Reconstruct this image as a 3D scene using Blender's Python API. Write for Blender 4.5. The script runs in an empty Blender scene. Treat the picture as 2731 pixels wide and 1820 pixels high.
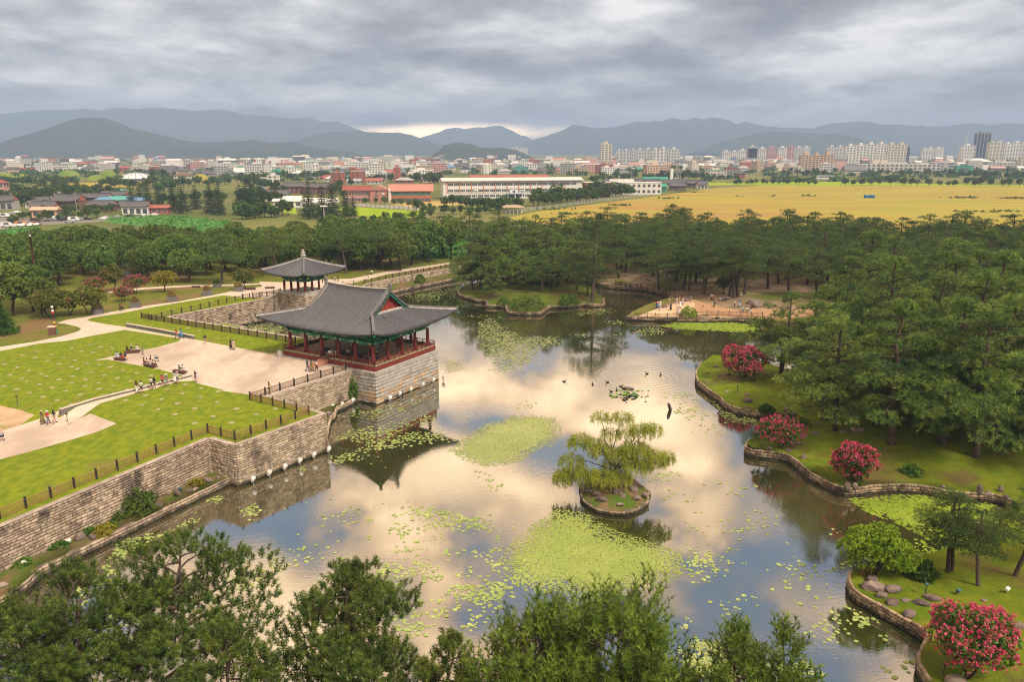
import bpy,bmesh,math,random
import numpy as np
from mathutils import Vector,Matrix,Euler
from mathutils.geometry import delaunay_2d_cdt
rnd=random.Random(11)
rng=np.random.default_rng(11)
SC=bpy.context.scene
COL=SC.collection.objects
R=math.radians
# ------------------------------------------------------------------ camera
cam_d=bpy.data.cameras.new('camera')
cam=bpy.data.objects.new('camera',cam_d)
COL.link(cam)
cam_d.sensor_width=36.0
cam_d.lens=36.0*2040.0/2731.0
cam_d.clip_start=0.5
cam_d.clip_end=60000
cam.location=(0,0,36.4)
cam.rotation_euler=(R(90-14.0),0,0)
SC.camera=cam
# ------------------------------------------------------------------ view, sun, sky
SC.view_settings.view_transform='Standard'
SC.view_settings.look='None'
SC.view_settings.exposure=0.0
SC.view_settings.gamma=1.0
SC.view_settings.use_curve_mapping=False
SUN_EL,SUN_AZ=R(50),R(138) # azimuth measured from +Y towards +X
sun_d=bpy.data.lights.new('sun','SUN')
sun_d.energy=4.7
sun_d.angle=R(12)
sun_d.color=(1.0,0.87,0.70)
sun=bpy.data.objects.new('sun',sun_d)
COL.link(sun)
sdir=Vector((math.sin(SUN_AZ)*math.cos(SUN_EL),math.cos(SUN_AZ)*math.cos(SUN_EL),math.sin(SUN_EL)))
sun.rotation_euler=(-sdir).to_track_quat('-Z','Y').to_euler()
sun.location=sdir*300
class NT:
 """small helper for building node trees"""
 def __init__(s,tree):
  s.t=tree
  s.n=tree.nodes
  s.n.clear()
 def new(s,kind,**kw):
  nd=s.n.new(kind)
  for k,v in kw.items():
   setattr(nd,k,v)
  return nd
 def link(s,a,b):
  s.t.links.new(a,b)
 def put(s,sock,v):
  if hasattr(v,'is_output'):
   s.t.links.new(v,sock)
  elif isinstance(v,(tuple,list)):
   if len(sock.default_value)==4 and len(v)==3:
    v=(*v,1.0)
   sock.default_value=v
  else:
   sock.default_value=v
 def math(s,op,a,b=0.0,c=None,clamp=False):
  nd=s.new('ShaderNodeMath',operation=op,use_clamp=clamp)
  s.put(nd.inputs[0],a)
  s.put(nd.inputs[1],b)
  if c is not None:
   s.put(nd.inputs[2],c)
  return nd.outputs[0]
 def step(s,x,a,b):
  nd=s.new('ShaderNodeMapRange',interpolation_type='SMOOTHSTEP')
  s.put(nd.inputs['Value'],x)
  s.put(nd.inputs['From Min'],a)
  s.put(nd.inputs['From Max'],b)
  return nd.outputs['Result']
 def mix(s,f,a,b,blend='MIX'):
  nd=s.new('ShaderNodeMix',data_type='RGBA',blend_type=blend)
  s.put(nd.inputs[0],f)
  s.put(nd.inputs[6],a)
  s.put(nd.inputs[7],b)
  return nd.outputs[2]
 def noise(s,vec,scale,detail=4.0,rough=0.55,dist=0.0):
  nd=s.new('ShaderNodeTexNoise')
  if vec is not None:
   s.put(nd.inputs['Vector'],vec)
  nd.inputs['Scale'].default_value=scale
  nd.inputs['Detail'].default_value=detail
  nd.inputs['Roughness'].default_value=rough
  nd.inputs['Distortion'].default_value=dist
  return nd.outputs['Fac']
 def ramp(s,f,stops,interp='LINEAR'):
  nd=s.new('ShaderNodeValToRGB')
  cr=nd.color_ramp
  cr.interpolation=interp
  while len(cr.elements)<len(stops):
   cr.elements.new(0.5)
  for e,(p,c)in zip(cr.elements,stops):
   e.position=p
   e.color=(*c,1.0)
  s.put(nd.inputs[0],f)
  return nd.outputs[0]
 def comb(s,x,y,z):
  nd=s.new('ShaderNodeCombineXYZ')
  for i,v in enumerate((x,y,z)):
   s.put(nd.inputs[i],v)
  return nd.outputs[0]
def build_world():
 w=bpy.data.worlds.new('World')
 SC.world=w
 w.use_nodes=True
 T=NT(w.node_tree)
 out=T.new('ShaderNodeOutputWorld')
 bg=T.new('ShaderNodeBackground')
 bg.inputs['Strength'].default_value=0.1
 T.link(bg.outputs[0],out.inputs[0])
 sky=T.new('ShaderNodeTexSky',sky_type='NISHITA')
 sky.sun_disc=False
 sky.sun_elevation=SUN_EL
 sky.sun_rotation=SUN_AZ
 sky.air_density=1.2
 sky.dust_density=1.0
 tc=T.new('ShaderNodeTexCoord')
 sep=T.new('ShaderNodeSeparateXYZ')
 T.link(tc.outputs['Generated'],sep.inputs[0])
 x,y,z=sep.outputs
 zc=T.math('MAXIMUM',z,0.0)
 den=T.math('ADD',zc,0.19)
 px=T.math('DIVIDE',x,den)
 py=T.math('DIVIDE',y,den)
 pl=T.comb(px,py,0.0)
 # grey cloud deck
 n_big=T.noise(pl,1.0,6,0.5,0.2)
 pl2=T.comb(T.math('ADD',px,7.3),T.math('MULTIPLY',py,1.0),3.1)
 n_mid=T.noise(pl2,2.5,8,0.56,0.25)
 n=T.math('ADD',T.math('MULTIPLY',n_big,0.6),T.math('MULTIPLY',n_mid,0.4))
 deck=T.ramp(n,[(0.40,(0.285,0.285,0.31)),(0.47,(0.46,0.46,0.48)),(0.525,(0.70,0.69,0.685)),(0.60,(1.12,1.08,1.03))])
 # pale streaks low over the hills
 lowz=T.math('SUBTRACT',1.0,T.step(z,0.028,0.075))
 deck=T.mix(T.math('MULTIPLY',lowz,T.math('MULTIPLY',T.step(n_mid,0.42,0.6),0.6)),deck,(0.66,0.57,0.53))
 # bright gap above the hills in the west, where the sun is setting
 az=T.math('ARCTAN2',x,y)
 gaz=T.math('DIVIDE',T.math('ADD',az,0.085),0.155)
 gel=T.math('DIVIDE',T.math('SUBTRACT',z,0.020),0.0135)
 gap=T.math('EXPONENT',T.math('MULTIPLY',T.math('ADD',T.math('MULTIPLY',gaz,gaz),T.math('MULTIPLY',gel,gel)),-1.0))
 gap=T.step(T.math('ADD',gap,T.math('MULTIPLY',T.math('SUBTRACT',n_mid,0.5),0.6)),0.22,0.95)
 gaz2=T.math('DIVIDE',T.math('ADD',az,0.66),0.16)
 gel2=T.math('DIVIDE',T.math('SUBTRACT',z,0.045),0.014)
 gap2=T.math('EXPONENT',T.math('MULTIPLY',T.math('ADD',T.math('MULTIPLY',gaz2,gaz2),T.math('MULTIPLY',gel2,gel2)),-1.0))
 deck=T.mix(T.math('MULTIPLY',gap2,0.55),deck,(0.85,0.62,0.48))
 deck=T.mix(gap,deck,(7.5,5.2,2.9))
 # higher up: warm broken cumulus with blue between
 up=T.step(z,0.19,0.31)
 pl3=T.comb(T.math('ADD',px,2.2),T.math('ADD',py,1.35),0.7)
 n_c=T.noise(pl3,2.4,7,0.55,0.25)
 n_f=T.noise(pl3,5.6,6,0.6,0.2)
 c=T.math('ADD',T.math('MULTIPLY',n_c,0.68),T.math('MULTIPLY',n_f,0.32))
 warm=T.ramp(c,[(0.41,(0.50,0.43,0.43)),(0.48,(1.05,0.76,0.55)),(0.53,(2.0,1.36,0.80)),(0.60,(3.0,2.2,1.35))])
 blue=T.mix(1.0,sky.outputs[0],(0.19,0.19,0.185),'MULTIPLY')
 blue=T.mix(0.15,blue,(0.62,0.62,0.66))
 cover=T.step(c,0.42,0.50)
 upper=T.mix(cover,blue,warm)
 col=T.mix(up,deck,upper)
 col10=T.mix(1.0,col,(10.0,10.0,10.0),'MULTIPLY')
 T.link(col10,bg.inputs['Color'])
 w.cycles.sampling_method='MANUAL'
 w.cycles.sample_map_resolution=512
build_world()
CY=SC.cycles
CY.max_bounces=6
CY.diffuse_bounces=2
CY.glossy_bounces=3
CY.transmission_bounces=2
CY.transparent_max_bounces=4
CY.volume_bounces=0
CY.caustics_reflective=False
CY.caustics_refractive=False
CY.use_denoising=True
CY.denoising_prefilter='NONE'
SC.render.filter_size=1.1
CY.pixel_filter_type='BLACKMAN_HARRIS'
CY.filter_width=1.15
# ------------------------------------------------------------------ object helpers
ORD=('zeroth first second third fourth fifth sixth seventh eighth ninth tenth eleventh twelfth thirteenth fourteenth fifteenth '
  'sixteenth seventeenth eighteenth nineteenth twentieth').split()
TENS={2:'twenty',3:'thirty',4:'forty',5:'fifty',6:'sixty',7:'seventy',8:'eighty',9:'ninety'}
def nth(i):
 """ordinal word of a 0-based place"""
 i+=1
 if i<=20:
  return ORD[i]
 if i<100:
  t,u=divmod(i,10)
  return(TENS[t][:-1]+'ieth')if u==0 else TENS[t]+'-'+ORD[u]
 return str(i)+'th'
def obj(name,me,parent=None,loc=None,rz=None,mats=None):
 o=bpy.data.objects.new(name,me)
 COL.link(o)
 if parent is not None:
  o.parent=parent
 if loc is not None:
  o.location=loc
 if rz is not None:
  o.rotation_euler=(0,0,rz)
 if mats:
  for i,m in enumerate(mats):
   o.material_slots[i].link='OBJECT'
   o.material_slots[i].material=m
 return o
def tag(o,label=None,cat=None,group=None,kind=None):
 if label:
  o['label']=label
 if cat:
  o['category']=cat
 if group:
  o['group']=group
 if kind:
  o['kind']=kind
 return o
def thing(name,label,cat,loc=(0,0,0),rz=0.0,group=None):
 o=bpy.data.objects.new(name,None)
 o.empty_display_size=0.3
 COL.link(o)
 o.location=loc
 o.rotation_euler=(0,0,rz)
 return tag(o,label,cat,group)
def copy_tree(o,parent=None):
 c=o.copy()
 COL.link(c)
 if parent is not None:
  c.parent=parent
 for ch in o.children:
  copy_tree(ch,c)
 return c
def mesh_np(name,V,F,mat=None,smooth=False,mi=None):
 """mesh from arrays: F is (m,3) or (m,4)"""
 V=np.asarray(V,dtype=np.float32)
 F=np.asarray(F,dtype=np.int32)
 me=bpy.data.meshes.new(name)
 me.vertices.add(len(V))
 me.vertices.foreach_set('co',V.ravel())
 k=F.shape[1]
 me.loops.add(F.size)
 me.loops.foreach_set('vertex_index',F.ravel())
 me.polygons.add(len(F))
 me.polygons.foreach_set('loop_start',np.arange(0,F.size,k,dtype=np.int32))
 if smooth:
  me.polygons.foreach_set('use_smooth',np.ones(len(F),dtype=bool))
 mats=mat if isinstance(mat,(list,tuple))else[mat]
 for m in mats:
  me.materials.append(m)
 if mi is not None:
  me.polygons.foreach_set('material_index',np.asarray(mi,dtype=np.int32))
 me.update(calc_edges=True)
 return me
class MB:
 """collects shapes into one mesh"""
 def __init__(s):
  s.v,s.f,s.m=[],[],[]
 def add(s,V,F,mi=0):
  b=len(s.v)
  s.v.extend([tuple(map(float,p))for p in V])
  s.f.extend([tuple(i+b for i in f)for f in F])
  s.m.extend([mi]*len(F))
  return s
 def box(s,x0,x1,y0,y1,z0,z1,mi=0,M=None):
  V=[(x,y,z)for z in(z0,z1)for y in(y0,y1)for x in(x0,x1)]
  if M is not None:
   V=[M@Vector(p)for p in V]
  return s.add(V,[(0,2,3,1),(4,5,7,6),(0,1,5,4),(2,6,7,3),(0,4,6,2),(1,3,7,5)],mi)
 def cbox(s,c,d,mi=0,rz=0.0,M=None):
  A=Matrix.Translation(c)@Matrix.Rotation(rz,4,'Z')
  if M is not None:
   A=M@A
  return s.box(-d[0]/2,d[0]/2,-d[1]/2,d[1]/2,-d[2]/2,d[2]/2,mi,A)
 def tube(s,pts,r,n=6,mi=0,cap=True):
  pts=[Vector(p)for p in pts]
  rr=r if isinstance(r,(list,tuple))else[r]*len(pts)
  rings,V=[],[]
  for i,p in enumerate(pts):
   d=(pts[min(i+1,len(pts)-1)]-pts[max(i-1,0)])
   if d.length<1e-6:
    d=Vector((0,0,1))
   d.normalize()
   a=d.cross(Vector((0,0,1))if abs(d.z)<0.9 else Vector((1,0,0))).normalized()
   b=d.cross(a)
   for k in range(n):
    t=2*math.pi*k/n
    V.append(p+(a*math.cos(t)+b*math.sin(t))*rr[i])
  F=[]
  for i in range(len(pts)-1):
   for k in range(n):
    k2=(k+1)%n
    F.append((i*n+k,i*n+k2,(i+1)*n+k2,(i+1)*n+k))
  if cap:
   F.append(tuple(range(n)))
   F.append(tuple((len(pts)-1)*n+k for k in range(n-1,-1,-1)))
  return s.add(V,F,mi)
 def bar(s,a,b,w,h,mi=0):
  """rectangular bar from a to b, w across, h upright"""
  a,b=Vector(a),Vector(b)
  d=(b-a).normalized()
  sx=d.cross(Vector((0,0,1)))
  sx=sx.normalized()if sx.length>1e-4 else Vector((1,0,0))
  u=sx.cross(d).normalized()
  V=[]
  for p in(a,b):
   for i,j in((-1,-1),(1,-1),(1,1),(-1,1)):
    V.append(p+sx*(w/2*i)+u*(h/2*j))
  return s.add(V,[(0,1,2,3),(7,6,5,4),(0,4,5,1),(1,5,6,2),(2,6,7,3),(3,7,4,0)],mi)
 def lathe(s,prof,n=12,mi=0,c=(0,0,0)):
  V,F=[],[]
  for r,z in prof:
   for k in range(n):
    t=2*math.pi*k/n
    V.append((c[0]+r*math.cos(t),c[1]+r*math.sin(t),c[2]+z))
  for i in range(len(prof)-1):
   for k in range(n):
    k2=(k+1)%n
    F.append((i*n+k,i*n+k2,(i+1)*n+k2,(i+1)*n+k))
  F.append(tuple(range(n-1,-1,-1)))
  F.append(tuple((len(prof)-1)*n+k for k in range(n)))
  return s.add(V,F,mi)
 def prism(s,poly,z0,z1,mi=0):
  n=len(poly)
  V=[(x,y,z0)for x,y in poly]+[(x,y,z1)for x,y in poly]
  F=[tuple(range(n-1,-1,-1)),tuple(range(n,2*n))]
  F+=[(i,(i+1)%n,(i+1)%n+n,i+n)for i in range(n)]
  return s.add(V,F,mi)
 def mesh(s,name,mat,smooth=False):
  me=bpy.data.meshes.new(name)
  me.from_pydata(s.v,[],s.f)
  for m in(mat if isinstance(mat,(list,tuple))else[mat]):
   me.materials.append(m)
  if any(s.m):
   me.polygons.foreach_set('material_index',s.m)
  if smooth:
   me.polygons.foreach_set('use_smooth',[True]*len(s.f))
  me.update()
  return me
 def build(s,name,mat,parent=None,smooth=False,**kw):
  return obj(name,s.mesh(name,mat,smooth),parent,**kw)
# ------------------------------------------------------------------ materials
def mat(name,c1,c2=None,scale=1.0,rough=0.8,spec=0.3,bump=0.0,bscale=None,objrand=0.0,island=0.0,coords='pos',
  c3=None,s3=0.1,t3=(0.5,0.65),trans=0.0,detail=4.0,stretch=None,metallic=0.0,bdist=0.05,hue=0.0,wet=False):
 """procedural material: two-colour noise, optional third colour patches, per-object and per-piece variation, bump"""
 m=bpy.data.materials.new(name)
 m.use_nodes=True
 T=NT(m.node_tree)
 out=T.new('ShaderNodeOutputMaterial')
 b=T.new('ShaderNodeBsdfPrincipled')
 b.inputs['Roughness'].default_value=rough
 b.inputs['Specular IOR Level'].default_value=spec
 b.inputs['Metallic'].default_value=metallic
 vec=None
 if coords=='pos':
  vec=T.new('ShaderNodeNewGeometry').outputs['Position']
 elif coords=='obj':
  vec=T.new('ShaderNodeTexCoord').outputs['Object']
 if stretch:
  mp=T.new('ShaderNodeMapping')
  mp.inputs['Scale'].default_value=stretch
  T.link(vec,mp.inputs['Vector'])
  vec=mp.outputs[0]
 col=None
 if c2 is not None:
  f=T.step(T.noise(vec,scale,detail),0.32,0.68)
  col=T.mix(f,c1,c2)
 if c3 is not None:
  f=T.step(T.noise(vec,s3,3.0),t3[0],t3[1])
  col=T.mix(f,col if col is not None else c1,c3)
 if wet: # dark algae stained tide mark just above the water
  sz=T.new('ShaderNodeSeparateXYZ')
  gp=T.new('ShaderNodeNewGeometry').outputs['Position']
  T.link(gp,sz.inputs[0])
  h=T.math('ADD',sz.outputs[2],T.math('MULTIPLY',T.noise(gp,0.9,4),-0.5))
  col=T.mix(T.math('SUBTRACT',1.0,T.step(h,-0.08,0.32)),col,(0.045,0.042,0.028))
 if objrand or island:
  r=None
  if objrand:
   r=T.new('ShaderNodeObjectInfo').outputs['Random']
  if island:
   ri=T.new('ShaderNodeNewGeometry').outputs['Random Per Island']
   r=ri if r is None else T.math('FRACT',T.math('ADD',r,ri))
  amt=max(objrand,island)
  hs=T.new('ShaderNodeHueSaturation')
  T.put(hs.inputs['Color'],col if col is not None else c1)
  T.put(hs.inputs['Value'],T.math('ADD',T.math('MULTIPLY',r,2*amt),1.0-amt))
  if hue:
   T.put(hs.inputs['Hue'],T.math('ADD',T.math('MULTIPLY',T.math('FRACT',T.math('MULTIPLY',r,7.31)),2*hue),0.5-hue))
  col=hs.outputs[0]
 T.put(b.inputs['Base Color'],col if col is not None else c1)
 if bump:
  bn=T.new('ShaderNodeBump')
  bn.inputs['Strength'].default_value=bump
  bn.inputs['Distance'].default_value=bdist
  T.link(T.noise(vec,bscale or scale*3,5.0),bn.inputs['Height'])
  T.link(bn.outputs[0],b.inputs['Normal'])
 sh=b.outputs[0]
 if trans:
  tr=T.new('ShaderNodeBsdfTranslucent')
  T.put(tr.inputs['Color'],col if col is not None else c1)
  mx=T.new('ShaderNodeMixShader')
  mx.inputs[0].default_value=trans
  T.link(sh,mx.inputs[1])
  T.link(tr.outputs[0],mx.inputs[2])
  sh=mx.outputs[0]
 T.link(sh,out.inputs['Surface'])
 return m
M={}
M['lawn']=mat('lawn_grass',(0.105,0.158,0.007),(0.178,0.215,0.012),1.2,0.9,0.1,0.8,5,c3=(0.155,0.15,0.03),s3=0.33,t3=(0.58,0.76),stretch=(1,0.6,1),detail=10,bdist=.12)
M['grass']=mat('park_grass',(0.09,0.125,0.013),(0.15,0.145,0.03),0.4,0.9,0.1,0.7,5,c3=(0.17,0.115,0.055),s3=0.07,t3=(0.5,0.62),detail=9,bdist=.1)
M['bank']=mat('bank_grass',(0.085,0.135,0.007),(0.145,0.17,0.012),0.6,0.9,0.1,0.8,5,c3=(0.12,0.09,0.035),s3=0.16,t3=(0.55,0.72),detail=10,bdist=.12)
M['berm']=mat('berm_grass',(0.06,0.11,0.012),(0.13,0.11,0.045),0.45,0.9,0.1,0.5,5,c3=(0.17,0.11,0.06),s3=0.35,t3=(0.5,0.62))
M['pave']=mat('plaza_paving',(0.45,0.37,0.305),(0.52,0.435,0.365),1.2,0.85,0.2,0.15,3,c3=(0.36,0.29,0.24),s3=0.16,t3=(0.46,0.66),stretch=(1,0.4,1))
M['path']=mat('path_paving',(0.46,0.385,0.32),(0.53,0.44,0.37),0.5,0.85,0.2,0.15,3)
M['sand']=mat('sandy_ground',(0.44,0.34,0.23),(0.36,0.255,0.15),0.4,0.9,0.1,0.3,4,c3=(0.20,0.20,0.06),s3=0.25,t3=(0.58,0.7))
M['orange']=mat('orange_path',(0.33,0.20,0.115),(0.37,0.24,0.145),0.4,0.9,0.1,0.2,3)
M['cream']=mat('cream_ground',(0.55,0.42,0.29),(0.45,0.31,0.19),0.4,0.9,0.1,0.2,3)
M['dirt']=mat('pine_grove_soil',(0.26,0.19,0.13),(0.16,0.125,0.075),0.25,0.95,0.1,0.4,2,c3=(0.09,0.11,0.02),s3=0.06,t3=(0.52,0.64))
M['plain']=mat('plain_ground',(0.13,0.15,0.04),(0.18,0.165,0.07),0.012,0.95,0.1,c3=(0.09,0.115,0.035),s3=0.006,t3=(0.45,0.6))
M['gold']=mat('golden_meadow',(0.34,0.265,0.045),(0.24,0.245,0.045),0.045,0.95,0.1,0.5,0.5,c3=(0.31,0.20,0.06),s3=0.022,t3=(0.50,0.60),stretch=(0.25,1.5,1),bdist=0.8,detail=9)
M['rice']=mat('rice_green',(0.20,0.30,0.008),(0.25,0.34,0.012),0.1,0.95,0.1)
M['lotus']=mat('lotus_green',(0.055,0.17,0.03),(0.10,0.24,0.06),0.35,0.9,0.1,0.8,0.7,bdist=0.8)
M['asphalt']=mat('asphalt',(0.16,0.15,0.145),(0.21,0.20,0.19),0.1,0.9,0.2)
M['yard']=mat('yard_sand',(0.42,0.30,0.13),(0.36,0.29,0.10),0.06,0.95,0.1)
M['stone']=mat('wall_stone',(0.405,0.325,0.25),(0.27,0.212,0.165),0.8,0.9,0.2,0.4,5,wet=True,objrand=0.34,island=0.34,c3=(0.105,0.085,0.075),s3=0.42,t3=(0.52,0.66),stretch=(1,1,0.45),hue=0.015)
M['stone_clean']=mat('ashlar_stone',(0.42,0.345,0.265),(0.32,0.26,0.195),0.7,0.9,0.2,0.4,5,wet=True,objrand=0.34,island=0.34,c3=(0.17,0.135,0.11),s3=0.4,t3=(0.56,0.68),stretch=(1,1,0.4),hue=0.015)
M['stone_bank']=mat('bank_stone',(0.33,0.255,0.175),(0.22,0.165,0.115),0.9,0.9,0.2,0.4,5,wet=True,objrand=0.42,island=0.42,c3=(0.12,0.10,0.065),s3=0.5,t3=(0.54,0.66),hue=0.015)
M['mortar']=mat('joint_mortar',(0.16,0.128,0.098),(0.095,0.077,0.06),1.5,0.95,0.1)
M['granite']=mat('granite_block',(0.43,0.41,0.385),(0.35,0.335,0.32),1.2,0.85,0.25,0.25,8,wet=True,objrand=0.12,c3=(0.30,0.27,0.235),s3=0.5,t3=(0.55,0.7))
M['granite_tan']=mat('tan_granite_block',(0.45,0.31,0.19),(0.42,0.335,0.25),1.0,0.85,0.25,0.25,8,objrand=0.15)
M['coping']=mat('coping_stone',(0.36,0.31,0.27),(0.27,0.225,0.195),1.0,0.9,0.2,0.3,6,objrand=0.15,island=0.12)
M['rock']=mat('boulder',(0.20,0.15,0.135),(0.105,0.085,0.08),1.6,0.9,0.2,0.7,4,objrand=0.3,c3=(0.29,0.235,0.20),s3=0.9,t3=(0.52,0.7))
M['tile']=mat('roof_tile',(0.072,0.075,0.09),(0.11,0.113,0.128),3.0,0.6,0.4,objrand=0.12,island=0.08)
M['tile_bed']=mat('roof_channel_shade',(0.020,0.020,0.026),(0.03,0.03,0.036),2.0,0.75,0.3)  # tile colour darkened: shade in the grooves between rows is painted in
M['lime']=mat('lime_ridge',(0.55,0.52,0.49),(0.36,0.34,0.33),2.0,0.85,0.2)
M['ridge']=mat('ridge_tile',(0.10,0.098,0.105),(0.16,0.155,0.16),4.0,0.7,0.3)
M['red']=mat('painted_red_wood',(0.20,0.030,0.022),(0.16,0.026,0.020),1.0,0.65,0.35,objrand=0.1)
M['red_board']=mat('gable_red_board',(0.27,0.035,0.024),(0.20,0.028,0.022),1.5,0.7,0.3,objrand=0.15)
M['green']=mat('dancheong_green',(0.018,0.22,0.085),(0.03,0.28,0.12),1.4,0.65,0.3,objrand=0.15)
M['green_d']=mat('dark_dancheong_green',(0.012,0.10,0.055),(0.02,0.14,0.08),1.5,0.7,0.3,objrand=0.2)
M['pale_green']=mat('pale_green_panel',(0.36,0.47,0.29),(0.30,0.42,0.25),2.0,0.7,0.3)
M['orange_paint']=mat('dancheong_orange',(0.42,0.13,0.07),None,rough=0.7)
M['cream_paint']=mat('cream_paint',(0.62,0.54,0.42),None,rough=0.7)
M['floor_wood']=mat('deck_boards',(0.36,0.235,0.13),(0.28,0.18,0.10),1.2,0.7,0.3,stretch=(0.4,3,1),coords='obj')
M['ramp_wood']=mat('ramp_boards',(0.36,0.17,0.12),(0.29,0.14,0.10),1.5,0.8,0.2)
M['post']=mat('fence_post_black',(0.014,0.018,0.016),(0.025,0.028,0.025),2.0,0.6,0.4)
M['picket']=mat('fence_picket_brown',(0.30,0.19,0.075),(0.24,0.15,0.06),1.0,0.7,0.3)
M['picket_dark']=mat('fence_picket_dark',(0.15,0.09,0.06),(0.11,0.07,0.05),1.0,0.7,0.3)
M['bark']=mat('pine_bark',(0.10,0.075,0.058),(0.055,0.042,0.035),2.5,0.95,0.1,0.6,6,coords='obj',objrand=0.25)
M['bark_g']=mat('grey_bark',(0.075,0.062,0.05),(0.04,0.034,0.028),2.5,0.95,0.1,0.6,6,coords='obj',objrand=0.25)
M['needle']=mat('pine_needles',(0.046,0.096,0.022),(0.140,0.198,0.042),1.3,0.7,0.25,coords='obj',objrand=0.20,c3=(0.060,0.105,0.042),s3=0.28,t3=(0.45,0.65),hue=0.014,trans=0.12)
M['needle_near']=mat('near_pine_needles',(0.034,0.072,0.012),(0.150,0.195,0.028),1.8,0.6,0.3,coords='obj',objrand=0.15,c3=(0.045,0.075,0.016),s3=0.45,t3=(0.5,0.68),hue=0.01,trans=0.15)
M['needle_big']=mat('wood_pine_needles',(0.056,0.125,0.024),(0.245,0.320,0.066),1.1,0.7,0.25,coords='obj',objrand=0.22,c3=(0.05,0.095,0.034),s3=0.3,t3=(0.48,0.62),hue=0.014,trans=0.12)
M['candle']=mat('near_pine_shoots',(0.055,0.115,0.012),(0.20,0.275,0.032),2.0,0.6,0.3,coords='obj',c3=(0.045,0.08,0.012),s3=0.6,t3=(0.5,0.68),trans=0.15)
M['grass_painted_shade']=mat('island_grass_shade',(0.055,0.095,0.010),(0.11,0.125,0.018),0.7,0.9,0.1,0.8,5,c3=(0.12,0.085,0.04),s3=0.2,t3=(0.5,0.66),detail=10,bdist=.12)  # bank grass in a darker colour, the island's shade painted in
M['leaf']=mat('broad_leaves',(0.065,0.125,0.022),(0.125,0.185,0.034),0.7,0.7,0.25,coords='obj',objrand=0.25,c3=(0.11,0.12,0.022),s3=0.2,t3=(0.52,0.7),hue=0.022,trans=0.18)
M['leaf_autumn']=mat('turning_leaves',(0.085,0.125,0.020),(0.14,0.14,0.028),0.5,0.7,0.25,coords='obj',objrand=0.2,c3=(0.22,0.11,0.045),s3=0.35,t3=(0.52,0.66),trans=0.18)
M['leaf_bright']=mat('bright_leaves',(0.15,0.26,0.012),(0.22,0.32,0.022),0.7,0.7,0.25,coords='obj',objrand=0.15,trans=0.25)
M['leaf_yellow']=mat('yellowing_leaves',(0.19,0.19,0.015),(0.25,0.21,0.025),0.7,0.7,0.25,coords='obj',trans=0.2)
M['leaf_dark']=mat('cedar_foliage',(0.030,0.062,0.034),(0.05,0.085,0.038),0.4,0.75,0.2,coords='obj',objrand=0.2,trans=0.08)
M['leaf_far']=mat('distant_foliage',(0.055,0.105,0.034),(0.09,0.14,0.038),0.1,0.8,0.2,coords='pos',objrand=0.3,hue=0.03,trans=0.1)
M['willow']=mat('willow_leaves',(0.23,0.29,0.030),(0.36,0.38,0.05),0.8,0.7,0.25,coords='obj',trans=0.25)
M['shrub']=mat('shrub_leaves',(0.055,0.12,0.016),(0.095,0.165,0.022),0.9,0.7,0.25,coords='obj',objrand=0.25,hue=0.02,trans=0.15)
M['blossom']=mat('pink_blossom',(0.60,0.055,0.17),(0.74,0.19,0.28),2.2,0.7,0.25,coords='obj',objrand=0.12,c3=(0.46,0.035,0.10),s3=1.1,t3=(0.45,0.62),trans=0.25)
M['blossom_d']=mat('dusty_pink_blossom',(0.27,0.085,0.075),(0.36,0.12,0.11),1.2,0.7,0.25,coords='obj',trans=0.2)
M['pad']=mat('lily_pad',(0.21,0.29,0.075),(0.31,0.37,0.12),0.25,0.55,0.4,island=0.22,hue=0.012)
M['pad_mat']=mat('floating_leaf_mat',(0.22,0.275,0.085),(0.29,0.335,0.115),0.16,0.6,0.3,island=0.13,hue=0.01)
M['pad_yellow']=mat('yellow_green_leaf_mat',(0.205,0.27,0.058),(0.265,0.325,0.085),0.16,0.6,0.3,island=0.13,hue=0.01)
M['pad_reflection_dark']=mat('lily_pad_painted_reflection',(0.14,0.175,0.06),(0.24,0.265,0.10),0.5,0.5,0.4,island=0.25)  # pad colour darkened to carry the dark tree reflection
M['pad_green']=mat('green_leaf_mat',(0.16,0.24,0.018),(0.21,0.29,0.025),0.3,0.6,0.3,island=0.2)
M['skin']=mat('skin',(0.42,0.25,0.17),None,rough=0.6)
M['hair']=mat('hair',(0.018,0.014,0.012),None,rough=0.5)
M['white']=mat('white_paint',(0.72,0.71,0.69),(0.62,0.61,0.59),0.4,0.6,0.3)
M['grey']=mat('grey_paint',(0.30,0.30,0.30),(0.24,0.24,0.245),0.5,0.7,0.3)
M['dark']=mat('dark_metal',(0.03,0.032,0.035),None,rough=0.5,spec=0.5)
M['glass']=mat('window_glass',(0.05,0.065,0.08),(0.11,0.13,0.15),0.2,0.15,0.6)
M['brown_bench']=mat('brown_bench',(0.11,0.052,0.038),(0.085,0.042,0.032),2.0,0.7,0.3)
M['planter']=mat('planter_stone',(0.16,0.155,0.16),(0.12,0.118,0.122),2.0,0.9,0.2,0.3,8)
M['tan_plant']=mat('ornamental_grass',(0.30,0.20,0.075),(0.24,0.20,0.06),2.0,0.8,0.2,coords='obj',trans=0.2)
M['hill']=mat('forested_hill',(0.028,0.048,0.034),(0.045,0.066,0.040),0.012,0.95,0.05,c3=(0.06,0.062,0.045),s3=0.004,t3=(0.55,0.68),bump=0.9,bscale=0.03,bdist=18)
def flat(name,c,rough=0.7):
 if name not in M:
  M[name]=mat(name,c,tuple(v*0.86 for v in c),0.6,rough,0.3)
 return M[name]
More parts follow.
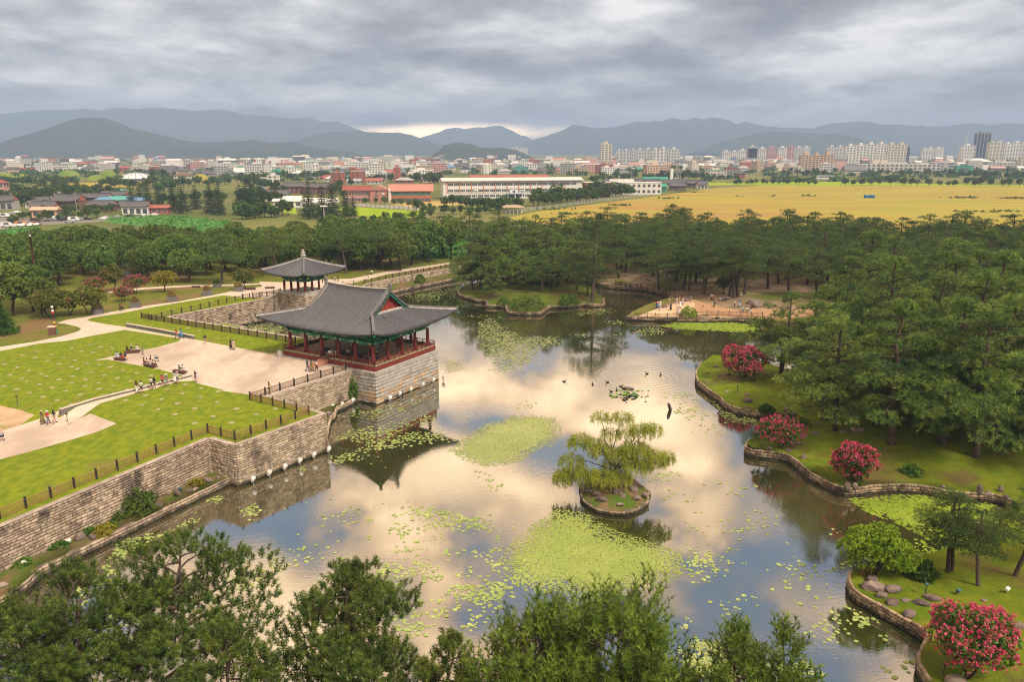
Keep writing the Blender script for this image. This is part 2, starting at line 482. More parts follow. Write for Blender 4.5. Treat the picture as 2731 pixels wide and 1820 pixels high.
DATA={
'front_wall':[(-51.61,44.44),(-34.11,80.9)],
'bastion':[(-34.11,80.9),(-30.45,78.78),(-22.96,89.3),(-31.9,96.0)],
'recess':[(-31.9,96.0),(-23.15,108.78)],
'base':[(-36.47,116.72),(-19.98,106.89),(-12.09,120.12),(-28.58,129.95)],
'base2':[(-53.2,171.31),(-45.81,166.9),(-41.4,174.29),(-48.79,178.7)],
'inlet':[(-32.9,126.7),(-67.0,145.85),(-53.9,164.6),(-53.2,171.31)],
'north_wall':[(-37.79,198.53),(-31.16,209.29),(-22.42,221.23),(-15.29,229.53)],
'right_walls':[[(32.69,126.5),(30.73,122.03),(29.98,119.23),(29.5,116.03),(30.06,112.01),(30.83,107.58),(31.01,104.44),(31.63,103.05),(33.45,101.81),(35.54,100.94),(38.06,100.31)],[(29.82,90.35),(28.98,88.73),(28.77,87.65),(29.39,87.21),(30.62,86.77),(32.17,86.3),(33.2,85.36),(33.6,83.45),(33.79,80.69),(34.52,78.49),(35.22,77.12),(35.97,76.36),(37.18,76.36),(38.99,76.98),(41.42,77.27),(43.27,77.27),(45.05,76.84),(46.68,75.63),(47.93,75.19),(50.29,75.13),(51.49,74.62),(52.15,73.32)],[(29.67,59.61),(28.95,58.77),(28.66,58.01),(28.51,57.16),(28.54,56.16),(29.07,55.28),(29.64,54.34),(30.18,53.37),(30.7,52.45),(31.27,51.66),(31.48,50.74),(30.78,49.64),(29.71,48.43),(29.08,47.4),(28.95,46.48),(28.87,45.33)]],
'low_wall1':[(-58,30),(-52.5,41.5),(-41.59,56.0),(-41.3,57.9),(-41.37,60.15),(-31.61,79.39)],
'low_wall2':[(-23.6,90.0),(-25.06,99.66),(-24.73,100.77),(-25.15,103.78),(-24.29,104.97),(-23.12,108.22)],
'low_wall_n':[(-39.5,180.5),(-29.48,199.13),(-24.3,206.39),(-18.46,214.77),(-11.99,221.02),(-10.82,224.28)],
'prom_wall':[(38.08,185.03),(32.47,177.99),(27.94,170.32),(25.38,164.68),(27.0,164.29),(32.47,163.52),(42.05,162.75),(48.25,163.61),(52.65,162.81)],
'back_wall':[(22.72,209.34),(26.34,204.32),(35.69,200.46),(40.6,191.24)],
'pond':[(-58,30),(-52.5,41.5),(-41.59,56.0),(-41.3,57.9),(-41.37,60.15),(-31.61,79.39),(-31.99,79.75),(-30.45,78.78),(-22.96,89.3),(-23.6,90.0),(-25.06,99.66),(-24.73,100.77),(-25.15,103.78),(-24.29,104.97),(-23.12,108.22),(-23.15,108.78),(-19.98,106.89),(-12.09,120.12),(-28.58,129.95),(-32.9,126.7),(-67.0,145.85),(-53.9,164.6),(-53.2,171.31),(-45.81,166.9),(-41.4,174.29),(-39.5,180.5),(-29.48,199.13),(-24.3,206.39),(-18.46,214.77),(-11.99,221.02),(-10.82,224.28),(-7.15,227.62),(4.28,224.75),(15.17,217.89),(22.72,209.34),(26.34,204.32),(35.69,200.46),(40.6,191.24),(38.08,185.03),(32.47,177.99),(27.94,170.32),(25.38,164.68),(27.0,164.29),(32.47,163.52),(42.05,162.75),(48.25,163.61),(52.65,162.81),(54.9,159.95),(52.37,124.95),(50.21,117.69),(46.88,120.34),(44.25,124.95),(43.01,127.82),(39.61,130.45),(35.79,131.57),(32.69,126.5),(30.73,122.03),(29.98,119.23),(29.5,116.03),(30.06,112.01),(30.83,107.58),(31.01,104.44),(31.63,103.05),(33.45,101.81),(35.54,100.94),(38.06,100.31),(38.7,97.76),(36.81,95.12),(31.94,92.02),(29.82,90.35),(28.98,88.73),(28.77,87.65),(29.39,87.21),(30.62,86.77),(32.17,86.3),(33.2,85.36),(33.6,83.45),(33.79,80.69),(34.52,78.49),(35.22,77.12),(35.97,76.36),(37.18,76.36),(38.99,76.98),(41.42,77.27),(43.27,77.27),(45.05,76.84),(46.68,75.63),(47.93,75.19),(50.29,75.13),(51.49,74.62),(52.15,73.32),(52.25,71.82),(49.54,69.16),(47.74,68.65),(44.4,65.71),(41.07,63.99),(38.62,62.86),(34.99,61.03),(32.47,60.38),(30.79,60.05),(29.67,59.61),(28.95,58.77),(28.66,58.01),(28.51,57.16),(28.54,56.16),(29.07,55.28),(29.64,54.34),(30.18,53.37),(30.7,52.45),(31.27,51.66),(31.48,50.74),(30.78,49.64),(29.71,48.43),(29.08,47.4),(28.95,46.48),(28.87,45.33),(22.5,43.5),(12,44),(0,43),(-16,44),(-30,43),(-44,40),(-58,30)],
'berm1':[(-58,30),(-52.5,41.5),(-41.59,56.0),(-41.3,57.9),(-41.37,60.15),(-31.61,79.39),(-31.99,79.75),(-34.11,80.9),(-51.61,44.44),(-62,28)],
'berm2':[(-23.6,90.0),(-25.06,99.66),(-24.73,100.77),(-25.15,103.78),(-24.29,104.97),(-23.12,108.22),(-23.15,108.78),(-31.9,96.0)],
'berm3':[(-39.5,180.5),(-29.48,199.13),(-24.3,206.39),(-18.46,214.77),(-11.99,221.02),(-10.82,224.28),(-15.29,229.53),(-22.42,221.23),(-31.16,209.29),(-37.79,198.53),(-41.4,174.29)],
'island':[(-14.06,197.11),(-13.41,192.28),(-9.02,185.52),(-6.16,184.55),(-6.13,178.75),(-1.42,178.29),(-0.92,170.32),(2.69,169.63),(6.45,169.63),(8.68,177.24),(13.73,178.29),(16.94,180.28),(19.57,179.05),(22.17,179.97),(22.83,187.5),(22.15,194.4),(21.1,203.73),(14.62,209.75),(4.1,215.04),(-6.77,215.04),(-12.74,205.7)],
'islet':[(7.61,78.31),(7.66,76.64),(7.49,75.18),(7.97,73.77),(8.72,72.54),(10.12,71.87),(11.57,71.74),(12.49,72.14),(13.66,73.22),(14.37,74.61),(14.51,76.05),(14.91,76.5),(14.4,77.7),(13.74,79.4),(13.4,80.69),(12.56,81.51),(10.34,81.34),(8.42,79.88)],
'plaza':[(-54.47,127.45),(-40.11,118.86),(-38.64,117.99),(-34.06,120.76),(-36.47,116.72),(-23.15,108.78),(-31.64,95.71),(-34.76,96.83),(-39.87,98.81),(-38.82,98.76),(-44.08,102.13),(-45.97,104.82),(-52.76,109.26),(-59.42,112.69),(-62.67,114.45),(-64.45,113.89),(-61.87,117.96),(-58.59,121.94),(-56.61,126.19),(-56.96,127.69)],
'path_main':[(-86.02,119.07),(-84.54,122.31),(-81.08,125.72),(-78.65,129.72),(-77.83,133.54),(-78.19,135.3),(-79.79,137.11),(-83.16,139.44),(-85.58,140.39),(-85.35,143.32),(-82.71,146.37),(-80.51,150.63),(-76.58,156.65),(-71.65,161.51),(-67.2,168.69),(-65.23,177.17),(-62.6,189.49),(-66.95,200.38),(-60.65,199.41),(-49.71,203.86),(-43.55,205.24),(-35.82,217.84),(-26.57,227.09),(-19.36,235.32),(-19.1,232.01),(-26.17,223.53),(-35.03,212.84),(-42.15,198.36),(-45.36,195.89),(-41.4,174.29),(-45.81,166.9),(-53.2,171.31),(-55.22,165.61),(-59.47,166.53),(-64.7,168.69),(-69.51,162.14),(-73.99,156.06),(-77.73,149.54),(-81.34,145.03),(-81.5,143.32),(-80.44,142.13),(-75.86,139.44),(-71.18,137.11),(-60.7,130.97),(-54.56,127.45),(-56.96,127.69),(-58.63,128.9),(-70.08,134.68),(-73.25,130.55),(-75.85,126.5),(-79.44,124.56),(-82.8,119.63),(-84.16,116.32)],
'path_back':[(-93.46,174.55),(-92.19,178.68),(-89.46,184.02),(-81.79,191.67),(-71.6,194.81),(-65.27,197.78),(-64.5,195.36),(-70.21,190.96),(-79.9,187.17),(-87.37,179.65),(-90.11,174.55),(-92.13,171.99)],
'ramp':[(-56.64,89.07),(-56.15,89.95),(-53.94,94.21),(-50.91,98.22),(-48.57,101.66),(-45.9,105.25),(-44.5,103.11),(-46.58,102.92),(-49.72,98.43),(-52.82,93.25),(-52.74,91.03),(-53.39,88.72),(-54.34,86.69),(-55.16,86.53)],
'lower_plaza':[(-61.21,81.22),(-60.43,85.01),(-59.38,86.95),(-58.12,89.08),(-57.32,90.54),(-56.85,91.08),(-55.88,88.46),(-55.21,88.12),(-53.67,87.45),(-52.19,89.66),(-47.29,86.39),(-49.34,83.3),(-51.71,79.78),(-54.5,75.88),(-55.75,73.26)],
'sand':[(-70.93,95.39),(-66.04,93.66),(-62.3,91.62),(-58.96,89.49),(-59.38,86.95),(-60.43,85.01),(-61.21,81.22)],
'low':[(-72.02,96.98),(-67.17,95.39),(-63.11,92.91),(-58.68,90.01),(-58.21,90.83),(-57.22,91.62),(-53.5,92.35),(-52.63,91.62),(-52.02,90.01),(-46.04,86.3),(-47.92,82.7),(-50.89,78.4),(-53.75,74.74),(-55.1,72.3)],
'lawn':[(-51.61,44.44),(-34.11,80.9),(-30.45,78.78),(-22.96,89.3),(-31.9,96.0),(-23.15,108.78),(-36.47,116.72),(-28.58,129.95),(-32.9,126.7),(-67.0,145.85),(-53.9,164.6),(-53.2,171.31),(-55.22,165.61),(-59.83,167.6),(-65.09,169.74),(-69.88,163.02),(-74.36,156.89),(-81.78,145.85),(-82.63,138.5),(-76.53,134.86),(-76.3,127.29),(-83.12,120.13),(-84.39,116.66),(-90,60)],
'dots':[(-76.56,119.15),(-77.55,117.08),(-73.1,117.2),(-70.15,115.52),(-74.5,115.24),(-67.54,113.95),(-71.52,113.62),(-68.7,111.77),(-65.85,110.19),(-64.62,112.15),(-62.52,111.35),(-73.93,109.93),(-71.11,108.14),(-68.28,106.46),(-72.42,105.78),(-66.77,105.2),(-63.0,105.2),(-60.04,110.03),(-58.77,105.78),(-57.3,108.24),(-61.62,107.49),(-64.5,109.16),(-69.62,104.16),(-68.13,102.91),(-64.06,103.65),(-65.48,101.37),(-61.38,102.04),(-60.31,103.65),(-56.15,104.25),(-54.6,106.85),(-57.64,102.04),(-62.82,99.83),(-58.69,100.53),(-55.01,100.79),(-67.17,99.06),(-60.08,98.34),(-64.39,97.38),(-56.01,99.19),(-57.28,96.76),(-52.14,98.97),(-53.09,97.38),(-61.71,95.83),(-58.94,94.36),(-54.48,95.07),(-56.12,92.63),(-72.03,121.11),(-69.52,119.4),(-67.84,122.24),(-67.22,118.55),(-65.39,120.99),(-70.33,123.65),(-51.91,105.54),(-53.55,102.95),(-50.56,101.15),(-45.29,101.37),(-42.42,99.62),(-46.8,99.06),(-48.45,96.47),(-39.48,98.04),(-43.87,97.17),(-40.89,95.59),(-50.1,94.4),(-45.62,94.79),(-47.15,92.48),(-42.82,93.05),(-37.96,93.62),(-44.27,90.82),(-39.82,91.07),(-41.37,88.93),(-36.44,88.16),(-37.73,85.87),(-76.87,111.61),(-69.84,100.49),(-39.55,98.17),(-34.53,90.93),(-29.66,90.93),(-31.4,88.92),(-33.35,85.96),(-37.68,85.75),(-36.41,88.19),(-60.43,133.1),(-59.13,135.75),(-56.29,133.97),(-50.44,127.69)],
'fence_front':[(-48.05,55.1),(-34.88,82.61),(-31.01,80.42),(-24.9,88.92),(-34.01,94.57),(-24.52,108.49)],
'fence_inlet':[(-36.38,124.69),(-71.58,144.52),(-68.87,142.82),(-59.61,162.01),(-57.46,164.95)],
'fence_pav2':[(-58.75,164.43),(-55.54,167.6),(-56.52,164.35),(-54.48,167.46),(-52.81,172.18)],
'fence_north':[(-43.79,195.77),(-38.73,198.53),(-31.31,210.32),(-22.51,222.15),(-15.5,232.77),(-11.65,236.36)],
'fence_prom':[(26.86,163.35),(29.51,162.75),(31.06,162.33),(36.47,162.63),(40.41,164.56),(47.75,164.69),(54.55,163.05)],
'fence_grove':[(28.13,205.29),(32.4,197.26),(34.58,192.54),(38.57,188.03),(41.64,184.56)],
'orange_path':[(33.12,204.1),(39.59,193.27),(41.91,190.32),(42.76,182.65),(43.11,176.17),(44.84,172.34),(49.29,169.39),(53.04,167.23),(54.59,169.64),(65.84,163.82),(64.26,159.69),(51.96,161.05),(43.65,163.12),(43.21,165.68),(40.24,167.5),(41.96,171.85),(41.86,177.2),(41.38,181.22),(40.3,187.15),(36.54,194.4),(32.34,201.2)],
'cream_ground':[(26.86,163.83),(30.65,167.99),(35.8,173.85),(41.12,179.31),(42.11,173.1),(41.38,168.7),(42.98,165.89),(39.41,163.83),(33.7,163.16)],
'dirt':[(2.64,214.26),(4.35,228.94),(27.08,226.36),(38.06,223.83),(52.52,221.36),(65.85,209.76),(80.16,193.37),(88.64,193.37),(78.11,169.4),(64.66,160.79),(51.29,161.36),(38.84,161.36),(27.51,162.69),(36.14,175.64),(41.41,182.05),(38.97,183.72),(32.95,192.54),(23.85,198.23),(14.65,210.64)],
'gold_field':[(-1.48,402.04),(15.94,446.28),(97.12,571.23),(187.9,725.94),(278.63,801.09),(519.13,790.86),(716.37,790.86),(192.81,206.69),(191.91,287.04),(137.24,335.17),(64.89,354.9),(4.94,372.4)],
'rice_field':[(-141.27,472.69),(-133.46,476.47),(-117.75,423.83),(-130.9,439.52)],
'rice_field2':[(-106.64,479.34),(-96.98,479.34),(-58.65,449.49),(-44.46,443.62),(-52.6,402.26),(-70.03,402.26),(-94.51,423.83)],
'lotus':[(-199.43,376.64),(-208.63,402.26),(-184.17,412.77),(-160.63,395.54),(-136.77,376.64),(-113.15,307.62),(-136.23,324.68),(-168.74,354.02)],
'lotus2':[(-232.05,333.92),(-222.36,333.92),(-221.73,343.68),(-215.38,351.38),(-196.74,320.25),(-200.81,307.62),(-201.34,288.61)],
'lotus3':[(-37.05,301.52),(-15.81,304.58),(-12.38,250.74),(-24.26,240.54),(-32.51,240.54)],
'schoolyard':[(-79.32,494.24),(-67.83,521.19),(-40.0,551.21),(-19.41,551.21),(-16.87,521.19),(-43.57,484.21),(-57.2,469.89)],
'gold_left':[(-463.34,675.17),(-456.64,694.64),(-435.45,726.01),(-438.38,760.31),(-466.75,839.51),(-438.28,854.33),(-396.37,869.67),(-357.88,760.31),(-389.27,737.1),(-402.44,715.24),(-393.79,647.91),(-387.14,614.78),(-404.77,614.78)],
'green_strip':[(213.08,856.19),(240.38,856.19),(369.0,869.92),(428.39,823.68),(515.27,784.9),(497.43,757.44),(404.08,776.46),(220.56,784.9),(195.51,784.9)],
'parking':[(-275.57,410.36),(-258.71,406.14),(-237.86,390.08),(-227.2,393.98),(-209.44,386.26),(-209.43,406.14),(-194.27,423.55),(-188.34,410.36),(-201.32,390.08),(-203.58,375.22),(-214.86,366.48),(-221.38,361.42),(-220.88,345.52),(-227.04,336.61)],
}
# ------------------------------------------------------------------ terrain
def arr(k):
 return np.array(DATA[k],dtype=float)
def inside(P,poly):
 poly=np.asarray(poly,float)
 x,y=P[:,0],P[:,1]
 r=np.zeros(len(P),bool)
 j=len(poly)-1
 for i in range(len(poly)):
  xi,yi=poly[i]
  xj,yj=poly[j]
  if yi!=yj:
   c=((yi>y)!=(yj>y))&(x<(xj-xi)*(y-yi)/(yj-yi)+xi)
   r^=c
  j=i
 return r
def edge_dist(P,poly,closed=True):
 poly=np.asarray(poly,float)
 d=np.full(len(P),1e9)
 n=len(poly)
 for i in range(n if closed else n-1):
  a,b=poly[i],poly[(i+1)%n]
  ab=b-a
  L=max(ab@ab,1e-9)
  t=np.clip(((P-a)@ab)/L,0,1)
  q=a+t[:,None]*ab
  d=np.minimum(d,np.hypot(P[:,0]-q[:,0],P[:,1]-q[:,1]))
 return d
def smooth(a,b,t):
 t=np.clip((t-a)/(b-a),0,1)
 return t*t*(3-2*t)
def vnoise(x,y,s,seed=0):
 """cheap smooth noise from a few sines"""
 r=np.random.default_rng(seed)
 o=np.zeros_like(x,dtype=float)
 for k in range(6):
  a=r.uniform(0,2*math.pi)
  f=s*r.uniform(0.6,1.9)
  o+=np.sin((x*math.cos(a)+y*math.sin(a))*f+r.uniform(0,6.28))/6
 return o
POND,ISLAND,ISLET=arr('pond'),arr('island'),arr('islet')
BERMS=[arr('berm1'),arr('berm2'),arr('berm3')]
LOW=arr('low')
TZ=4.9
def H_land(P):
 P=np.atleast_2d(np.asarray(P,float))
 x,y=P[:,0],P[:,1]
 d=edge_dist(P,POND)
 near=1-smooth(240,300,y)
 h=1.05+1.45*smooth(0,13,d)
 h+=near*(smooth(3,25,d)*(0.5+0.5*vnoise(x,y,0.10,3))*0.7)
 xd=np.where(y<47,-47.0,np.where(y<92,-16.0,np.where(y<130,-6.0,-20.0)))
 w=(1-smooth(xd-3,xd,x))*(1-smooth(168,200,y))
 h=h*(1-w)+TZ*w
 # north bank road is a little lower
 fade=smooth(300,420,y)+smooth(190,260,np.abs(x))
 fade=np.clip(fade,0,1)
 h=h*(1-fade)+2.5*fade
 ins=inside(P,LOW)
 dl=edge_dist(P,LOW)
 h=h-np.where(ins,0.7*smooth(0,1.5,dl),0)
 return h
def H_island(P):
 P=np.atleast_2d(np.asarray(P,float))
 return 0.75+1.2*smooth(0,9,edge_dist(P,ISLAND))
def zland(x,y):
 P=np.array([[x,y]])
 if inside(P,ISLAND)[0]:
  return float(H_island(P)[0])
 return float(H_land(P)[0])
def densify(poly,step,closed=True):
 out=[]
 n=len(poly)
 for i in range(n if closed else n-1):
  a,b=np.array(poly[i],float),np.array(poly[(i+1)%n],float)
  k=max(1,int(np.hypot(*(b-a))/step))
  for j in range(k):
   out.append(tuple(a+(b-a)*j/k))
 if not closed:
  out.append(tuple(poly[-1]))
 return out
ZONES=[ # name, material, outlines; the first that holds a triangle wins
 ('plaza','pave',['plaza']),('ramp_path','path',['ramp']),('lower_plaza','pave',['lower_plaza']),
 ('sandy_ground','sand',['sand']),('main_path','path',['path_main']),('grove_path','path',['path_back']),
 ('lawn','lawn',['lawn']),('orange_path','orange',['orange_path']),('cream_ground','cream',['cream_ground']),
 ('grove_ground','dirt',['dirt']),('lotus_field','lotus',['lotus','lotus2','lotus3']),
 ('rice_field','rice',['rice_field','rice_field2','green_strip']),('school_yard','yard',['schoolyard']),
 ('car_park','asphalt',['parking']),('golden_field','gold',['gold_field','gold_left']),
]
def build_ground():
 pts,edges=[],[]
 def poly_edges(poly,step):
  q=densify(poly,step)
  b=len(pts)
  pts.extend(q)
  edges.extend((b+i,b+(i+1)%len(q))for i in range(len(q)))
 poly_edges(POND,2.5)
 for bm_ in BERMS:
  poly_edges(bm_,2.5)
 for nme,mt,outs in ZONES:
  for o in outs:
   a=arr(o)
   poly_edges(a,4.0 if np.abs(a).max()<230 else 40.0)
 poly_edges(LOW,2.0)
 g=[]
 for i,y in enumerate(np.arange(-8,310,3.6)):
  for x in np.arange(-205,205,3.6 if y<230 else 6):
   g.append((x+rng.uniform(-.9,.9),y+rng.uniform(-.9,.9)))
 low=LOW[np.newaxis]
 for s in(0.5,1.0,1.5): # finer rows just inside the sunken court
  c=LOW.mean(0)
  for p in densify(LOW,1.5):
   v=c-np.array(p)
   g.append(tuple(np.array(p)+v/np.hypot(*v)*s))
 for y in(-60,330,420,560,800,1200,2000,3500,6000,9000,12500):
  for x in np.linspace(-9000,9000,25):
   g.append((x+rng.uniform(-5,5),y))
 for y in np.arange(-60,330,40):
  for x in(-9000,-3000,-1000,-450,-260,260,450,1000,3000,9000):
   g.append((x,y+rng.uniform(-3,3)))
 g.append((0,-60))
 pts.extend(g)
 V,E,F,*_=delaunay_2d_cdt([Vector(p)for p in pts],edges,[],0,1e-3)
 V=np.array([(v.x,v.y)for v in V])
 F=np.array([f for f in F if len(f)==3])
 cen=V[F].mean(1)
 cls=np.full(len(F),-1)
 pond=inside(cen,POND)
 berm=np.zeros(len(F),int)
 for i,bm_ in enumerate(BERMS):
  berm[inside(cen,bm_)&~pond]=i+1
 zid=np.full(len(F),len(ZONES))
 for i in range(len(ZONES)-1,-1,-1):
  for o in ZONES[i][2]:
   zid[inside(cen,arr(o))]=i
 bankf=(cen[:,0]>18)&(cen[:,1]<150)&(zid==len(ZONES))&(edge_dist(cen,POND)<60)&(np.abs(cen[:,0])<200)
 westf=(zid==len(ZONES))&(cen[:,1]<300)&(np.abs(cen[:,0])<210)&~bankf
 HL=H_land(V)
 def emit(name,m,sel,H,kind='structure',skirt=None):
  f=F[sel]
  if not len(f):
   return
  used,inv=np.unique(f,return_inverse=True)
  f=inv.reshape(-1,3)
  v=np.column_stack([V[used],H[used]])
  if skirt is not None:
   ee=np.sort(np.concatenate([f[:,[0,1]],f[:,[1,2]],f[:,[2,0]]]),1)
   u,cnt=np.unique(ee,axis=0,return_counts=True)
   u=u[cnt==1]
   mid=(v[u[:,0],:2]+v[u[:,1],:2])/2
   u=u[skirt(mid)]
   b=len(v)
   lo=v.copy()
   lo[:,2]=-0.6
   v=np.concatenate([v,lo])
   q=np.concatenate([np.column_stack([u[:,0],u[:,1],u[:,1]+b]),np.column_stack([u[:,0],u[:,1]+b,u[:,0]+b])])
   f=np.concatenate([f,q])
  o=obj(name,mesh_np(name,v,f,m,smooth=False))
  tag(o,kind=kind)
  return o
 land=~pond&(berm==0)
 sk=lambda mid:(edge_dist(mid,POND)<0.05)|(edge_dist(mid,BERMS[0])<0.05)|(edge_dist(mid,BERMS[1])<0.05)|(edge_dist(mid,BERMS[2])<0.05)
 for i,(nme,mt,outs)in enumerate(ZONES):
  emit(nme,M[mt],land&(zid==i),HL,skirt=sk)
 emit('bank_grass',M['bank'],land&bankf,HL,skirt=sk)
 emit('park_grass',M['grass'],land&westf,HL,skirt=sk)
 emit('ground',M['plain'],land&(zid==len(ZONES))&~bankf&~westf,HL)
 HB=0.88+0.12*vnoise(V[:,0],V[:,1],0.8,5)
 emit('berm',M['berm'],berm>0,HB,skirt=lambda mid:edge_dist(mid,POND)<0.05)
def build_island_ground(name,poly,Hf,m,step,z_low=-0.6):
 q=densify(poly,step)
 pts=list(q)
 edges=[(i,(i+1)%len(q))for i in range(len(q))]
 lo,hi=poly.min(0),poly.max(0)
 g=[(x+rng.uniform(-.2,.2)*step,y+rng.uniform(-.2,.2)*step)for x in np.arange(lo[0],hi[0],step)for y in np.arange(lo[1],hi[1],step)]
 g=[p for p,ok in zip(g,inside(np.array(g),poly))if ok]
 pts+=g
 V,E,F,*_=delaunay_2d_cdt([Vector(p)for p in pts],edges,[],0,1e-3)
 V=np.array([(v.x,v.y)for v in V])
 F=np.array([f for f in F if len(f)==3])
 F=F[inside(V[F].mean(1),poly)]
 v=np.column_stack([V,Hf(V)])
 n=len(q)
 b=len(v)
 ring=np.column_stack([np.array(q),np.full(n,z_low)])
 v=np.concatenate([v,ring])
 sk=[]
 for i in range(n):
  j=(i+1)%n
  sk+=[(i,j,b+j),(i,b+j,b+i)]
 # ring vertices keep their order at the front of V
 f=np.concatenate([F,np.array(sk)])
 return tag(obj(name,mesh_np(name,v,f,m)),kind='structure')
build_ground()
build_island_ground('island_ground',ISLAND,H_island,M['grass_painted_shade'],2.0)
def H_islet(P):
 P=np.atleast_2d(P)
 return 0.42+0.60*smooth(0.2,2.2,edge_dist(P,ISLET))+0.1*vnoise(P[:,0],P[:,1],2.0,9)
build_island_ground('islet_ground',ISLET,H_islet,M['berm'],0.7)
def build_water():
 m=bpy.data.materials.new('pond_water')
 m.use_nodes=True
 T=NT(m.node_tree)
 out=T.new('ShaderNodeOutputMaterial')
 pos=T.new('ShaderNodeNewGeometry').outputs['Position']
 n1=T.noise(pos,1.7,3,0.5)
 mp=T.new('ShaderNodeMapping')
 mp.inputs['Scale'].default_value=(0.6,2.2,1)
 T.link(pos,mp.inputs['Vector'])
 n2=T.noise(mp.outputs[0],2.6,4,0.6)
 calm=T.step(T.noise(pos,0.045,3),0.40,0.62)
 # rings spreading from the ducks
 sp=T.new('ShaderNodeSeparateXYZ')
 T.link(pos,sp.inputs[0])
 dx=T.math('SUBTRACT',sp.outputs[0],21.5)
 dy=T.math('SUBTRACT',sp.outputs[1],121.0)
 rr=T.math('SQRT',T.math('ADD',T.math('MULTIPLY',dx,dx),T.math('MULTIPLY',dy,dy)))
 ring=T.math('MULTIPLY',T.math('SINE',T.math('MULTIPLY',rr,5.5)),T.math('EXPONENT',T.math('MULTIPLY',T.math('POWER',T.math('DIVIDE',T.math('SUBTRACT',rr,5.5),2.6),2.0),-1.0)))
 h=T.math('ADD',T.math('MULTIPLY',n1,T.math('ADD',T.math('MULTIPLY',calm,0.8),0.2)),T.math('MULTIPLY',n2,T.math('MULTIPLY',calm,1.1)))
 h=T.math('ADD',h,T.math('MULTIPLY',ring,0.8))
 bn=T.new('ShaderNodeBump')
 bn.inputs['Strength'].default_value=0.16
 bn.inputs['Distance'].default_value=0.02
 T.link(h,bn.inputs['Height'])
 df=T.new('ShaderNodeBsdfDiffuse')
 murk=T.step(T.noise(pos,0.03,3),0.4,0.62)
 T.put(df.inputs['Color'],T.mix(murk,(0.024,0.030,0.008),(0.075,0.062,0.026)))
 gl=T.new('ShaderNodeBsdfGlossy')
 gl.inputs['Roughness'].default_value=0.03
 gl.inputs['Color'].default_value=(1,1,1,1)
 T.link(bn.outputs[0],gl.inputs['Normal'])
 fr=T.new('ShaderNodeFresnel')
 fr.inputs['IOR'].default_value=2.1
 T.link(bn.outputs[0],fr.inputs['Normal'])
 mx=T.new('ShaderNodeMixShader')
 T.link(T.math('ADD',T.math('MULTIPLY',fr.outputs[0],0.9),0.28,clamp=True),mx.inputs[0])
 T.link(df.outputs[0],mx.inputs[1])
 T.link(gl.outputs[0],mx.inputs[2])
 T.link(mx.outputs[0],out.inputs['Surface'])
 v=[(-90,18,0),(75,18,0),(75,235,0),(-90,235,0)]
 tag(obj('pond_water',mesh_np('pond_water',v,[(0,1,2,3)],m)),kind='structure')
build_water()
# ------------------------------------------------------------------ hills on the horizon
def build_hills():
 F_,P_=2040.0,R(14.0)
 def rayw(dx,dy):
  sx,sy=dx*1.16064,dy*1.16064
  u,v=(sx-1365.5)/F_,-(sy-910)/F_
  return u,math.cos(P_)+v*math.sin(P_),-math.sin(P_)+v*math.cos(P_)
 for dist,deep,pts in HILLS:
  W=[]
  for x,y in pts:
   d=rayw(x,y)
   t=dist/d[1]
   W.append((d[0]*t,36.4+d[2]*t))
  W=np.array(W)
  n=260
  xs=np.linspace(W[0,0],W[-1,0],n)
  hs=np.interp(xs,W[:,0],W[:,1])
  hs=np.maximum(hs,2.0)
  jag=vnoise(xs,xs*0,60/dist*0.9,int(dist))*0.0012*dist+vnoise(xs,xs*0,300/dist,int(dist)+1)*0.0005*dist
  hs=hs+jag*np.clip(hs/80,0,1)
  rows=[(-1.0,0.0),(-.86,.10),(-.70,.27),(-.54,.46),(-.38,.65),(-.24,.81),(-.11,.94),(0,1.0),(.15,.93),(.4,.6),(.75,.2),(1.0,0.0)]
  V=[]
  for ri,(o,k)in enumerate(rows):
   wob=vnoise(xs,xs*0+o*900,9/1000,ri//3+int(dist))*0.16*deep*(1-abs(o))*(0 if o==0 else 1)
   spur=vnoise(xs,xs*0,5.2/1000*4000/dist*2,77+int(dist))*0.20*k*(1-k)*4
   V.append(np.column_stack([xs,dist+o*deep+wob,np.where(k>0,2+(hs-2)*np.clip(k+spur*(o<0),0,1),-3)]))
  V=np.concatenate(V)
  F=[(r*n+i,r*n+i+1,(r+1)*n+i+1,(r+1)*n+i)for r in range(len(rows)-1)for i in range(n-1)]
  tag(obj('mountain',mesh_np('mountain',V,F,M['hill'],smooth=True)),kind='structure')
def dA(*p):
 return[((0+x/3.3614)*.8616,(250+y/3.3614)*.8616)for x,y in p]
def dB(*p):
 return[((650+x/3.3614)*.8616,(250+y/3.3614)*.8616)for x,y in p]
def dC(*p):
 return[((1300+x/3.3614)*.8616,(250+y/3.3614)*.8616)for x,y in p]
def dE(*p):
 return[((1950+x/3.0128)*.8616,(250+y/3.0128)*.8616)for x,y in p]
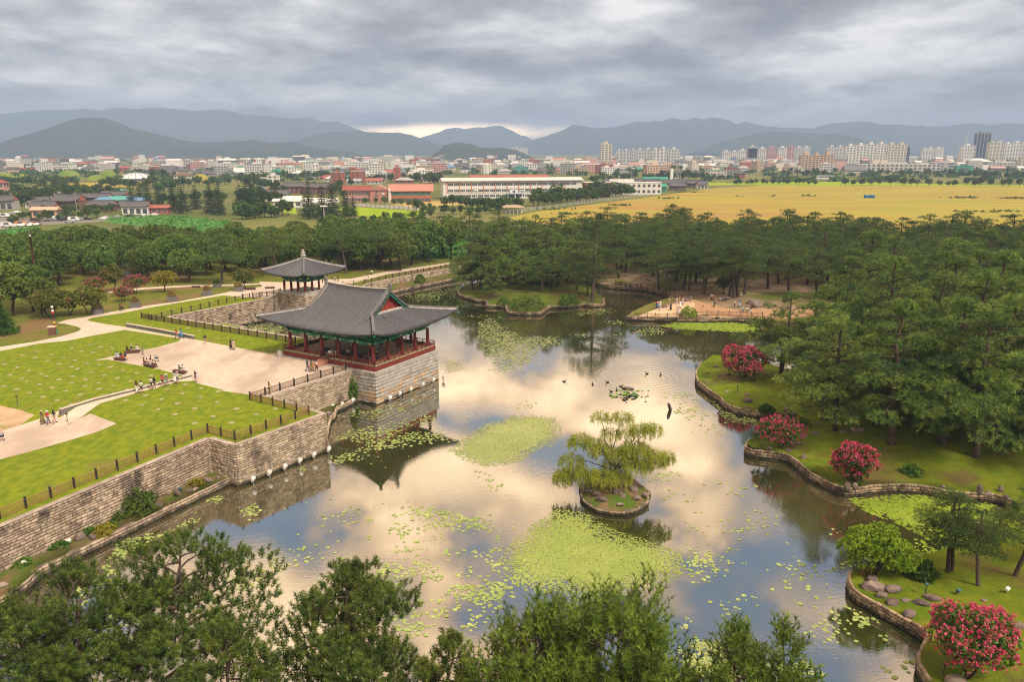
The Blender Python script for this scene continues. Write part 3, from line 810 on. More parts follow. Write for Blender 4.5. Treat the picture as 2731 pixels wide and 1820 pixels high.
HILLS=[
 (8600,1500,[(-300,300),(-120,285)]+dA((0,210),(130,185),(240,160),(420,142),(560,152),(760,135),(900,148),(1050,125),(1220,135),(1350,118),(1600,138),(1760,150),(1900,138),(2000,138),(2180,180))+dB((0,190),(250,208),(400,225),(580,212),(700,245),(850,245),(950,290),(1100,345),(1300,430),(1500,520),(1700,600))),
 (4300,900,[(-300,350)]+dA((-200,460),(0,440),(250,410),(500,370),(620,300),(780,230),(870,210),(960,225),(1100,290),(1300,340),(1500,400),(1800,435),(2000,425),(2250,415))+dB((0,420),(100,415),(250,440),(420,430),(600,480),(900,520),(1100,570),(1250,610))),
 (6200,1100,dB((350,500),(450,430),(650,365),(800,340),(950,335),(1100,343),(1250,345),(1380,344),(1500,365),(1580,392),(1700,430),(1850,470),(2000,500),(2200,560),(2400,620))),
 (9600,1500,dB((1400,470),(1580,400),(1650,375),(1750,350),(1800,325),(1900,305),(1990,318),(2060,303),(2160,300),(2230,285))+dC((130,285),(180,308),(240,335),(300,372),(345,378),(410,412),(500,460),(700,560))),
 (8000,1500,dC((250,500),(340,445),(430,408),(560,365),(640,340),(690,325),(760,275),(830,285),(950,308),(1110,308),(1200,288),(1330,252),(1450,255),(1490,242),(1570,245),(1640,213),(1700,222),(1780,240),(1850,215),(1930,230),(2000,213),(2100,222),(2200,265))+dE((0,237),(60,235),(120,217),(230,250),(300,256),(380,275),(480,268),(700,280),(800,235),(960,222),(1080,222),(1200,247),(1380,245),(1430,255),(1520,250),(1560,258),(1700,260),(1830,245),(1940,233),(2090,252),(2230,232),(2353,250),(2600,240),(2900,270),(3300,320))),
 (3400,500,dB((1700,560),(1800,462),(1930,435),(2050,455),(2130,480),(2240,486))+dC((0,480),(100,480),(250,502),(350,545),(420,580),(520,640))),
 (5600,800,dE((-250,470),(-100,400),(100,340),(300,302),(620,312),(760,322),(860,318),(960,345),(1080,395),(1180,440),(1350,500))),
]
build_hills()
# ------------------------------------------------------------------ stone walls
def path_frames(poly):
 """cumulative length and a sampler that gives point and outward (right-hand) normal along a polyline"""
 P=np.array(poly,float)
 seg=np.diff(P,axis=0)
 L=np.hypot(seg[:,0],seg[:,1])
 S=np.concatenate([[0],np.cumsum(L)])
 nrm=np.column_stack([seg[:,1],-seg[:,0]])/L[:,None]
 vn=np.concatenate([[nrm[0]],nrm[:-1]+nrm[1:],[nrm[-1]]])
 vn/=np.linalg.norm(vn,axis=1)[:,None]
 def at(s,sharp=None):
  s=min(max(s,0),S[-1])
  i=min(int(np.searchsorted(S,s,'right'))-1,len(seg)-1)
  t=(s-S[i])/L[i]
  p=P[i]+seg[i]*t
  n=nrm[i]if sharp else vn[i]*(1-t)+vn[i+1]*t
  return p,n/np.linalg.norm(n)
 return S,at
def stone_row_items(poly,z0,z1,ch,sl,sharp,seed,jit=0.25,batter=0.06):
 """stones of a wall: list of (mid point, direction angle, length, z centre, height, outward offset)"""
 r=random.Random(seed)
 S,at=path_frames(poly)
 items=[]
 runs=[(S[i],S[i+1])for i in range(len(S)-1)]if sharp else[(0,S[-1])]
 rows=max(1,int(round((z1-z0)/ch)))
 cut=np.cumsum([0]+[r.uniform(.72,1.3)for _ in range(rows)])
 cut=z0+cut/cut[-1]*(z1-z0)
 for a,b in runs:
  for k in range(rows):
   hh=cut[k+1]-cut[k]
   s=a
   first=True
   while s<b-1e-3:
    l=sl*r.uniform(1-jit,1+jit*1.3)
    if first:
     l*=r.uniform(0.45,1.0)
     first=False
    if b-s-l<sl*0.35:
     l=b-s
    eps=1e-3
    p,n=at((s+min(s+l,b))/2,sharp)
    pa,_=at(s+eps,sharp)
    pb,_=at(s+l-eps,sharp)
    d=pb-pa
    ang=math.atan2(d[1],d[0])
    mid=(pa+pb)/2
    nn=np.array([d[1],-d[0]])/max(np.hypot(*d),1e-6)
    items.append((mid[0],mid[1],nn[0],nn[1],ang,l,(cut[k]+cut[k+1])/2+r.uniform(-.01,.01),hh*r.uniform(.82,.95),r.uniform(0.0,0.05)+batter*(1-(k+.5)/rows)))
    s+=l
 return items
def unit_stone(seed):
 """one dressed block: x length 1, z height 1, y from 0 (back) to -1 (face); 5 faces plus chamfer"""
 r=random.Random(seed)
 j=lambda a:r.uniform(-a,a)
 V=[(-.5,.3,-.5),(.5,.3,-.5),(.5,.3,.5),(-.5,.3,.5)]
 V+=[(-.5,-.55,-.5),(.5,-.55,-.5),(.5,-.55,.5),(-.5,-.55,.5)]
 V+=[(-.455+j(.03),-1+j(.15),-.43+j(.05)),(.455+j(.03),-1+j(.15),-.43+j(.05)),(.455+j(.03),-1+j(.15),.43+j(.05)),(-.455+j(.03),-1+j(.15),.43+j(.05))]
 F=[(8,9,10,11)]
 for a,b in((0,4),(4,8)):
  for i in range(4):
   k=(i+1)%4
   F.append((a+i,a+k,b+k,b+i))
 return np.array(V),np.array(F)
STONES=[unit_stone(i)for i in range(8)]
STONE_MESH={}
def stone_mesh(i,m):
 k=(i,m.name)
 if k not in STONE_MESH:
  STONE_MESH[k]=mesh_np('stone',STONES[i][0],STONES[i][1],m)
 return STONE_MESH[k]
def stone_wall(name,label,cat,poly,z0,z1,ch,sl,m,sharp=False,seed=1,depth=0.12,coping=None,limit=300,group=None,inward=0.5,pick=None,jit=.25,core=True):
 """a wall thing: core, stones (the 300 that show largest singly, the rest joined), coping blocks"""
 t=thing(name,label,cat,(0,0,0),0,group)
 items=stone_row_items(poly,z0,z1,ch,sl,sharp,seed,jit)
 items.sort(key=lambda q:math.hypot(q[0],q[1])/q[5])
 r=random.Random(seed+5)
 one,rest=items[:limit],items[limit:]
 for q in one:
  x,y,nx,ny,ang,l,zc,h,off=q
  mm=m if pick is None else M[pick(r,q)]
  o=obj('stone',stone_mesh(r.randrange(8),mm),t)
  o.matrix_world=Matrix.Translation((x+nx*off,y+ny*off,zc))@Matrix.Rotation(ang,4,'Z')@Matrix.Diagonal((l-0.045,depth,h,1))
 if rest:
  VV,FF=[],[]
  b=0
  for q in rest:
   x,y,nx,ny,ang,l,zc,h,off=q
   U,F=STONES[r.randrange(8)]
   c,s=math.cos(ang),math.sin(ang)
   X,Y=U[:,0]*(l-0.045),U[:,1]*depth
   VV.append(np.column_stack([x+nx*off+X*c-Y*s,y+ny*off+X*s+Y*c,zc+U[:,2]*h]))
   FF.append(F+b)
   b+=12
  o=obj('stonework',mesh_np('stonework',np.concatenate(VV),np.concatenate(FF),m),t)
  tag(o,kind='stuff')
 if core:
  S,at=path_frames(poly)
  n=max(2,int(S[-1]/0.8))
  ss=sorted(set(list(np.linspace(0,S[-1],n))+list(S)))
  P=np.array([at(s,False)[0]for s in ss])
  N=np.array([at(s,False)[1]for s in ss])
  k=len(ss)
  A=P+N*0.03
  Bk=P-N*inward
  V=np.concatenate([np.column_stack([A,np.full(k,z0-.4)]),np.column_stack([A,np.full(k,z1-.05)]),np.column_stack([Bk,np.full(k,z1-.05)])])
  F=[(i,i+1,k+i+1,k+i)for i in range(k-1)]+[(k+i,k+i+1,2*k+i+1,2*k+i)for i in range(k-1)]
  obj('wall_core',mesh_np('wall_core',V,F,M['mortar']),t)
 if coping:
  cl,cw,chh,over=coping
  S,at=path_frames(poly)
  runs=[(S[i],S[i+1])for i in range(len(S)-1)]if sharp else[(0,S[-1])]
  r2=random.Random(seed+9)
  U,F=bevel_block()
  me=COPE.setdefault('m',mesh_np('coping_stone',U,F,M['coping']))
  for a,b in runs:
   s=a
   while s<b-1e-3:
    l=min(cl*r2.uniform(.8,1.25),b-s)
    if b-s-l<cl*.4:
     l=b-s
    pa,_=at(s+1e-3,sharp)
    pb,_=at(s+l-1e-3,sharp)
    d=pb-pa
    nn=np.array([d[1],-d[0]])/max(np.hypot(*d),1e-6)
    mid=(pa+pb)/2+nn*(over-cw/2)
    o=obj('coping_stone',me,t)
    o.matrix_world=Matrix.Translation((mid[0],mid[1],z1+chh/2-.04))@Matrix.Rotation(math.atan2(d[1],d[0]),4,'Z')@Matrix.Diagonal((l-.015,cw,chh,1))
    s+=l
 return t
COPE={}
def bevel_block(e=.06):
 V,F=[],[]
 for z,k in((-.5,0),(.5-e*1.6,0),(.5,e)):
  V+=[(-.5+k,-.5+k,z),(.5-k,-.5+k,z),(.5-k,.5-k,z),(-.5+k,.5-k,z)]
 for a in(0,4):
  for i in range(4):
   j=(i+1)%4
   F.append((a+i,a+j,a+j+4,a+i+4))
 F+=[(8,9,10,11),(3,2,1,0)]
 return np.array(V),np.array(F)
def rev(p):
 return list(p)[::-1]
D_=DATA
# every wall line runs so that the water lies on its right-hand side
stone_wall('retaining_wall','long weathered stone wall below the lawn fence at the lower left','wall',D_['front_wall'],0.7,4.86,0.275,0.56,M['stone'],True,21,0.13,(1.3,.62,.16,.12))
stone_wall('retaining_wall','pale stone bastion wall jutting into the pond below the fenced lawn','wall',D_['bastion'],-0.3,4.86,0.265,0.55,M['stone_clean'],True,22,0.13,(1.3,.62,.16,.12))
stone_wall('retaining_wall','stone wall in the recess between the bastion and the big pavilion base','wall',D_['recess'],0.7,4.86,0.29,0.62,M['stone_clean'],True,23,0.13,(1.3,.7,.16,.12))
inl=D_['inlet']
stone_wall('retaining_wall','stone wall on the far side of the narrow inlet behind the lawn','wall',inl[1:4],-0.3,4.86,0.32,0.75,M['stone'],True,24,0.13,(1.5,.6,.16,.12))
stone_wall('retaining_wall','stone wall on the near side of the narrow inlet, facing away','wall',inl[0:2],-0.3,4.86,0.40,0.9,M['stone'],True,25,0.13,(1.5,.6,.16,.12),limit=0)
stone_wall('retaining_wall','low pale stone wall under the fence of the north path','wall',[D_['base2'][2]]+D_['north_wall'],0.6,2.42,0.30,0.7,M['stone_clean'],False,26,0.12,(1.4,.5,.14,.10))
stone_wall('kerb_wall','low rough stone edge of the planted strip along the lower left water','wall',D_['low_wall1'],-0.25,0.92,0.28,0.55,M['stone'],False,27,0.16)
stone_wall('kerb_wall','low stone edge of the planted strip in the recess by the pavilion','wall',D_['low_wall2'],-0.25,0.92,0.28,0.55,M['stone_clean'],False,28,0.16)
stone_wall('kerb_wall','low stone edge of the grass strip along the north end of the pond','wall',[(-41.4,174.29)]+D_['low_wall_n'],-0.25,0.92,0.36,0.9,M['stone'],False,29,0.16,limit=90)
rw=D_['right_walls']
stone_wall('bank_wall','curving rough stone wall round the grassy point with the large pink tree','wall',rw[0],-0.25,1.10,0.27,0.55,M['stone_bank'],False,31,0.17,jit=.4)
stone_wall('bank_wall','curving rough stone wall in front of the round pink bush','wall',rw[1],-0.25,1.10,0.27,0.52,M['stone_bank'],False,32,0.17,jit=.4)
stone_wall('bank_wall','curving rough stone wall of the nearest right bank with brown boulders','wall',rw[2],-0.25,1.10,0.27,0.50,M['stone_bank'],False,33,0.17,jit=.4)
stone_wall('bank_wall','low stone wall of the far promontory where visitors gather','wall',D_['prom_wall'],-0.25,1.08,0.42,0.9,M['stone_bank'],False,34,0.16,limit=110,jit=.4)
stone_wall('bank_wall','shaded low stone wall along the dark channel behind the island','wall',D_['back_wall'],-0.25,1.08,0.42,1.0,M['stone_bank'],False,35,0.16,limit=0,jit=.4)
isl=[tuple(p)for p in DATA['island']]
stone_wall('island_wall','rough pale stone edge of the pine island','wall',isl[:15],-0.25,0.85,0.36,0.75,M['stone_bank'],False,36,0.17,limit=220,jit=.4)
ist=[tuple(p)for p in DATA['islet']]
stone_wall('islet_wall','dark stone edge of the tiny willow islet','wall',ist+ist[:1],-0.25,0.48,0.24,0.5,M['stone_bank'],False,37,0.17,jit=.4)
# ------------------------------------------------------------------ Korean pavilions
def rib_mesh(name,pts,across,w,h,m):
 """half-round tile row along pts (local), across = unit vector"""
 V,F=[],[]
 a=Vector(across)
 n=len(pts)
 for p in pts:
  p=Vector(p)
  for k,z in((-.5,-.02),(-.30,h*.8),(0,h),(.30,h*.8),(.5,-.02)):
   V.append(p+a*(w*k)+Vector((0,0,z)))
 for i in range(n-1):
  for k in range(4):
   F.append((i*5+k,i*5+k+1,(i+1)*5+k+1,(i+1)*5+k))
 F.append((0,1,2,3,4))
 b=(n-1)*5
 F.append((b+4,b+3,b+2,b+1,b))
 me=bpy.data.meshes.new(name)
 me.from_pydata(V,[],F)
 me.materials.append(m)
 me.polygons.foreach_set('use_smooth',[len(f)==4 for f in F])
 me.update()
 return me
def roof_rows(A,B,A0,B0,ug,vg,zr,ze,lift,k,sag,nseg=9):
 """row functions of a hipped or hip-and-gable roof; returns main(u) and side(v), each a list of points from top to eave"""
 g=lambda t:t+k*t*(1-t)
 zg=(zr+(ze-zr)*g(vg/B0))if vg>0 else zr
 zc=ze+lift
 def hip(s):
  return(ug+(A-ug)*s,vg+(B-vg)*s,zg+(zc-zg)*(s+.32*s*(1-s)))
 def main(u):
  au=abs(u)
  e=(au/A)**3
  ve,z1=B0+(B-B0)*e,ze+lift*e
  if au<=ug:
   zt=zr+sag*(au/max(ug,.01))**2
   return[(u,ve*t,zt+(z1-zt)*g(t))for t in np.linspace(0,1,nseg)]
  s=(au-ug)/(A-ug)
  _,vh,zh=hip(s)
  return[(u,vh+(ve-vh)*t,zh+(z1-zh)*(t+.3*t*(1-t)*(1-s)))for t in np.linspace(0,1,nseg)]
 def side(v):
  av=abs(v)
  e=(av/B)**3
  ue,z1=A0+(A-A0)*e,ze+lift*e
  if av<=vg:
   uh,zh,s=ug,zg,0
  else:
   s=(av-vg)/(B-vg)
   uh,_,zh=hip(s)
  return[(uh+(ue-uh)*t,v,zh+(z1-zh)*(t+.42*t*(1-t)*(1-s)))for t in np.linspace(0,1,nseg)]
 return main,side,hip,zg,zc
def grid_surface(rows,thick=0.16):
 """surface through rows of points with an underside"""
 V,F=[],[]
 n=len(rows[0])
 for r in rows:
  V+=r
 for i in range(len(rows)-1):
  for j in range(n-1):
   F.append((i*n+j,i*n+j+1,(i+1)*n+j+1,(i+1)*n+j))
 b=len(V)
 V+=[(x,y,z-thick)for x,y,z in V]
 F+=[tuple(b+i for i in f[::-1])for f in F]
 for i in range(len(rows)-1): # eave edge
  a,c=i*n+n-1,(i+1)*n+n-1
  F.append((a,a+b,c+b,c))
 return V,F
def build_pavilion(root,A,B,A0,B0,ug,vg,zr,ze,lift,k,sag,sp,gable):
 main,side,hip,zg,zc=roof_rows(A,B,A0,B0,ug,vg,zr,ze,lift,k,sag)
 mb=MB()
 for sgn in(1,-1):
  us=sorted(set(list(np.linspace(-A,A,45))+[-ug,ug]))
  V,F=grid_surface([[(p[0],p[1]*sgn,p[2])for p in main(u)]for u in us])
  mb.add(V,F)
  vs=sorted(set(list(np.linspace(-B,B,37))+[-vg,vg]))
  V,F=grid_surface([[(p[0]*sgn,p[1],p[2])for p in side(v)]for v in vs])
  mb.add(V,F)
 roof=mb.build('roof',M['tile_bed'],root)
 for sgn in(-1,1):
  n=int(2*A/sp)
  for i in range(n):
   u=-A+(i+.5)*2*A/n
   pts=[(p[0],p[1]*sgn,p[2])for p in main(u)]
   if(Vector(pts[0])-Vector(pts[-1])).length>.4:
    obj('tile_row',rib_mesh('tile_row',pts,(1,0,0),.17,.13,M['tile']),roof)
  n=int(2*B/sp)
  for i in range(n):
   v=-B+(i+.5)*2*B/n
   pts=[(p[0]*sgn,p[1],p[2])for p in side(v)]
   if(Vector(pts[0])-Vector(pts[-1])).length>.4:
    obj('tile_row',rib_mesh('tile_row',pts,(0,1,0),.17,.13,M['tile']),roof)
 # hips
 for su in(1,-1):
  for sv in(1,-1):
   pts=[hip(s)for s in np.linspace(0.0,.985,10)]
   pts=[(p[0]*su,p[1]*sv,p[2])for p in pts]
   mb=MB()
   for a,b in zip(pts[:-1],pts[1:]):
    a,b=Vector(a),Vector(b)
    mb.bar(a+Vector((0,0,.10)),b+Vector((0,0,.10)),.34,.30,1)
    mb.bar(a+Vector((0,0,.30)),b+Vector((0,0,.30)),.40,.11,0)
   e=Vector(pts[-1])
   mb.cbox(e+Vector((0,0,.22)),(.36,.36,.5),0)
   mb.build('hip_ridge',[M['ridge'],M['lime']],root)
   # corner beam under the eave
   c0=Vector((hip(.35)[0]*su,hip(.35)[1]*sv,hip(.35)[2]-.45))
   c1=Vector((hip(.97)[0]*su,hip(.97)[1]*sv,hip(.97)[2]-.34))
   MB().bar(c0,c1,.30,.36).build('corner_rafter',M['green'],root)
 # rafters under the eaves, both layers, one mesh a side
 for sgn in(-1,1):
  mb=MB()
  n=int(2*A0/.42)
  for i in range(n):
   u=-A0+(i+.5)*2*A0/n
   r=main(u)
   pe,pi=Vector(r[-1]),Vector(r[-4])if(Vector(r[-1])-Vector(r[0])).length>4 else Vector(r[0])
   if(pe-pi).length<.6:
    continue
   d=(pi-pe).normalized()
   a=pe+d*.12+Vector((0,0,-.25))
   b=pe+d*min((pe-pi).length,3.4)+Vector((0,0,-.27))
   a.y*=sgn
   b.y*=sgn
   mb.tube([a,b],.075,5)
  tag(mb.build('rafter',M['green'],root),kind='stuff')
  mb=MB()
  n=int(2*B0/.42)
  for i in range(n):
   v=-B0+(i+.5)*2*B0/n
   r=side(v)
   pe,pi=Vector(r[-1]),Vector(r[-5])if(Vector(r[-1])-Vector(r[0])).length>4 else Vector(r[0])
   if(pe-pi).length<.6:
    continue
   d=(pi-pe).normalized()
   a=pe+d*.12+Vector((0,0,-.25))
   b=pe+d*min((pe-pi).length,3.2)+Vector((0,0,-.27))
   a.x*=sgn
   b.x*=sgn
   mb.tube([a,b],.075,5)
  tag(mb.build('rafter',M['green'],root),kind='stuff')
 if gable:
  # main ridge
  mb=MB()
  us=np.linspace(-ug-.25,ug+.25,15)
  zz=[zr+sag*(u/ug)**2 for u in us]
  for i in range(14):
   a,b=Vector((us[i],0,zz[i])),Vector((us[i+1],0,zz[i+1]))
   mb.bar(a+Vector((0,0,.18)),b+Vector((0,0,.18)),.34,.42,0)
   mb.bar(a+Vector((0,0,.44)),b+Vector((0,0,.44)),.40,.10,1)
  mb.build('main_ridge',[M['ridge'],M['lime']],root)
  for su in(1,-1):
   # owl-tail ornament at each end of the ridge
   mb=MB()
   x=su*(ug+.05)
   zt=zr+sag
   poly=[(x-su*.25,zt+.35),(x+su*.32,zt+.35),(x+su*.34,zt+1.0),(x+su*.16,zt+1.45),(x+su*.02,zt+1.15),(x-su*.22,zt+.85)]
   V=[(p,-.16,q)for p,q in poly]+[(p,.16,q)for p,q in poly]
   n=len(poly)
   F=[tuple(range(n)),tuple(range(2*n-1,n-1,-1))]+[(i,(i+1)%n,(i+1)%n+n,i+n)for i in range(n)]
   mb.add(V,F)
   mb.build('ridge_ornament',M['ridge'],root)
   xg=su*(ug-.55)
   # gable boards
   g=lambda t:t+k*t*(1-t)
   nb=22
   gb=MB()
   gb.add([(xg-su*.12,-vg,zg-.2),(xg-su*.12,vg,zg-.2),(xg-su*.12,0,zr+sag-.1)],[(0,1,2)])
   gw=gb.build('gable_wall',M['red'],root)
   for i in range(nb):
    v0=-vg*.96+2*vg*.96*i/nb
    v1=v0+2*vg*.96/nb-.04
    zt=min(zr+(ze-zr)*g(abs(v0)/B0),zr+(ze-zr)*g(abs(v1)/B0))-.16
    if zt-zg<.12:
     continue
    off=.03 if i%2 else 0.0
    MB().box(min(xg,xg+su*(.05+off)),max(xg,xg+su*(.05+off)),v0,v1,zg-.1,zt).build('gable_board',M['red_board'],gw)
   # barge boards and verge tiles
   for sv in(1,-1):
    mb,vt=MB(),MB()
    ts=np.linspace(0,vg*1.02,9)
    P=[Vector((su*(ug+.02),sv*v,zr+sag*1.0+(ze-zr)*g(v/B0)-sag*min(1,v/vg)))for v in ts]
    for a,b in zip(P[:-1],P[1:]):
     mb.bar(a+Vector((su*.10,0,-.30)),b+Vector((su*.10,0,-.30)),.07,.42)
     vt.bar(a+Vector((-su*.30,0,.16)),b+Vector((-su*.30,0,.16)),.34,.32,1)
     vt.bar(a+Vector((-su*.30,0,.37)),b+Vector((-su*.30,0,.37)),.40,.11,0)
    mb.build('barge_board',M['green_d'],root)
    vt.build('gable_ridge',[M['ridge'],M['lime']],root)
    m2=MB()
    L=int((P[0]-P[-1]).length/.34)
    for i in range(L):
     t=(i+.5)/L*(len(P)-1)
     a=P[int(t)].lerp(P[min(int(t)+1,len(P)-1)],t%1)
     m2.tube([a+Vector((-su*.12,0,.08)),a+Vector((su*.36,0,-.02))],.10,6)
    tag(m2.build('verge_tile',M['tile'],root),kind='stuff')
   # sill ridge at the foot of the gable
   mb=MB()
   mb.box(min(su*(ug-.35),su*(ug+.02)),max(su*(ug-.35),su*(ug+.02)),-vg,vg,zg+.02,zg+.30)
   mb.build('gable_sill',M['lime'],root)
 return main,side,zg,zc
def bracket_meshes():
 """column bracket set (arms stepping out) and the arched board between columns; local x along the wall, -y outward"""
 mb=MB()
 mb.box(-.20,.20,-.20,.20,0,.16,1)
 for k,(w,o,z)in enumerate(((.95,.55,.16),(1.35,.95,.42),(1.75,1.3,.68))):
  mb.box(-w/2,w/2,-.09,.09,z,z+.20,k%2)
  mb.box(-.09,.09,-o,.35,z+.01,z+.21,(k+1)%2)
  mb.add([(-.08,-o,z+.03),(.08,-o,z+.03),(.08,-o-.30,z+.24),(-.08,-o-.30,z+.24),(-.08,-o,z+.20),(.08,-o,z+.20)],
    [(0,1,2,3),(4,3,2,5),(0,3,4),(1,5,2)],0)
  for s in(-1,1):
   mb.box(s*w/2-.11*(s>0),s*w/2+.11*(s<0),-.12,.12,z+.20,z+.28,1)
 b=mb.mesh('bracket_set',[M['green'],M['green_d'],M['orange_paint']])
 mb=MB()
 for s in(-1,1):
  mb.bar((0,0,.72),(s*.62,0,.02),.09,.16,0)
  mb.bar((s*.62,0,.06),(s*.95,0,.30),.08,.12,1)
 mb.box(-.22,.22,-.08,.08,.68,.86,0)
 mb.box(-.10,.10,-.06,.06,.30,.50,2)
 f=mb.mesh('flower_board',[M['green'],M['green_d'],M['orange_paint']])
 return b,f
BRACKET,FLOWER=bracket_meshes()
COLMESH={}
def column(root,x,y,z0,z1,r,m='red'):
 k=(round(z1-z0,3),r)
 if k not in COLMESH:
  h=z1-z0
  mb=MB().lathe([(r*.98,0),(r*1.03,h*.35),(r*.98,h*.7),(r*.86,h)],14)
  COLMESH[k]=(mb.mesh('column',M[m],True),MB().lathe([(r*1.5,0),(r*1.5,.08),(r*1.25,.16)],12).mesh('column_base',M['granite']))
 c=obj('column',COLMESH[k][0],root,(x,y,z0))
 obj('column_base',COLMESH[k][1],c,(0,0,0))
 return c
def frame_side(root,pts,zb,nrm,hpl=.9):
 """beams, brackets and boards along one row of column tops; pts local, nrm outward"""
 a,b=Vector((*pts[0],0)),Vector((*pts[-1],0))
 d=(b-a).normalized()
 ang=math.atan2(nrm[1],nrm[0])+math.pi/2
 z=Vector((0,0,1))
 for p,q in zip(pts[:-1],pts[1:]):
  p,q=Vector((*p,0))+d*.22,Vector((*q,0))-d*.22
  bm_=MB()
  bm_.bar(p+z*(zb+.02),q+z*(zb+.02),.22,.42,0)
  L=(q-p).length
  n=Vector((*nrm,0))
  for t0,t1,mi in((.03,.13,1),(.15,.19,2),(.81,.85,2),(.87,.97,1),(.42,.58,3)):
   bm_.bar(p+d*L*t0+n*.008+z*(zb+.02),p+d*L*t1+n*.008+z*(zb+.02),.222,.26,mi)
  bm_.build('beam',[M['green'],M['pale_green'],M['orange_paint'],M['green_d']],root)
 MB().bar(a-d*.35+z*(zb+.31),b+d*.35+z*(zb+.31),.36,.14).build('wall_plate',M['green_d'],root)
 MB().bar(a-d*.3+z*(zb+1.52),b+d*.3+z*(zb+1.52),.26,.34).build('purlin',M['green'],root)
 MB().bar(a+Vector((*nrm,0))*1.15-d*1.0+z*(zb+1.30),b+Vector((*nrm,0))*1.15+d*1.0+z*(zb+1.30),.20,.22).build('eave_purlin',M['green_d'],root)
 MB().bar(a+z*(zb+.95)-Vector((*nrm,0))*.12,b+z*(zb+.95)-Vector((*nrm,0))*.12,.04,.55).build('frieze_board',M['red'],root)
 for i,p in enumerate(pts):
  obj('bracket_set',BRACKET,root,(p[0],p[1],zb+.38),ang)
  if i<len(pts)-1:
   q=pts[i+1]
   L=math.hypot(q[0]-p[0],q[1]-p[1])
   nn=1 if L<2.6 else 2
   for k in range(nn):
    t=(k+1)/(nn+1)if nn==1 else(.32+.36*k)
    obj('flower_board',FLOWER,root,(p[0]+(q[0]-p[0])*t,p[1]+(q[1]-p[1])*t,zb+.42),ang)
def lattice_meshes(L):
 mb=MB().box(0,L,-.025,.025,0,.36)
 pan=mb.mesh('lattice_panel',M['pale_green'])
 mb=MB()
 for s in(-1,1):
  y0,y1=(-.05,-.025)if s<0 else(.025,.05)
  mb.box(0,L,y0,y1,0,.035)
  mb.box(0,L,y0,y1,.325,.36)
  n=max(2,int(L/.28))
  for i in range(n):
   x=L*(i+.5)/n
   mb.box(x-.018,x+.018,y0,y1,.035,.325)
   zz=.12 if i%2 else.21
   mb.box(x+.018,x+L/n-.018,y0,y1,zz,zz+.03)
 return pan,mb.mesh('fretwork',M['red'])
LATT={}
def railing(root,a,b,z,step=1.15,panels=True):
 a,b=Vector((*a,0)),Vector((*b,0))
 L=(b-a).length
 n=max(1,round(L/step))
 d=(b-a)/n
 ang=math.atan2(d.y,d.x)
 key=round(d.length,2)
 if key not in LATT:
  LATT[key]=lattice_meshes(d.length-.10)
 for i in range(n+1):
  p=a+d*i
  MB().box(p.x-.055,p.x+.055,p.y-.055,p.y+.055,z-.25,z+1.0).build('railing_post',M['red'],root)
  if i<n and panels:
   q=p+d.normalized()*.05
   o=obj('lattice_panel',LATT[key][0],root,(q.x,q.y,z+.06),ang)
   tag(obj('fretwork',LATT[key][1],o),kind='stuff')
 for zz,r in((.98,.05),(.70,.03)):
  MB().tube([a+Vector((0,0,z+zz)),b+Vector((0,0,z+zz))],r,6).build('handrail',M['red'],root)
 MB().bar(a+Vector((0,0,z+.46)),b+Vector((0,0,z+.46)),.08,.07).build('middle_rail',M['red'],root)
PC,PRZ=(-24.28,118.42),R(-30.8)
def main_pavilion():
 root=thing('pavilion','large open pavilion with dark grey hip-and-gable tile roof on the pond edge','pavilion',(PC[0],PC[1],0),PRZ)
 build_pavilion(root,12.0,10.2,11.5,9.25,6.5,4.2,15.25,10.42,1.12,.57,.28,.312,True)
 zf=5.6
 xs=[-8.5,-5.1,-1.7,1.7,5.1,8.5]
 ys=[-6.6,-3.3,0,3.3,6.6]
 for x in xs:
  for y in ys:
   if abs(x)>8 or abs(y)>6:
    column(root,x,y,zf,8.72,.27)
 for x in(-5.1,-1.7,1.7,5.1):
  for y in(-3.3,3.3):
   column(root,x,y,zf,9.6,.29)
 for s in(-1,1):
  frame_side(root,[(x,s*6.6)for x in xs],8.85,(0,s))
  frame_side(root,[(s*8.5,y)for y in ys],8.85,(s,0))
 for x in(-5.1,5.1):
  MB().bar((x,-6.6,9.0),(x,6.6,9.0),.3,.4).build('tie_beam',M['green_d'],root)
 MB().box(-8.5,8.5,-6.6,6.6,10.9,10.95).build('ceiling',M['green_d'],root)
 MB().box(-9.3,9.3,-7.3,7.3,5.46,5.6).build('deck_floor',M['floor_wood'],root)
 for s in(-1,1):
  MB().box(-9.42,9.42,min(s*7.3,s*7.42),max(s*7.3,s*7.42),5.08,5.66).build('fascia_board',M['red'],root)
  MB().box(min(s*9.3,s*9.42),max(s*9.3,s*9.42),-7.3,7.3,5.08,5.66).build('fascia_board',M['red'],root)
 # floor beams carrying the deck
 MB().box(-9.2,9.2,-7.2,7.2,4.9,5.46).build('deck_frame',M['red'],root)
 # railing, with the opening for the ramp on the court side
 railing(root,(-9.3,-7.3),(-1.55,-7.3),zf)
 railing(root,(.35,-7.3),(9.3,-7.3),zf)
 railing(root,(9.3,-7.3),(9.3,7.3),zf)
 railing(root,(9.3,7.3),(-9.3,7.3),zf)
 railing(root,(-9.3,7.3),(-9.3,-7.3),zf)
 mb=MB()
 V=[(-1.5,-7.43,5.6),(.3,-7.43,5.6),(.3,-10.4,4.98),(-1.5,-10.4,4.98)]
 V+=[(x,y,4.8)for x,y,z in V]
 mb.add(V,[(0,1,2,3),(0,4,5,1),(1,5,6,2),(2,6,7,3),(3,7,4,0)])
 mb.build('ramp',M['ramp_wood'],root)
 MB().box(-4.2,4.2,-4.2,-4.05,5.6,6.3).build('low_table',M['dark'],root)
 return root
main_pavilion()
bs=[tuple(p)for p in DATA['base']]
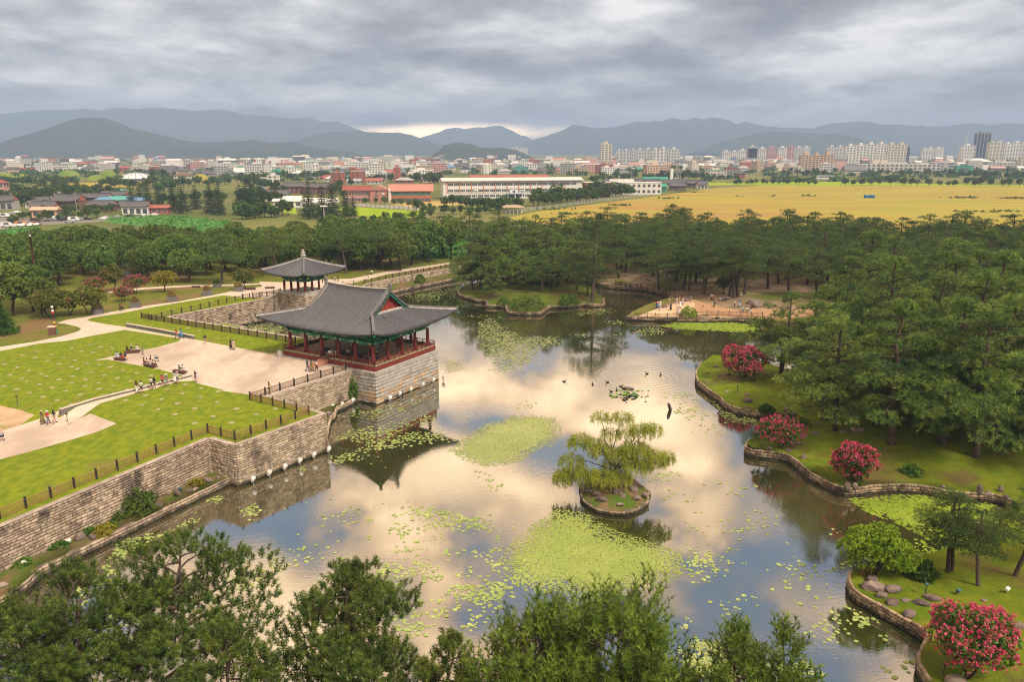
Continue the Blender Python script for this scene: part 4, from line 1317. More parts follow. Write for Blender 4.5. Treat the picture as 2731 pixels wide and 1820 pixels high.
def granite_pick(r,q):
 x,y,nx,ny,ang,l,zc,h,off=q
 return 'granite_tan' if(zc<2.3 and r.random()<.42)or r.random()<.06 else 'granite'
pb=stone_wall('stone_platform','grey granite platform with tan blocks under the large pavilion','platform',[bs[0],bs[1],bs[2],bs[3]],-0.35,4.78,0.52,1.35,M['granite'],True,41,.09,None,300,None,.4,granite_pick,.3)
mb=MB()
for x0,x1,y0,y1 in((-9.7,9.75,-7.85,-6.9),(9.0,9.75,-6.9,7.85),(-9.7,9.0,6.9,7.85)):
 n=int(max(x1-x0,y1-y0)/1.9)
 for i in range(n):
  if x1-x0>y1-y0:
   a,b=x0+(x1-x0)*i/n,x0+(x1-x0)*(i+1)/n
   blk=MB().box(a+.012,b-.012,y0,y1,4.74,4.97)
  else:
   a,b=y0+(y1-y0)*i/n,y0+(y1-y0)*(i+1)/n
   blk=MB().box(x0,x1,a+.012,b-.012,4.74,4.97)
  o=blk.build('coping_stone',M['granite'],pb)
  o.location=(PC[0],PC[1],0)
  o.rotation_euler=(0,0,PRZ)
P2C=(-47.3,172.8)
def small_pavilion():
 root=thing('pavilion','smaller square pavilion with pyramid tile roof and stone finial behind','pavilion',(P2C[0],P2C[1],0),PRZ)
 build_pavilion(root,6.6,6.6,6.15,6.15,0.12,0.0,12.75,9.42,.95,.42,0.0,.31,False)
 mb=MB().lathe([(.62,12.5),(.70,12.75),(.45,12.95),(.42,13.15),(.66,13.25),(.62,13.4),(.36,13.55),(.52,13.75),(.46,14.0),(.30,14.15),(.34,14.35),(.24,14.6),(.06,14.75)],14)
 mb.build('finial',M['granite'],root,True)
 zf=5.25
 xs=[-3.25,-1.08,1.08,3.25]
 for x in xs:
  for y in xs:
   if abs(x)>3 or abs(y)>3:
    column(root,x,y,zf,7.95,.24)
 for s in(-1,1):
  frame_side(root,[(x,s*3.25)for x in xs],8.05,(0,s))
  frame_side(root,[(s*3.25,y)for y in xs],8.05,(s,0))
 MB().box(-4.2,4.2,-4.2,4.2,4.95,5.25).build('stone_floor',M['granite'],root)
 MB().box(-3.2,3.2,-3.2,3.2,9.62,9.66).build('ceiling',M['green_d'],root)
 for a,b in(((-4.1,-4.1),(4.1,-4.1)),((4.1,-4.1),(4.1,4.1))):
  a,b=Vector((*a,0)),Vector((*b,0))
  n=5
  for i in range(n+1):
   p=a.lerp(b,i/n)
   MB().lathe([(.11,0),(.10,.5),(.15,.56),(.10,.72),(.02,.78)],8,0,(p.x,p.y,zf)).build('stone_post',M['granite'],root)
  MB().bar(a+Vector((0,0,zf+.42)),b+Vector((0,0,zf+.42)),.12,.12).build('stone_rail',M['granite'],root)
  MB().bar(a+Vector((0,0,zf+.14)),b+Vector((0,0,zf+.14)),.10,.10).build('stone_rail',M['granite'],root)
small_pavilion()
b2=[tuple(p)for p in DATA['base2']]
stone_wall('stone_platform','tan stone platform carrying the smaller square pavilion','platform',[b2[0],b2[1],b2[2]],-0.3,4.93,0.4,.95,M['stone_clean'],True,42,.1,None,160)
# ------------------------------------------------------------------ fences
FP={}
def fence(name,label,poly,zf,step,h,pk,mpost,mpick,gap=.15,post_w=.075,group=None,rail='picket',inter=True):
 t=thing(name,label,'fence',(0,0,0),0,group)
 S,at=path_frames(poly)
 if post_w not in FP:
  FP[post_w]=MB().box(-post_w,post_w,-post_w,post_w,-.1,1).box(-post_w*1.25,post_w*1.25,-post_w*1.25,post_w*1.25,.985,1.03).mesh('fence_post',M['post'])
 pos=[]
 for i in range(len(S)-1):
  L=S[i+1]-S[i]
  n=max(1,round(L/step))
  for k in range(n):
   pos.append(S[i]+L*k/n)
 pos.append(S[-1])
 P=[]
 for s in pos:
  p,n=at(s,True)
  P.append(Vector((p[0],p[1],zf(p[0],p[1]))))
 for i,p in enumerate(P):
  d=P[min(i+1,len(P)-1)]-P[max(i-1,0)]
  o=obj('fence_post',FP[post_w],t,p,math.atan2(d.y,d.x))
  o.scale=(1,1,h+.12)
 V=MB()
 for a,b in zip(P[:-1],P[1:]):
  d=(b-a)
  L=d.length
  u=d/L
  z=Vector((0,0,1))
  r=MB().bar(a+z*h*.93,b+z*h*.93,.07,.06).bar(a+z*h*.14,b+z*h*.14,.05,.05)
  r.build('rail',M[rail],t)
  n=int(L/gap)
  for k in range(1,n):
   p=a+d*(k/n)
   c=p+z*(h*.535)
   w=pk/2
   pts=[p+u*-w+z*h*.14,p+u*w+z*h*.14,p+u*w+z*h*.93,p+u*-w+z*h*.93]
   q=Vector((-u.y,u.x,0))*w
   V.add([x+q for x in pts]+[x-q for x in pts],[(0,1,2,3),(7,6,5,4),(0,4,5,1),(2,6,7,3),(1,5,6,2),(3,7,4,0)])
 tag(V.build('picket',M[mpick],t),kind='stuff')
 return t
tz=lambda x,y:TZ
ff=DATA['fence_front']
fence('fence','long brown picket fence with black posts along the lower left wall top',ff[:2],tz,2.35,1.0,.045,'post','picket')
fence('fence','brown picket fence with black posts round the lawn on the bastion',ff[1:5],tz,2.3,1.0,.045,'post','picket')
fence('fence','brown picket fence with black posts between the paved court and the pavilion recess',ff[4:6],tz,2.3,1.0,.045,'post','picket_dark',rail='picket_dark')
fi=DATA['fence_inlet']
fence('fence','dark brown picket fence along the near edge of the inlet behind the lawn',fi[:2],tz,2.3,1.0,.05,'post','picket_dark',rail='picket_dark')
fence('fence','thin fence with black posts on the grass strip beyond the inlet',fi[1:],tz,2.4,1.0,.022,'post','picket_dark',gap=.2,rail='picket_dark')
fence('fence','thin fence with black posts beside the path to the smaller pavilion',DATA['fence_pav2'],zland,2.3,1.0,.022,'post','picket_dark',gap=.2,rail='picket_dark')
fence('fence','fence with black posts along the path north of the smaller pavilion',DATA['fence_north'],lambda x,y:2.45,2.6,1.0,.03,'post','picket_dark',gap=.2,rail='picket_dark')
fence('fence','orange brown picket fence round the far promontory with visitors',DATA['fence_prom'],zland,2.4,1.0,.06,'post','picket_dark',gap=.24,post_w=.07,rail='picket_dark')
fence('fence','dark fence along the shaded channel behind the pine island',DATA['fence_grove'],zland,2.4,1.0,.05,'post','picket_dark',gap=.24,post_w=.07,rail='picket_dark')
# ------------------------------------------------------------------ vegetation
def blades(n,L,w,a0,a1,seed,along=0.0,quad=False):
 """tuft of n narrow blades round the z axis, tilted a0..a1 degrees from it; along = spread of their roots on the axis"""
 r=np.random.default_rng(seed)
 V,F=[],[]
 for i in range(n):
  az=2*math.pi*(i+r.uniform(0,.8))/n*(2.39996 if along else 1)
  t=R(r.uniform(a0,a1))
  d=np.array([math.sin(t)*math.cos(az),math.sin(t)*math.sin(az),math.cos(t)])
  s=np.cross(d,[0,0,1.0])
  s/=np.linalg.norm(s)+1e-9
  th=r.uniform(0,math.pi)
  s=s*math.cos(th)+np.cross(d,s)*math.sin(th)
  o=np.array([0,0,along*(i/n)])
  l=L*r.uniform(.75,1.15)
  b=len(V)
  if quad:
   V+=[o,o+d*l*.55+s*w/2,o+d*l,o+d*l*.55-s*w/2]
   F+=[(b,b+1,b+2),(b,b+2,b+3)]
  else:
   V+=[o-s*w/2,o+s*w/2,o+d*l]
   F.append((b,b+1,b+2))
 return np.array(V),np.array(F)
def scatter(tmpls,P,A,S,r):
 """copies of templates at points P with axis A and scale S, random spin -> one vertex/face array"""
 P,A=np.asarray(P,float),np.asarray(A,float)
 A=A/(np.linalg.norm(A,axis=1)[:,None]+1e-9)
 S=np.asarray(S,float)
 n=len(P)
 ref=np.where(np.abs(A[:,2:3])<.9,np.array([[0,0,1.0]]),np.array([[1.0,0,0]]))
 X=np.cross(A,ref)
 X/=np.linalg.norm(X,axis=1)[:,None]
 Y=np.cross(A,X)
 sp=r.uniform(0,6.283,n)
 c,s=np.cos(sp)[:,None],np.sin(sp)[:,None]
 X,Y=X*c+Y*s,Y*c-X*s
 which=r.integers(0,len(tmpls),n)
 VV,FF,b=[],[],0
 for k,(V,F)in enumerate(tmpls):
  i=np.where(which==k)[0]
  if not len(i):
   continue
  W=(V[None,:,0:1]*X[i][:,None]+V[None,:,1:2]*Y[i][:,None]+V[None,:,2:3]*A[i][:,None])*S[i][:,None,None]+P[i][:,None]
  VV.append(W.reshape(-1,3))
  FF.append((F[None]+(np.arange(len(i))*len(V))[:,None,None]).reshape(-1,3)+b)
  b+=len(i)*len(V)
 return np.concatenate(VV),np.concatenate(FF)
T_PINE=[blades(13,.40,.042,10,80,i)for i in range(4)]
T_SHOOT=[blades(60,.22,.027,28,85,10+i,along=.34)for i in range(4)]
T_CANDLE=[blades(64,.23,.026,30,76,80+i,along=.85)for i in range(4)]
T_LEAF=[blades(4,.50,.28,35,95,20+i,quad=True)for i in range(4)]
T_SMALL=[blades(4,.30,.17,30,95,30+i,quad=True)for i in range(4)]
T_WILLOW=[blades(5,.34,.05,5,40,40+i,along=.5)for i in range(4)]
T_FAR=[blades(4,1.0,.7,35,95,50+i,quad=True)for i in range(3)]
T_FLOWER=[blades(6,.11,.07,5,70,60+i,along=.14,quad=True)for i in range(3)]
def limb(mb,a,b,r0,r1,sag=0.0,n=5,seed=0,sides=5):
 r=random.Random(seed)
 a,b=Vector(a),Vector(b)
 L=(b-a).length
 pts,rr=[],[]
 for i in range(n):
  t=i/(n-1)
  p=a.lerp(b,t)+Vector((r.uniform(-1,1),r.uniform(-1,1),0))*L*.05*math.sin(t*math.pi)
  p.z+=sag*L*math.sin(t*math.pi)
  pts.append(p)
  rr.append(r0+(r1-r0)*t)
 mb.tube(pts,rr,sides,cap=False)
 return pts
def pine_proto(seed,H,Rw,base=.34,tufts=1500,lean=.06,tm=None,sc=1.0,flat=.30,up=.9,pads_top=True,rt=.026,nbr=None,rise=(-.05,.38),cone=(2.2,.72),prad=1.0,mats=('bark','needle')):
 """red/black pine: bent trunk, tiered limbs that carry flattened pads of needles"""
 r=random.Random(seed)
 nr=np.random.default_rng(seed)
 mb=MB()
 tr=[]
 ax,ay=r.uniform(-1,1)*lean*H,r.uniform(-1,1)*lean*H
 for i in range(8):
  t=i/7
  tr.append(Vector((ax*math.sin(t*2.1)+r.uniform(-.02,.02)*H*t,ay*math.sin(t*1.7)+r.uniform(-.02,.02)*H*t,H*.97*t)))
 mb.tube(tr,[H*rt*(1-.85*i/7)+.015 for i in range(8)],8,cap=False)
 def trunk_at(t):
  f=t*7
  i=min(int(f),6)
  return tr[i].lerp(tr[i+1],f-i)
 pads=[]
 nb=nbr or int(13+H*.55)
 az=r.uniform(0,6.28)
 for i in range(nb):
  t=base+(1-base)*(i+r.uniform(-.3,.3))/nb
  t=min(max(t,base),.97)
  az+=2.4+r.uniform(-.5,.5)
  q=(t-base)/(1-base)
  prof=(.62+.55*math.sin(min(1,q*1.35+.25)*math.pi*.62))*(1-q**cone[0]*cone[1])
  L=Rw*prof*r.uniform(.66,1.12)
  a=trunk_at(t*.97)
  b=a+Vector((math.cos(az)*L,math.sin(az)*L,L*r.uniform(*rise)*(1.1 if q>.6 else.8)))
  pts=limb(mb,a,b,H*.008*(1.2-q)+.02,.02,.06,5,r.random())
  m=2 if L>Rw*.55 else 1
  pads.append((pts[-1],L*r.uniform(.36,.48)*prad,Vector((math.cos(az),math.sin(az),0))))
  if m>1:
   side=Vector((-math.sin(az),math.cos(az),0))*L*r.choice((-1,1))*r.uniform(.2,.38)
   c=pts[2]+side+Vector((0,0,L*.10))
   limb(mb,pts[2],c,.04,.015,0,3,r.random())
   pads.append((c,L*r.uniform(.28,.40)*prad,(side.normalized()+Vector((math.cos(az),math.sin(az),0))).normalized()))
   if r.random()<.7:
    c=pts[3]-side*.8+Vector((0,0,L*.08))
    limb(mb,pts[3],c,.03,.015,0,3,r.random())
    pads.append((c,L*r.uniform(.26,.36)*prad,(-side.normalized()+Vector((math.cos(az),math.sin(az),0))).normalized()))
 if pads_top:
  for k in range(3):
   pads.append((trunk_at(.97)+Vector((r.uniform(-.3,.3),r.uniform(-.3,.3),r.uniform(-.3,.2)))*Rw*.35,Rw*r.uniform(.20,.30),Vector((0,0,1))))
 area=sum(p[1]**2 for p in pads)
 P,A=[],[]
 for c,rad,out in pads:
  n=max(6,int(tufts*rad**2/area))
  u=nr.normal(size=(n,3))
  u/=np.linalg.norm(u,axis=1)[:,None]
  rr=nr.uniform(.25,1,n)**.6
  q=u*rr[:,None]*np.array([rad,rad,rad*flat])
  q[:,2]=q[:,2]+rad*.12-.18*(q[:,0]**2+q[:,1]**2)/max(rad,.1)
  P.append(np.array(c)[None]+q)
  A.append(u*np.array([.8,.8,.5])+np.array([out.x*.5,out.y*.5,up])+nr.normal(size=(n,3))*.25)
 P,A=np.concatenate(P),np.concatenate(A)
 V,F=scatter(tm or T_PINE,P,A,nr.uniform(.8,1.25,len(P))*sc,nr)
 return mb.mesh('trunk',M[mats[0]],True),mesh_np('crown',V,F,M[mats[1]])
def broad_proto(seed,H,Rw,base=.30,tufts=1300,tm=None,sc=1.0,mats=('bark_g','leaf'),multi=1,flat=.72,nblob=13):
 r=random.Random(seed)
 nr=np.random.default_rng(seed)
 mb=MB()
 blobs=[]
 stems=[]
 for k in range(multi):
  a=r.uniform(0,6.28)
  top=Vector((math.cos(a),math.sin(a),0))*Rw*(.12+.25*(multi>1))+Vector((0,0,H*base*1.25))
  pts=limb(mb,(math.cos(a)*.12*(multi>1),math.sin(a)*.12*(multi>1),-.1),top,H*.03/multi**.5+.03,H*.018/multi**.5+.02,0,4,r.random(),7)
  stems.append(pts[-1])
 cz=H*(base+(1-base)*.52)
 hz=H*(1-base)*.5
 for i in range(nblob):
  t=(i+.5)/nblob
  phi=i*2.39996+r.uniform(-.3,.3)
  zz=(1-2*t)
  rad=math.sqrt(max(0,1-zz*zz))
  k=r.uniform(.52,.78)
  c=Vector((math.cos(phi)*rad*Rw*k,math.sin(phi)*rad*Rw*k,cz+zz*hz*.72-(1-rad)*.0))
  blobs.append((c,Rw*r.uniform(.34,.48)))
  limb(mb,stems[i%len(stems)],c,H*.010+.015,.015,-.05,4,r.random())
 blobs.append((Vector((0,0,cz)),Rw*.55))
 area=sum(b[1]**2 for b in blobs)
 P,A=[],[]
 for c,rad in blobs:
  n=max(6,int(tufts*rad**2/area))
  u=nr.normal(size=(n,3))
  u/=np.linalg.norm(u,axis=1)[:,None]
  u[:,2]=np.where(u[:,2]<-.55,-u[:,2],u[:,2])
  rr=nr.uniform(.35,1,n)**.35
  P.append(np.array(c)[None]+u*rr[:,None]*np.array([rad,rad,rad*flat]))
  A.append(u+np.array([0,0,.35])+nr.normal(size=(n,3))*.3)
 P,A=np.concatenate(P),np.concatenate(A)
 V,F=scatter(tm or T_LEAF,P,A,nr.uniform(.75,1.25,len(P))*sc,nr)
 return mb.mesh('trunk',M[mats[0]],True),mesh_np('crown',V,F,M[mats[1]])
def cedar_proto(seed,H,Rw,tufts=1300,mats=('bark','leaf_dark')):
 r=random.Random(seed)
 nr=np.random.default_rng(seed)
 mb=MB().tube([(0,0,-.1),(0,0,H*.5),(r.uniform(-.2,.2),0,H*.98)],[H*.02,H*.013,.03],7,cap=False)
 P,A=[],[]
 tiers=15
 for i in range(tiers):
  t=.10+.88*i/tiers
  L=Rw*(1-t)**.75*1.05+.25
  m=max(5,int(9*(1-t)+4))
  for k in range(m):
   a=2*math.pi*k/m+r.uniform(-.4,.4)
   l=L*r.uniform(.6,1.1)
   s=Vector((0,0,H*t))
   e=s+Vector((math.cos(a)*l,math.sin(a)*l,-l*r.uniform(.02,.28)))
   if i%2==0:
    mb.tube([s,e],[.05,.015],4,cap=False)
   n=max(4,int(tufts*l/(tiers*8*Rw*.55)))
   tt=nr.uniform(.2,1.0,n)
   p=np.array(s)[None]*(1-tt[:,None])+np.array(e)[None]*tt[:,None]
   p+=nr.normal(size=(n,3))*np.array([.22,.22,.10])*l*.5
   P.append(p)
   A.append(np.tile([math.cos(a),math.sin(a),.25],(n,1))+nr.normal(size=(n,3))*.45)
 P,A=np.concatenate(P),np.concatenate(A)
 V,F=scatter(T_PINE,P,A,nr.uniform(1.0,1.7,len(P)),nr)
 return mb.mesh('trunk',M[mats[0]],True),mesh_np('crown',V,F,M[mats[1]])
def shrub_proto(seed,Rw,H,n,tm=None,sc=1.0,m='shrub',ragged=.25):
 nr=np.random.default_rng(seed)
 u=nr.normal(size=(n,3))
 u[:,2]=np.abs(u[:,2])
 u/=np.linalg.norm(u,axis=1)[:,None]
 az=np.arctan2(u[:,1],u[:,0])
 bump=1+ragged*(np.sin(az*3+seed)*.5+np.sin(az*5+u[:,2]*6+seed*2)*.5)
 rr=nr.uniform(.45,1,n)**.4*bump
 P=u*rr[:,None]*np.array([Rw,Rw,H])
 V,F=scatter(tm or T_SMALL,P,u+np.array([0,0,.4])+nr.normal(size=(n,3))*.3,nr.uniform(.7,1.25,n)*sc,nr)
 return mesh_np('foliage',V,F,M[m])
def put_tree(name,proto,x,y,z,s,rz,label,cat,group=None,sz=1.0):
 t=thing(name,label,cat,(x,y,z-.08),rz,group)
 t.scale=(s,s,s*sz)
 obj('trunk',proto[0],t)
 obj('crown',proto[1],t)
 return t
def spread(poly,gap,seed,keep=None,tries=6000,fixed=()):
 """points of a polygon no closer than gap"""
 r=random.Random(seed)
 P=np.asarray(poly,float)
 lo,hi=P.min(0),P.max(0)
 out=list(fixed)
 n0=len(out)
 for _ in range(tries):
  p=(r.uniform(lo[0],hi[0]),r.uniform(lo[1],hi[1]))
  g=gap(p)if callable(gap)else gap
  if all((p[0]-q[0])**2+(p[1]-q[1])**2>g*g for q in out)and inside(np.array([p]),P)[0]and(keep is None or keep(p)):
   out.append(p)
 return out[n0:]
def name_rows(things,where,kind,rows,depth=lambda p:p[1]):
 """labels by row and by place in the row: (x, y, adjective) -> text"""
 if not things:
  return[]
 order=sorted(range(len(things)),key=lambda i:depth(things[i]))
 per=math.ceil(len(things)/len(rows))
 lab=[None]*len(things)
 for k,rw in enumerate(rows):
  idx=sorted(order[k*per:(k+1)*per],key=lambda i:things[i][0]/things[i][1])
  cnt={}
  for i in idx:
   a=things[i][2]
   c=cnt.get(a,0)
   cnt[a]=c+1
   lab[i]=f'{a} {kind}, {rw} {where}, {nth(c)} from left'
 return lab
W_=DATA
def gpx(px,py,z):
 """ground point seen at a position of the photograph (full-size pixels) for ground height z"""
 u,v=(px-1365.5)/2040.0,-(py-910)/2040.0
 p=R(14.0)
 d=(u,math.cos(p)+v*math.sin(p),-math.sin(p)+v*math.cos(p))
 t=(z-36.4)/d[2]
 return d[0]*t,d[1]*t
PINES=[pine_proto(100+i,11.5+(i%3),3.9+.35*(i%4),.30+.06*(i%3),1700,.05+.03*(i%3))for i in range(8)]
BIGPINES=[pine_proto(140+i,13.8,5.0+.3*i,.18+.05*(i%3),3400,.05,flat=.30,nbr=30,cone=(1.25,.80),prad=.86,mats=('bark','needle_big'))for i in range(6)]
BROADS=[broad_proto(200+i,9.5+(i%3),4.6+.3*(i%3),.26,1500)for i in range(6)]
AUTUMN=[broad_proto(230+i,5.2,3.3,.28,1100,T_SMALL,1.15,('bark_g','leaf_autumn'),3,.55)for i in range(3)]
CEDARS=[cedar_proto(260+i,15.0,3.7+.3*i)for i in range(4)]
def groves():
 # pines north of the island
 poly=[(-12,228),(4,232),(22,218),(34,206),(43,196),(46,184),(58,172),(64,160),(100,150),(150,178),(168,235),(110,252),(40,258),(0,252),(-14,246)]
 op=arr('orange_path')
 cg=arr('cream_ground')
 fix=[]
 for cx,cy in((920,660),(1640,765),(1700,800),(1835,775),(1880,790),(1925,750),(1995,780),(2190,870),(2225,880),(2255,870),(1770,735),(1590,700),(2310,850)):
  fix.append(gpx(1200+cx/2.9412,500+cy/2.9412,2.4))
 front=lambda p:p[1]<190 and p[0]<66
 pts=fix+spread(poly,lambda p:5.6 if p[1]>205 else 6.8,5,lambda p:edge_dist(np.array([p]),op)[0]>2.2 and not inside(np.array([p]),op)[0]and not inside(np.array([p]),cg)[0]and edge_dist(np.array([p]),POND)[0]>4 and not(p[1]<200 and 30<p[0]<75 and p[1]<176),fixed=fix)
 r=random.Random(31)
 th=[(x,y,r.choice(('tall dark pine','broad dark pine','olive green pine','slender pine')))for x,y in pts]
 labs=name_rows(th,'the north grove','tree',['front row of','second row of','third row of','fourth row of','back row of'])
 for(x,y,a),lb in zip(th,labs):
  s={'tall':1.06,'broad':.95,'olive':.92,'slender':.96}[a.split()[0]]*r.uniform(1.02,1.24)
  put_tree('pine_tree',PINES[r.randrange(8)],x,y,zland(x,y),s,r.uniform(0,6.28),lb.replace(' tree','',1),'tree','pines of the north grove',1.0)
 # the island
 fix=[gpx(1200+a/2.9412,500+b/2.9412,1.9)for a,b in((1118,865),(730,830),(505,715),(630,745),(690,740),(1000,790),(300,800),(420,720),(850,760),(180,780),(560,700),(930,740),(240,760),(350,760),(450,780),(580,800),(800,800),(1080,830),(760,760),(330,840))]
 th=[(x,y,('tall straight pine','slender young pine','dark spreading pine')[i if i<2 else 2])for i,(x,y)in enumerate(fix)]
 labs=name_rows(th,'the small pine island','tree',['front row on','back row on'])
 for i,((x,y,a),lb)in enumerate(zip(th,labs)):
  s=(1.12,.62,.82,.8,.78,.7,.80,.92,.75,.7,.95,.95,.8,.9,.75,.55,.6,.5,.85,.45)[i]*(1.3 if i else 1.25)
  put_tree('pine_tree',(PINES[(i*3+1)%8]if i<3 else BIGPINES[i%6]),x,y,zland(x,y),s,i*1.7,lb.replace(' tree','',1),'tree','pines on the island')
 # the right bank
 fix=[gpx(1850+a/2.6708,900+b/2.6708,1.9)for a,b in((617,268),(1405,778),(1010,650),(1770,792),(2010,862),(2120,800),(2280,720),(840,335),(960,430),(930,560))]
 poly=[(44,118),(52,108),(46,98),(49,90),(58,84),(62,78),(80,76),(110,110),(130,150),(112,160),(72,150),(60,140)]
 pts=fix+spread(poly,lambda p:6.4+(p[1]-80)*.015,9,lambda p:edge_dist(np.array([p]),POND)[0]>5 and not inside(np.array([p]),POND)[0],fixed=fix)
 th=[(x,y,r.choice(('tall bushy pine','dark layered pine','broad green pine')))for x,y in pts]
 labs=name_rows(th,'the right bank wood','tree',['front row of','second row of','third row of','back row of'])
 for i,((x,y,a),lb)in enumerate(zip(th,labs)):
  s=(1.0,1.3,1.1,1.3,1.34,1.3,1.3,.95,1.0,1.1)[i]if i<10 else r.uniform(1.08,1.42)
  put_tree('pine_tree',BIGPINES[r.randrange(6)],x,y,zland(x,y),s,r.uniform(0,6.28),lb.replace(' tree','',1),'tree','pines on the right bank')
 # small trees of the near right bank
 for a,b,k,s,lb in((1745,655,1,.62,'dark pine with twin thin trunks beside the green leaf mat'),(1775,640,4,.58,'thin dark pine directly behind the twin trunk pine'),
       (1985,800,2,.50,'small leaning pine on the nearest right bank'),(2275,730,5,.55,'small straight pine at the right edge of the nearest bank'),
       (2480,560,0,.62,'bushy pine cut by the right edge above the nearest bank')):
  x,y=gpx(1950+a/3.0128,1300+b/3.0128,1.6)
  put_tree('pine_tree',PINES[k],x,y,zland(x,y),s,a*.37,lb,'tree')
 # west grove of broad crowned trees
 poly=[(-150,176),(-112,196),(-84,204),(-60,208),(-42,212),(-34,224),(-22,240),(-20,262),(-80,262),(-140,250),(-185,232),(-185,190)]
 fix=[gpx(a/3.3614,600+b/3.3614,4.)for a,b in((920,425),(1240,440),(1330,480),(1690,485),(1985,500),(2160,395),(1590,440))]+   [gpx(650+a/3.1357,600+b/3.1357,2.6)for a,b in((1105,355),(1310,385),(1230,350),(1400,345),(1165,380),(985,385),(1545,325),(75,350),(180,350))]+   [gpx(a/5.6,650+b/5.6,4.6)for a,b in((610,600),(730,590),(860,575))]
 pts=fix+spread(poly,6.4,17,None,fixed=fix)
 th=[(x,y,r.choice(('dense dark green','mid green rounded','olive green bushy')))for x,y in pts]
 labs=name_rows(th,'the left grove','tree',['front row of','second row of','back row of'])
 for(x,y,a),lb in zip(th,labs):
  if x>-75 and r.random()<.25:
   put_tree('pine_tree',PINES[r.randrange(8)],x,y,zland(x,y),r.uniform(.95,1.15),r.uniform(0,6.28),lb.replace('tree','pine'),'tree','trees of the west grove')
  else:
   put_tree('broadleaf_tree',BROADS[r.randrange(6)],x,y,zland(x,y),r.uniform(.94,1.2)*(1 if x/y>-.3 else.84),r.uniform(0,6.28),lb,'tree','trees of the west grove',r.uniform(.9,1.08))
 # big dark trees at the left edge of the frame
 for a,b,k,s,lb in((190,1080,0,1.05,'big dark tree with a forked trunk at the left edge beside the sandy track'),(20,1000,1,1.15,'big dark tree cut by the left edge behind the forked tree'),
       (500,1010,2,.8,'dark leaning tree beside the sandy track, left of the low red leaved trees'),(620,1050,3,.75,'dark tree with a straight trunk beside the sandy track')):
  x,y=gpx(a/5.6,650+b/5.6,4.9)
  put_tree('broadleaf_tree',BROADS[k],x,y,zland(x,y),s,a*.1,lb,'tree',None,1.0)
 # low trees with turning leaves along the path
 for a,b,k,s,lb in((770,1110,0,1.05,'low spreading tree with reddish leaves beside the painted post'),(1030,1080,1,.9,'low spreading tree with reddish leaves, middle of three by the path'),
       (1350,1060,2,1.08,'low spreading tree with reddish leaves beside the first stone planter')):
  x,y=gpx(a/5.6,650+b/5.6,4.9)
  put_tree('maple_tree',AUTUMN[k],x,y,zland(x,y),s,k*2.0,lb,'tree','low trees beside the path')
 yel=broad_proto(280,4.6,2.9,.33,700,T_SMALL,1.2,('bark_g','leaf_yellow'),1,.75)
 x,y=gpx(1478/3.3614,600+600/3.3614,4.8)
 put_tree('maple_tree',yel,x,y,zland(x,y),1,0,'small yellowing round tree on the lawn between two paths','tree')
 x,y=gpx(1010/3.3614,600+590/3.3614,4.8)
 put_tree('maple_tree',AUTUMN[1],x,y,zland(x,y),.85,1,'thin reddish tree behind the pink bush on the left lawn','tree',None,1.35)
 x,y=gpx(2205/3.3614,600+565/3.3614,4.5)
 put_tree('maple_tree',AUTUMN[2],x,y,zland(x,y),.95,3,'spreading low tree beside a bench near the smaller pavilion','tree')
 con=cedar_proto(290,5.5,2.4,900,('bark','shrub'))
 x,y=gpx(8/3.3614,600+980/3.3614,4.9)
 put_tree('conifer_tree',con,x,y,zland(x,y),1.15,0,'green cone shaped conifer cut by the left edge','tree')
 x,y=gpx(650+1735/3.1357,600+300/3.1357,2.5)
 put_tree('broadleaf_tree',BROADS[2],x,y,zland(x,y),.95,0,'slim tree with a bare trunk before the lotus field gap','tree',None,1.15)
 x,y=gpx(1200+2150/2.9412,500+850/2.9412,2.3)
 put_tree('broadleaf_tree',BROADS[4],x,y,zland(x,y),.45,0,'small leaning tree beside the orange path','tree')
 # tall cedars beyond the west grove
 lab=('first','second','third','fourth','fifth','sixth','seventh','eighth','ninth','tenth','eleventh','twelfth','thirteenth','fourteenth')
 C=[(1190,1040,1.),(1260,1000,1.05),(1330,1030,1.1),(1420,1010,.9),(1560,1060,1.15),(1640,1075,1.2),(1760,1040,1.0),(1890,1075,1.15),(1970,1090,1.2),(2160,1090,1.15),(2270,1085,1.15),(2350,1060,1.1)]
 C=[(a/3.3614,250+b/3.3614,s)for a,b,s in C]+[(650+a/3.3614,250+b/3.3614,s)for a,b,s in((30,1090,1.2),(590,1125,1.35),(710,1115,1.15),(800,1135,1.3),(920,1110,1.0),(985,1100,.75))]
 for i,(a,b,s)in enumerate(C):
  x,y=gpx(a,b,2.5)
  put_tree('cedar_tree',CEDARS[i%4],x,y,2.5,s,i*1.1,f'tall dark cedar beyond the left grove, {nth(i)} from the left','tree','tall cedars beyond the grove')
groves()
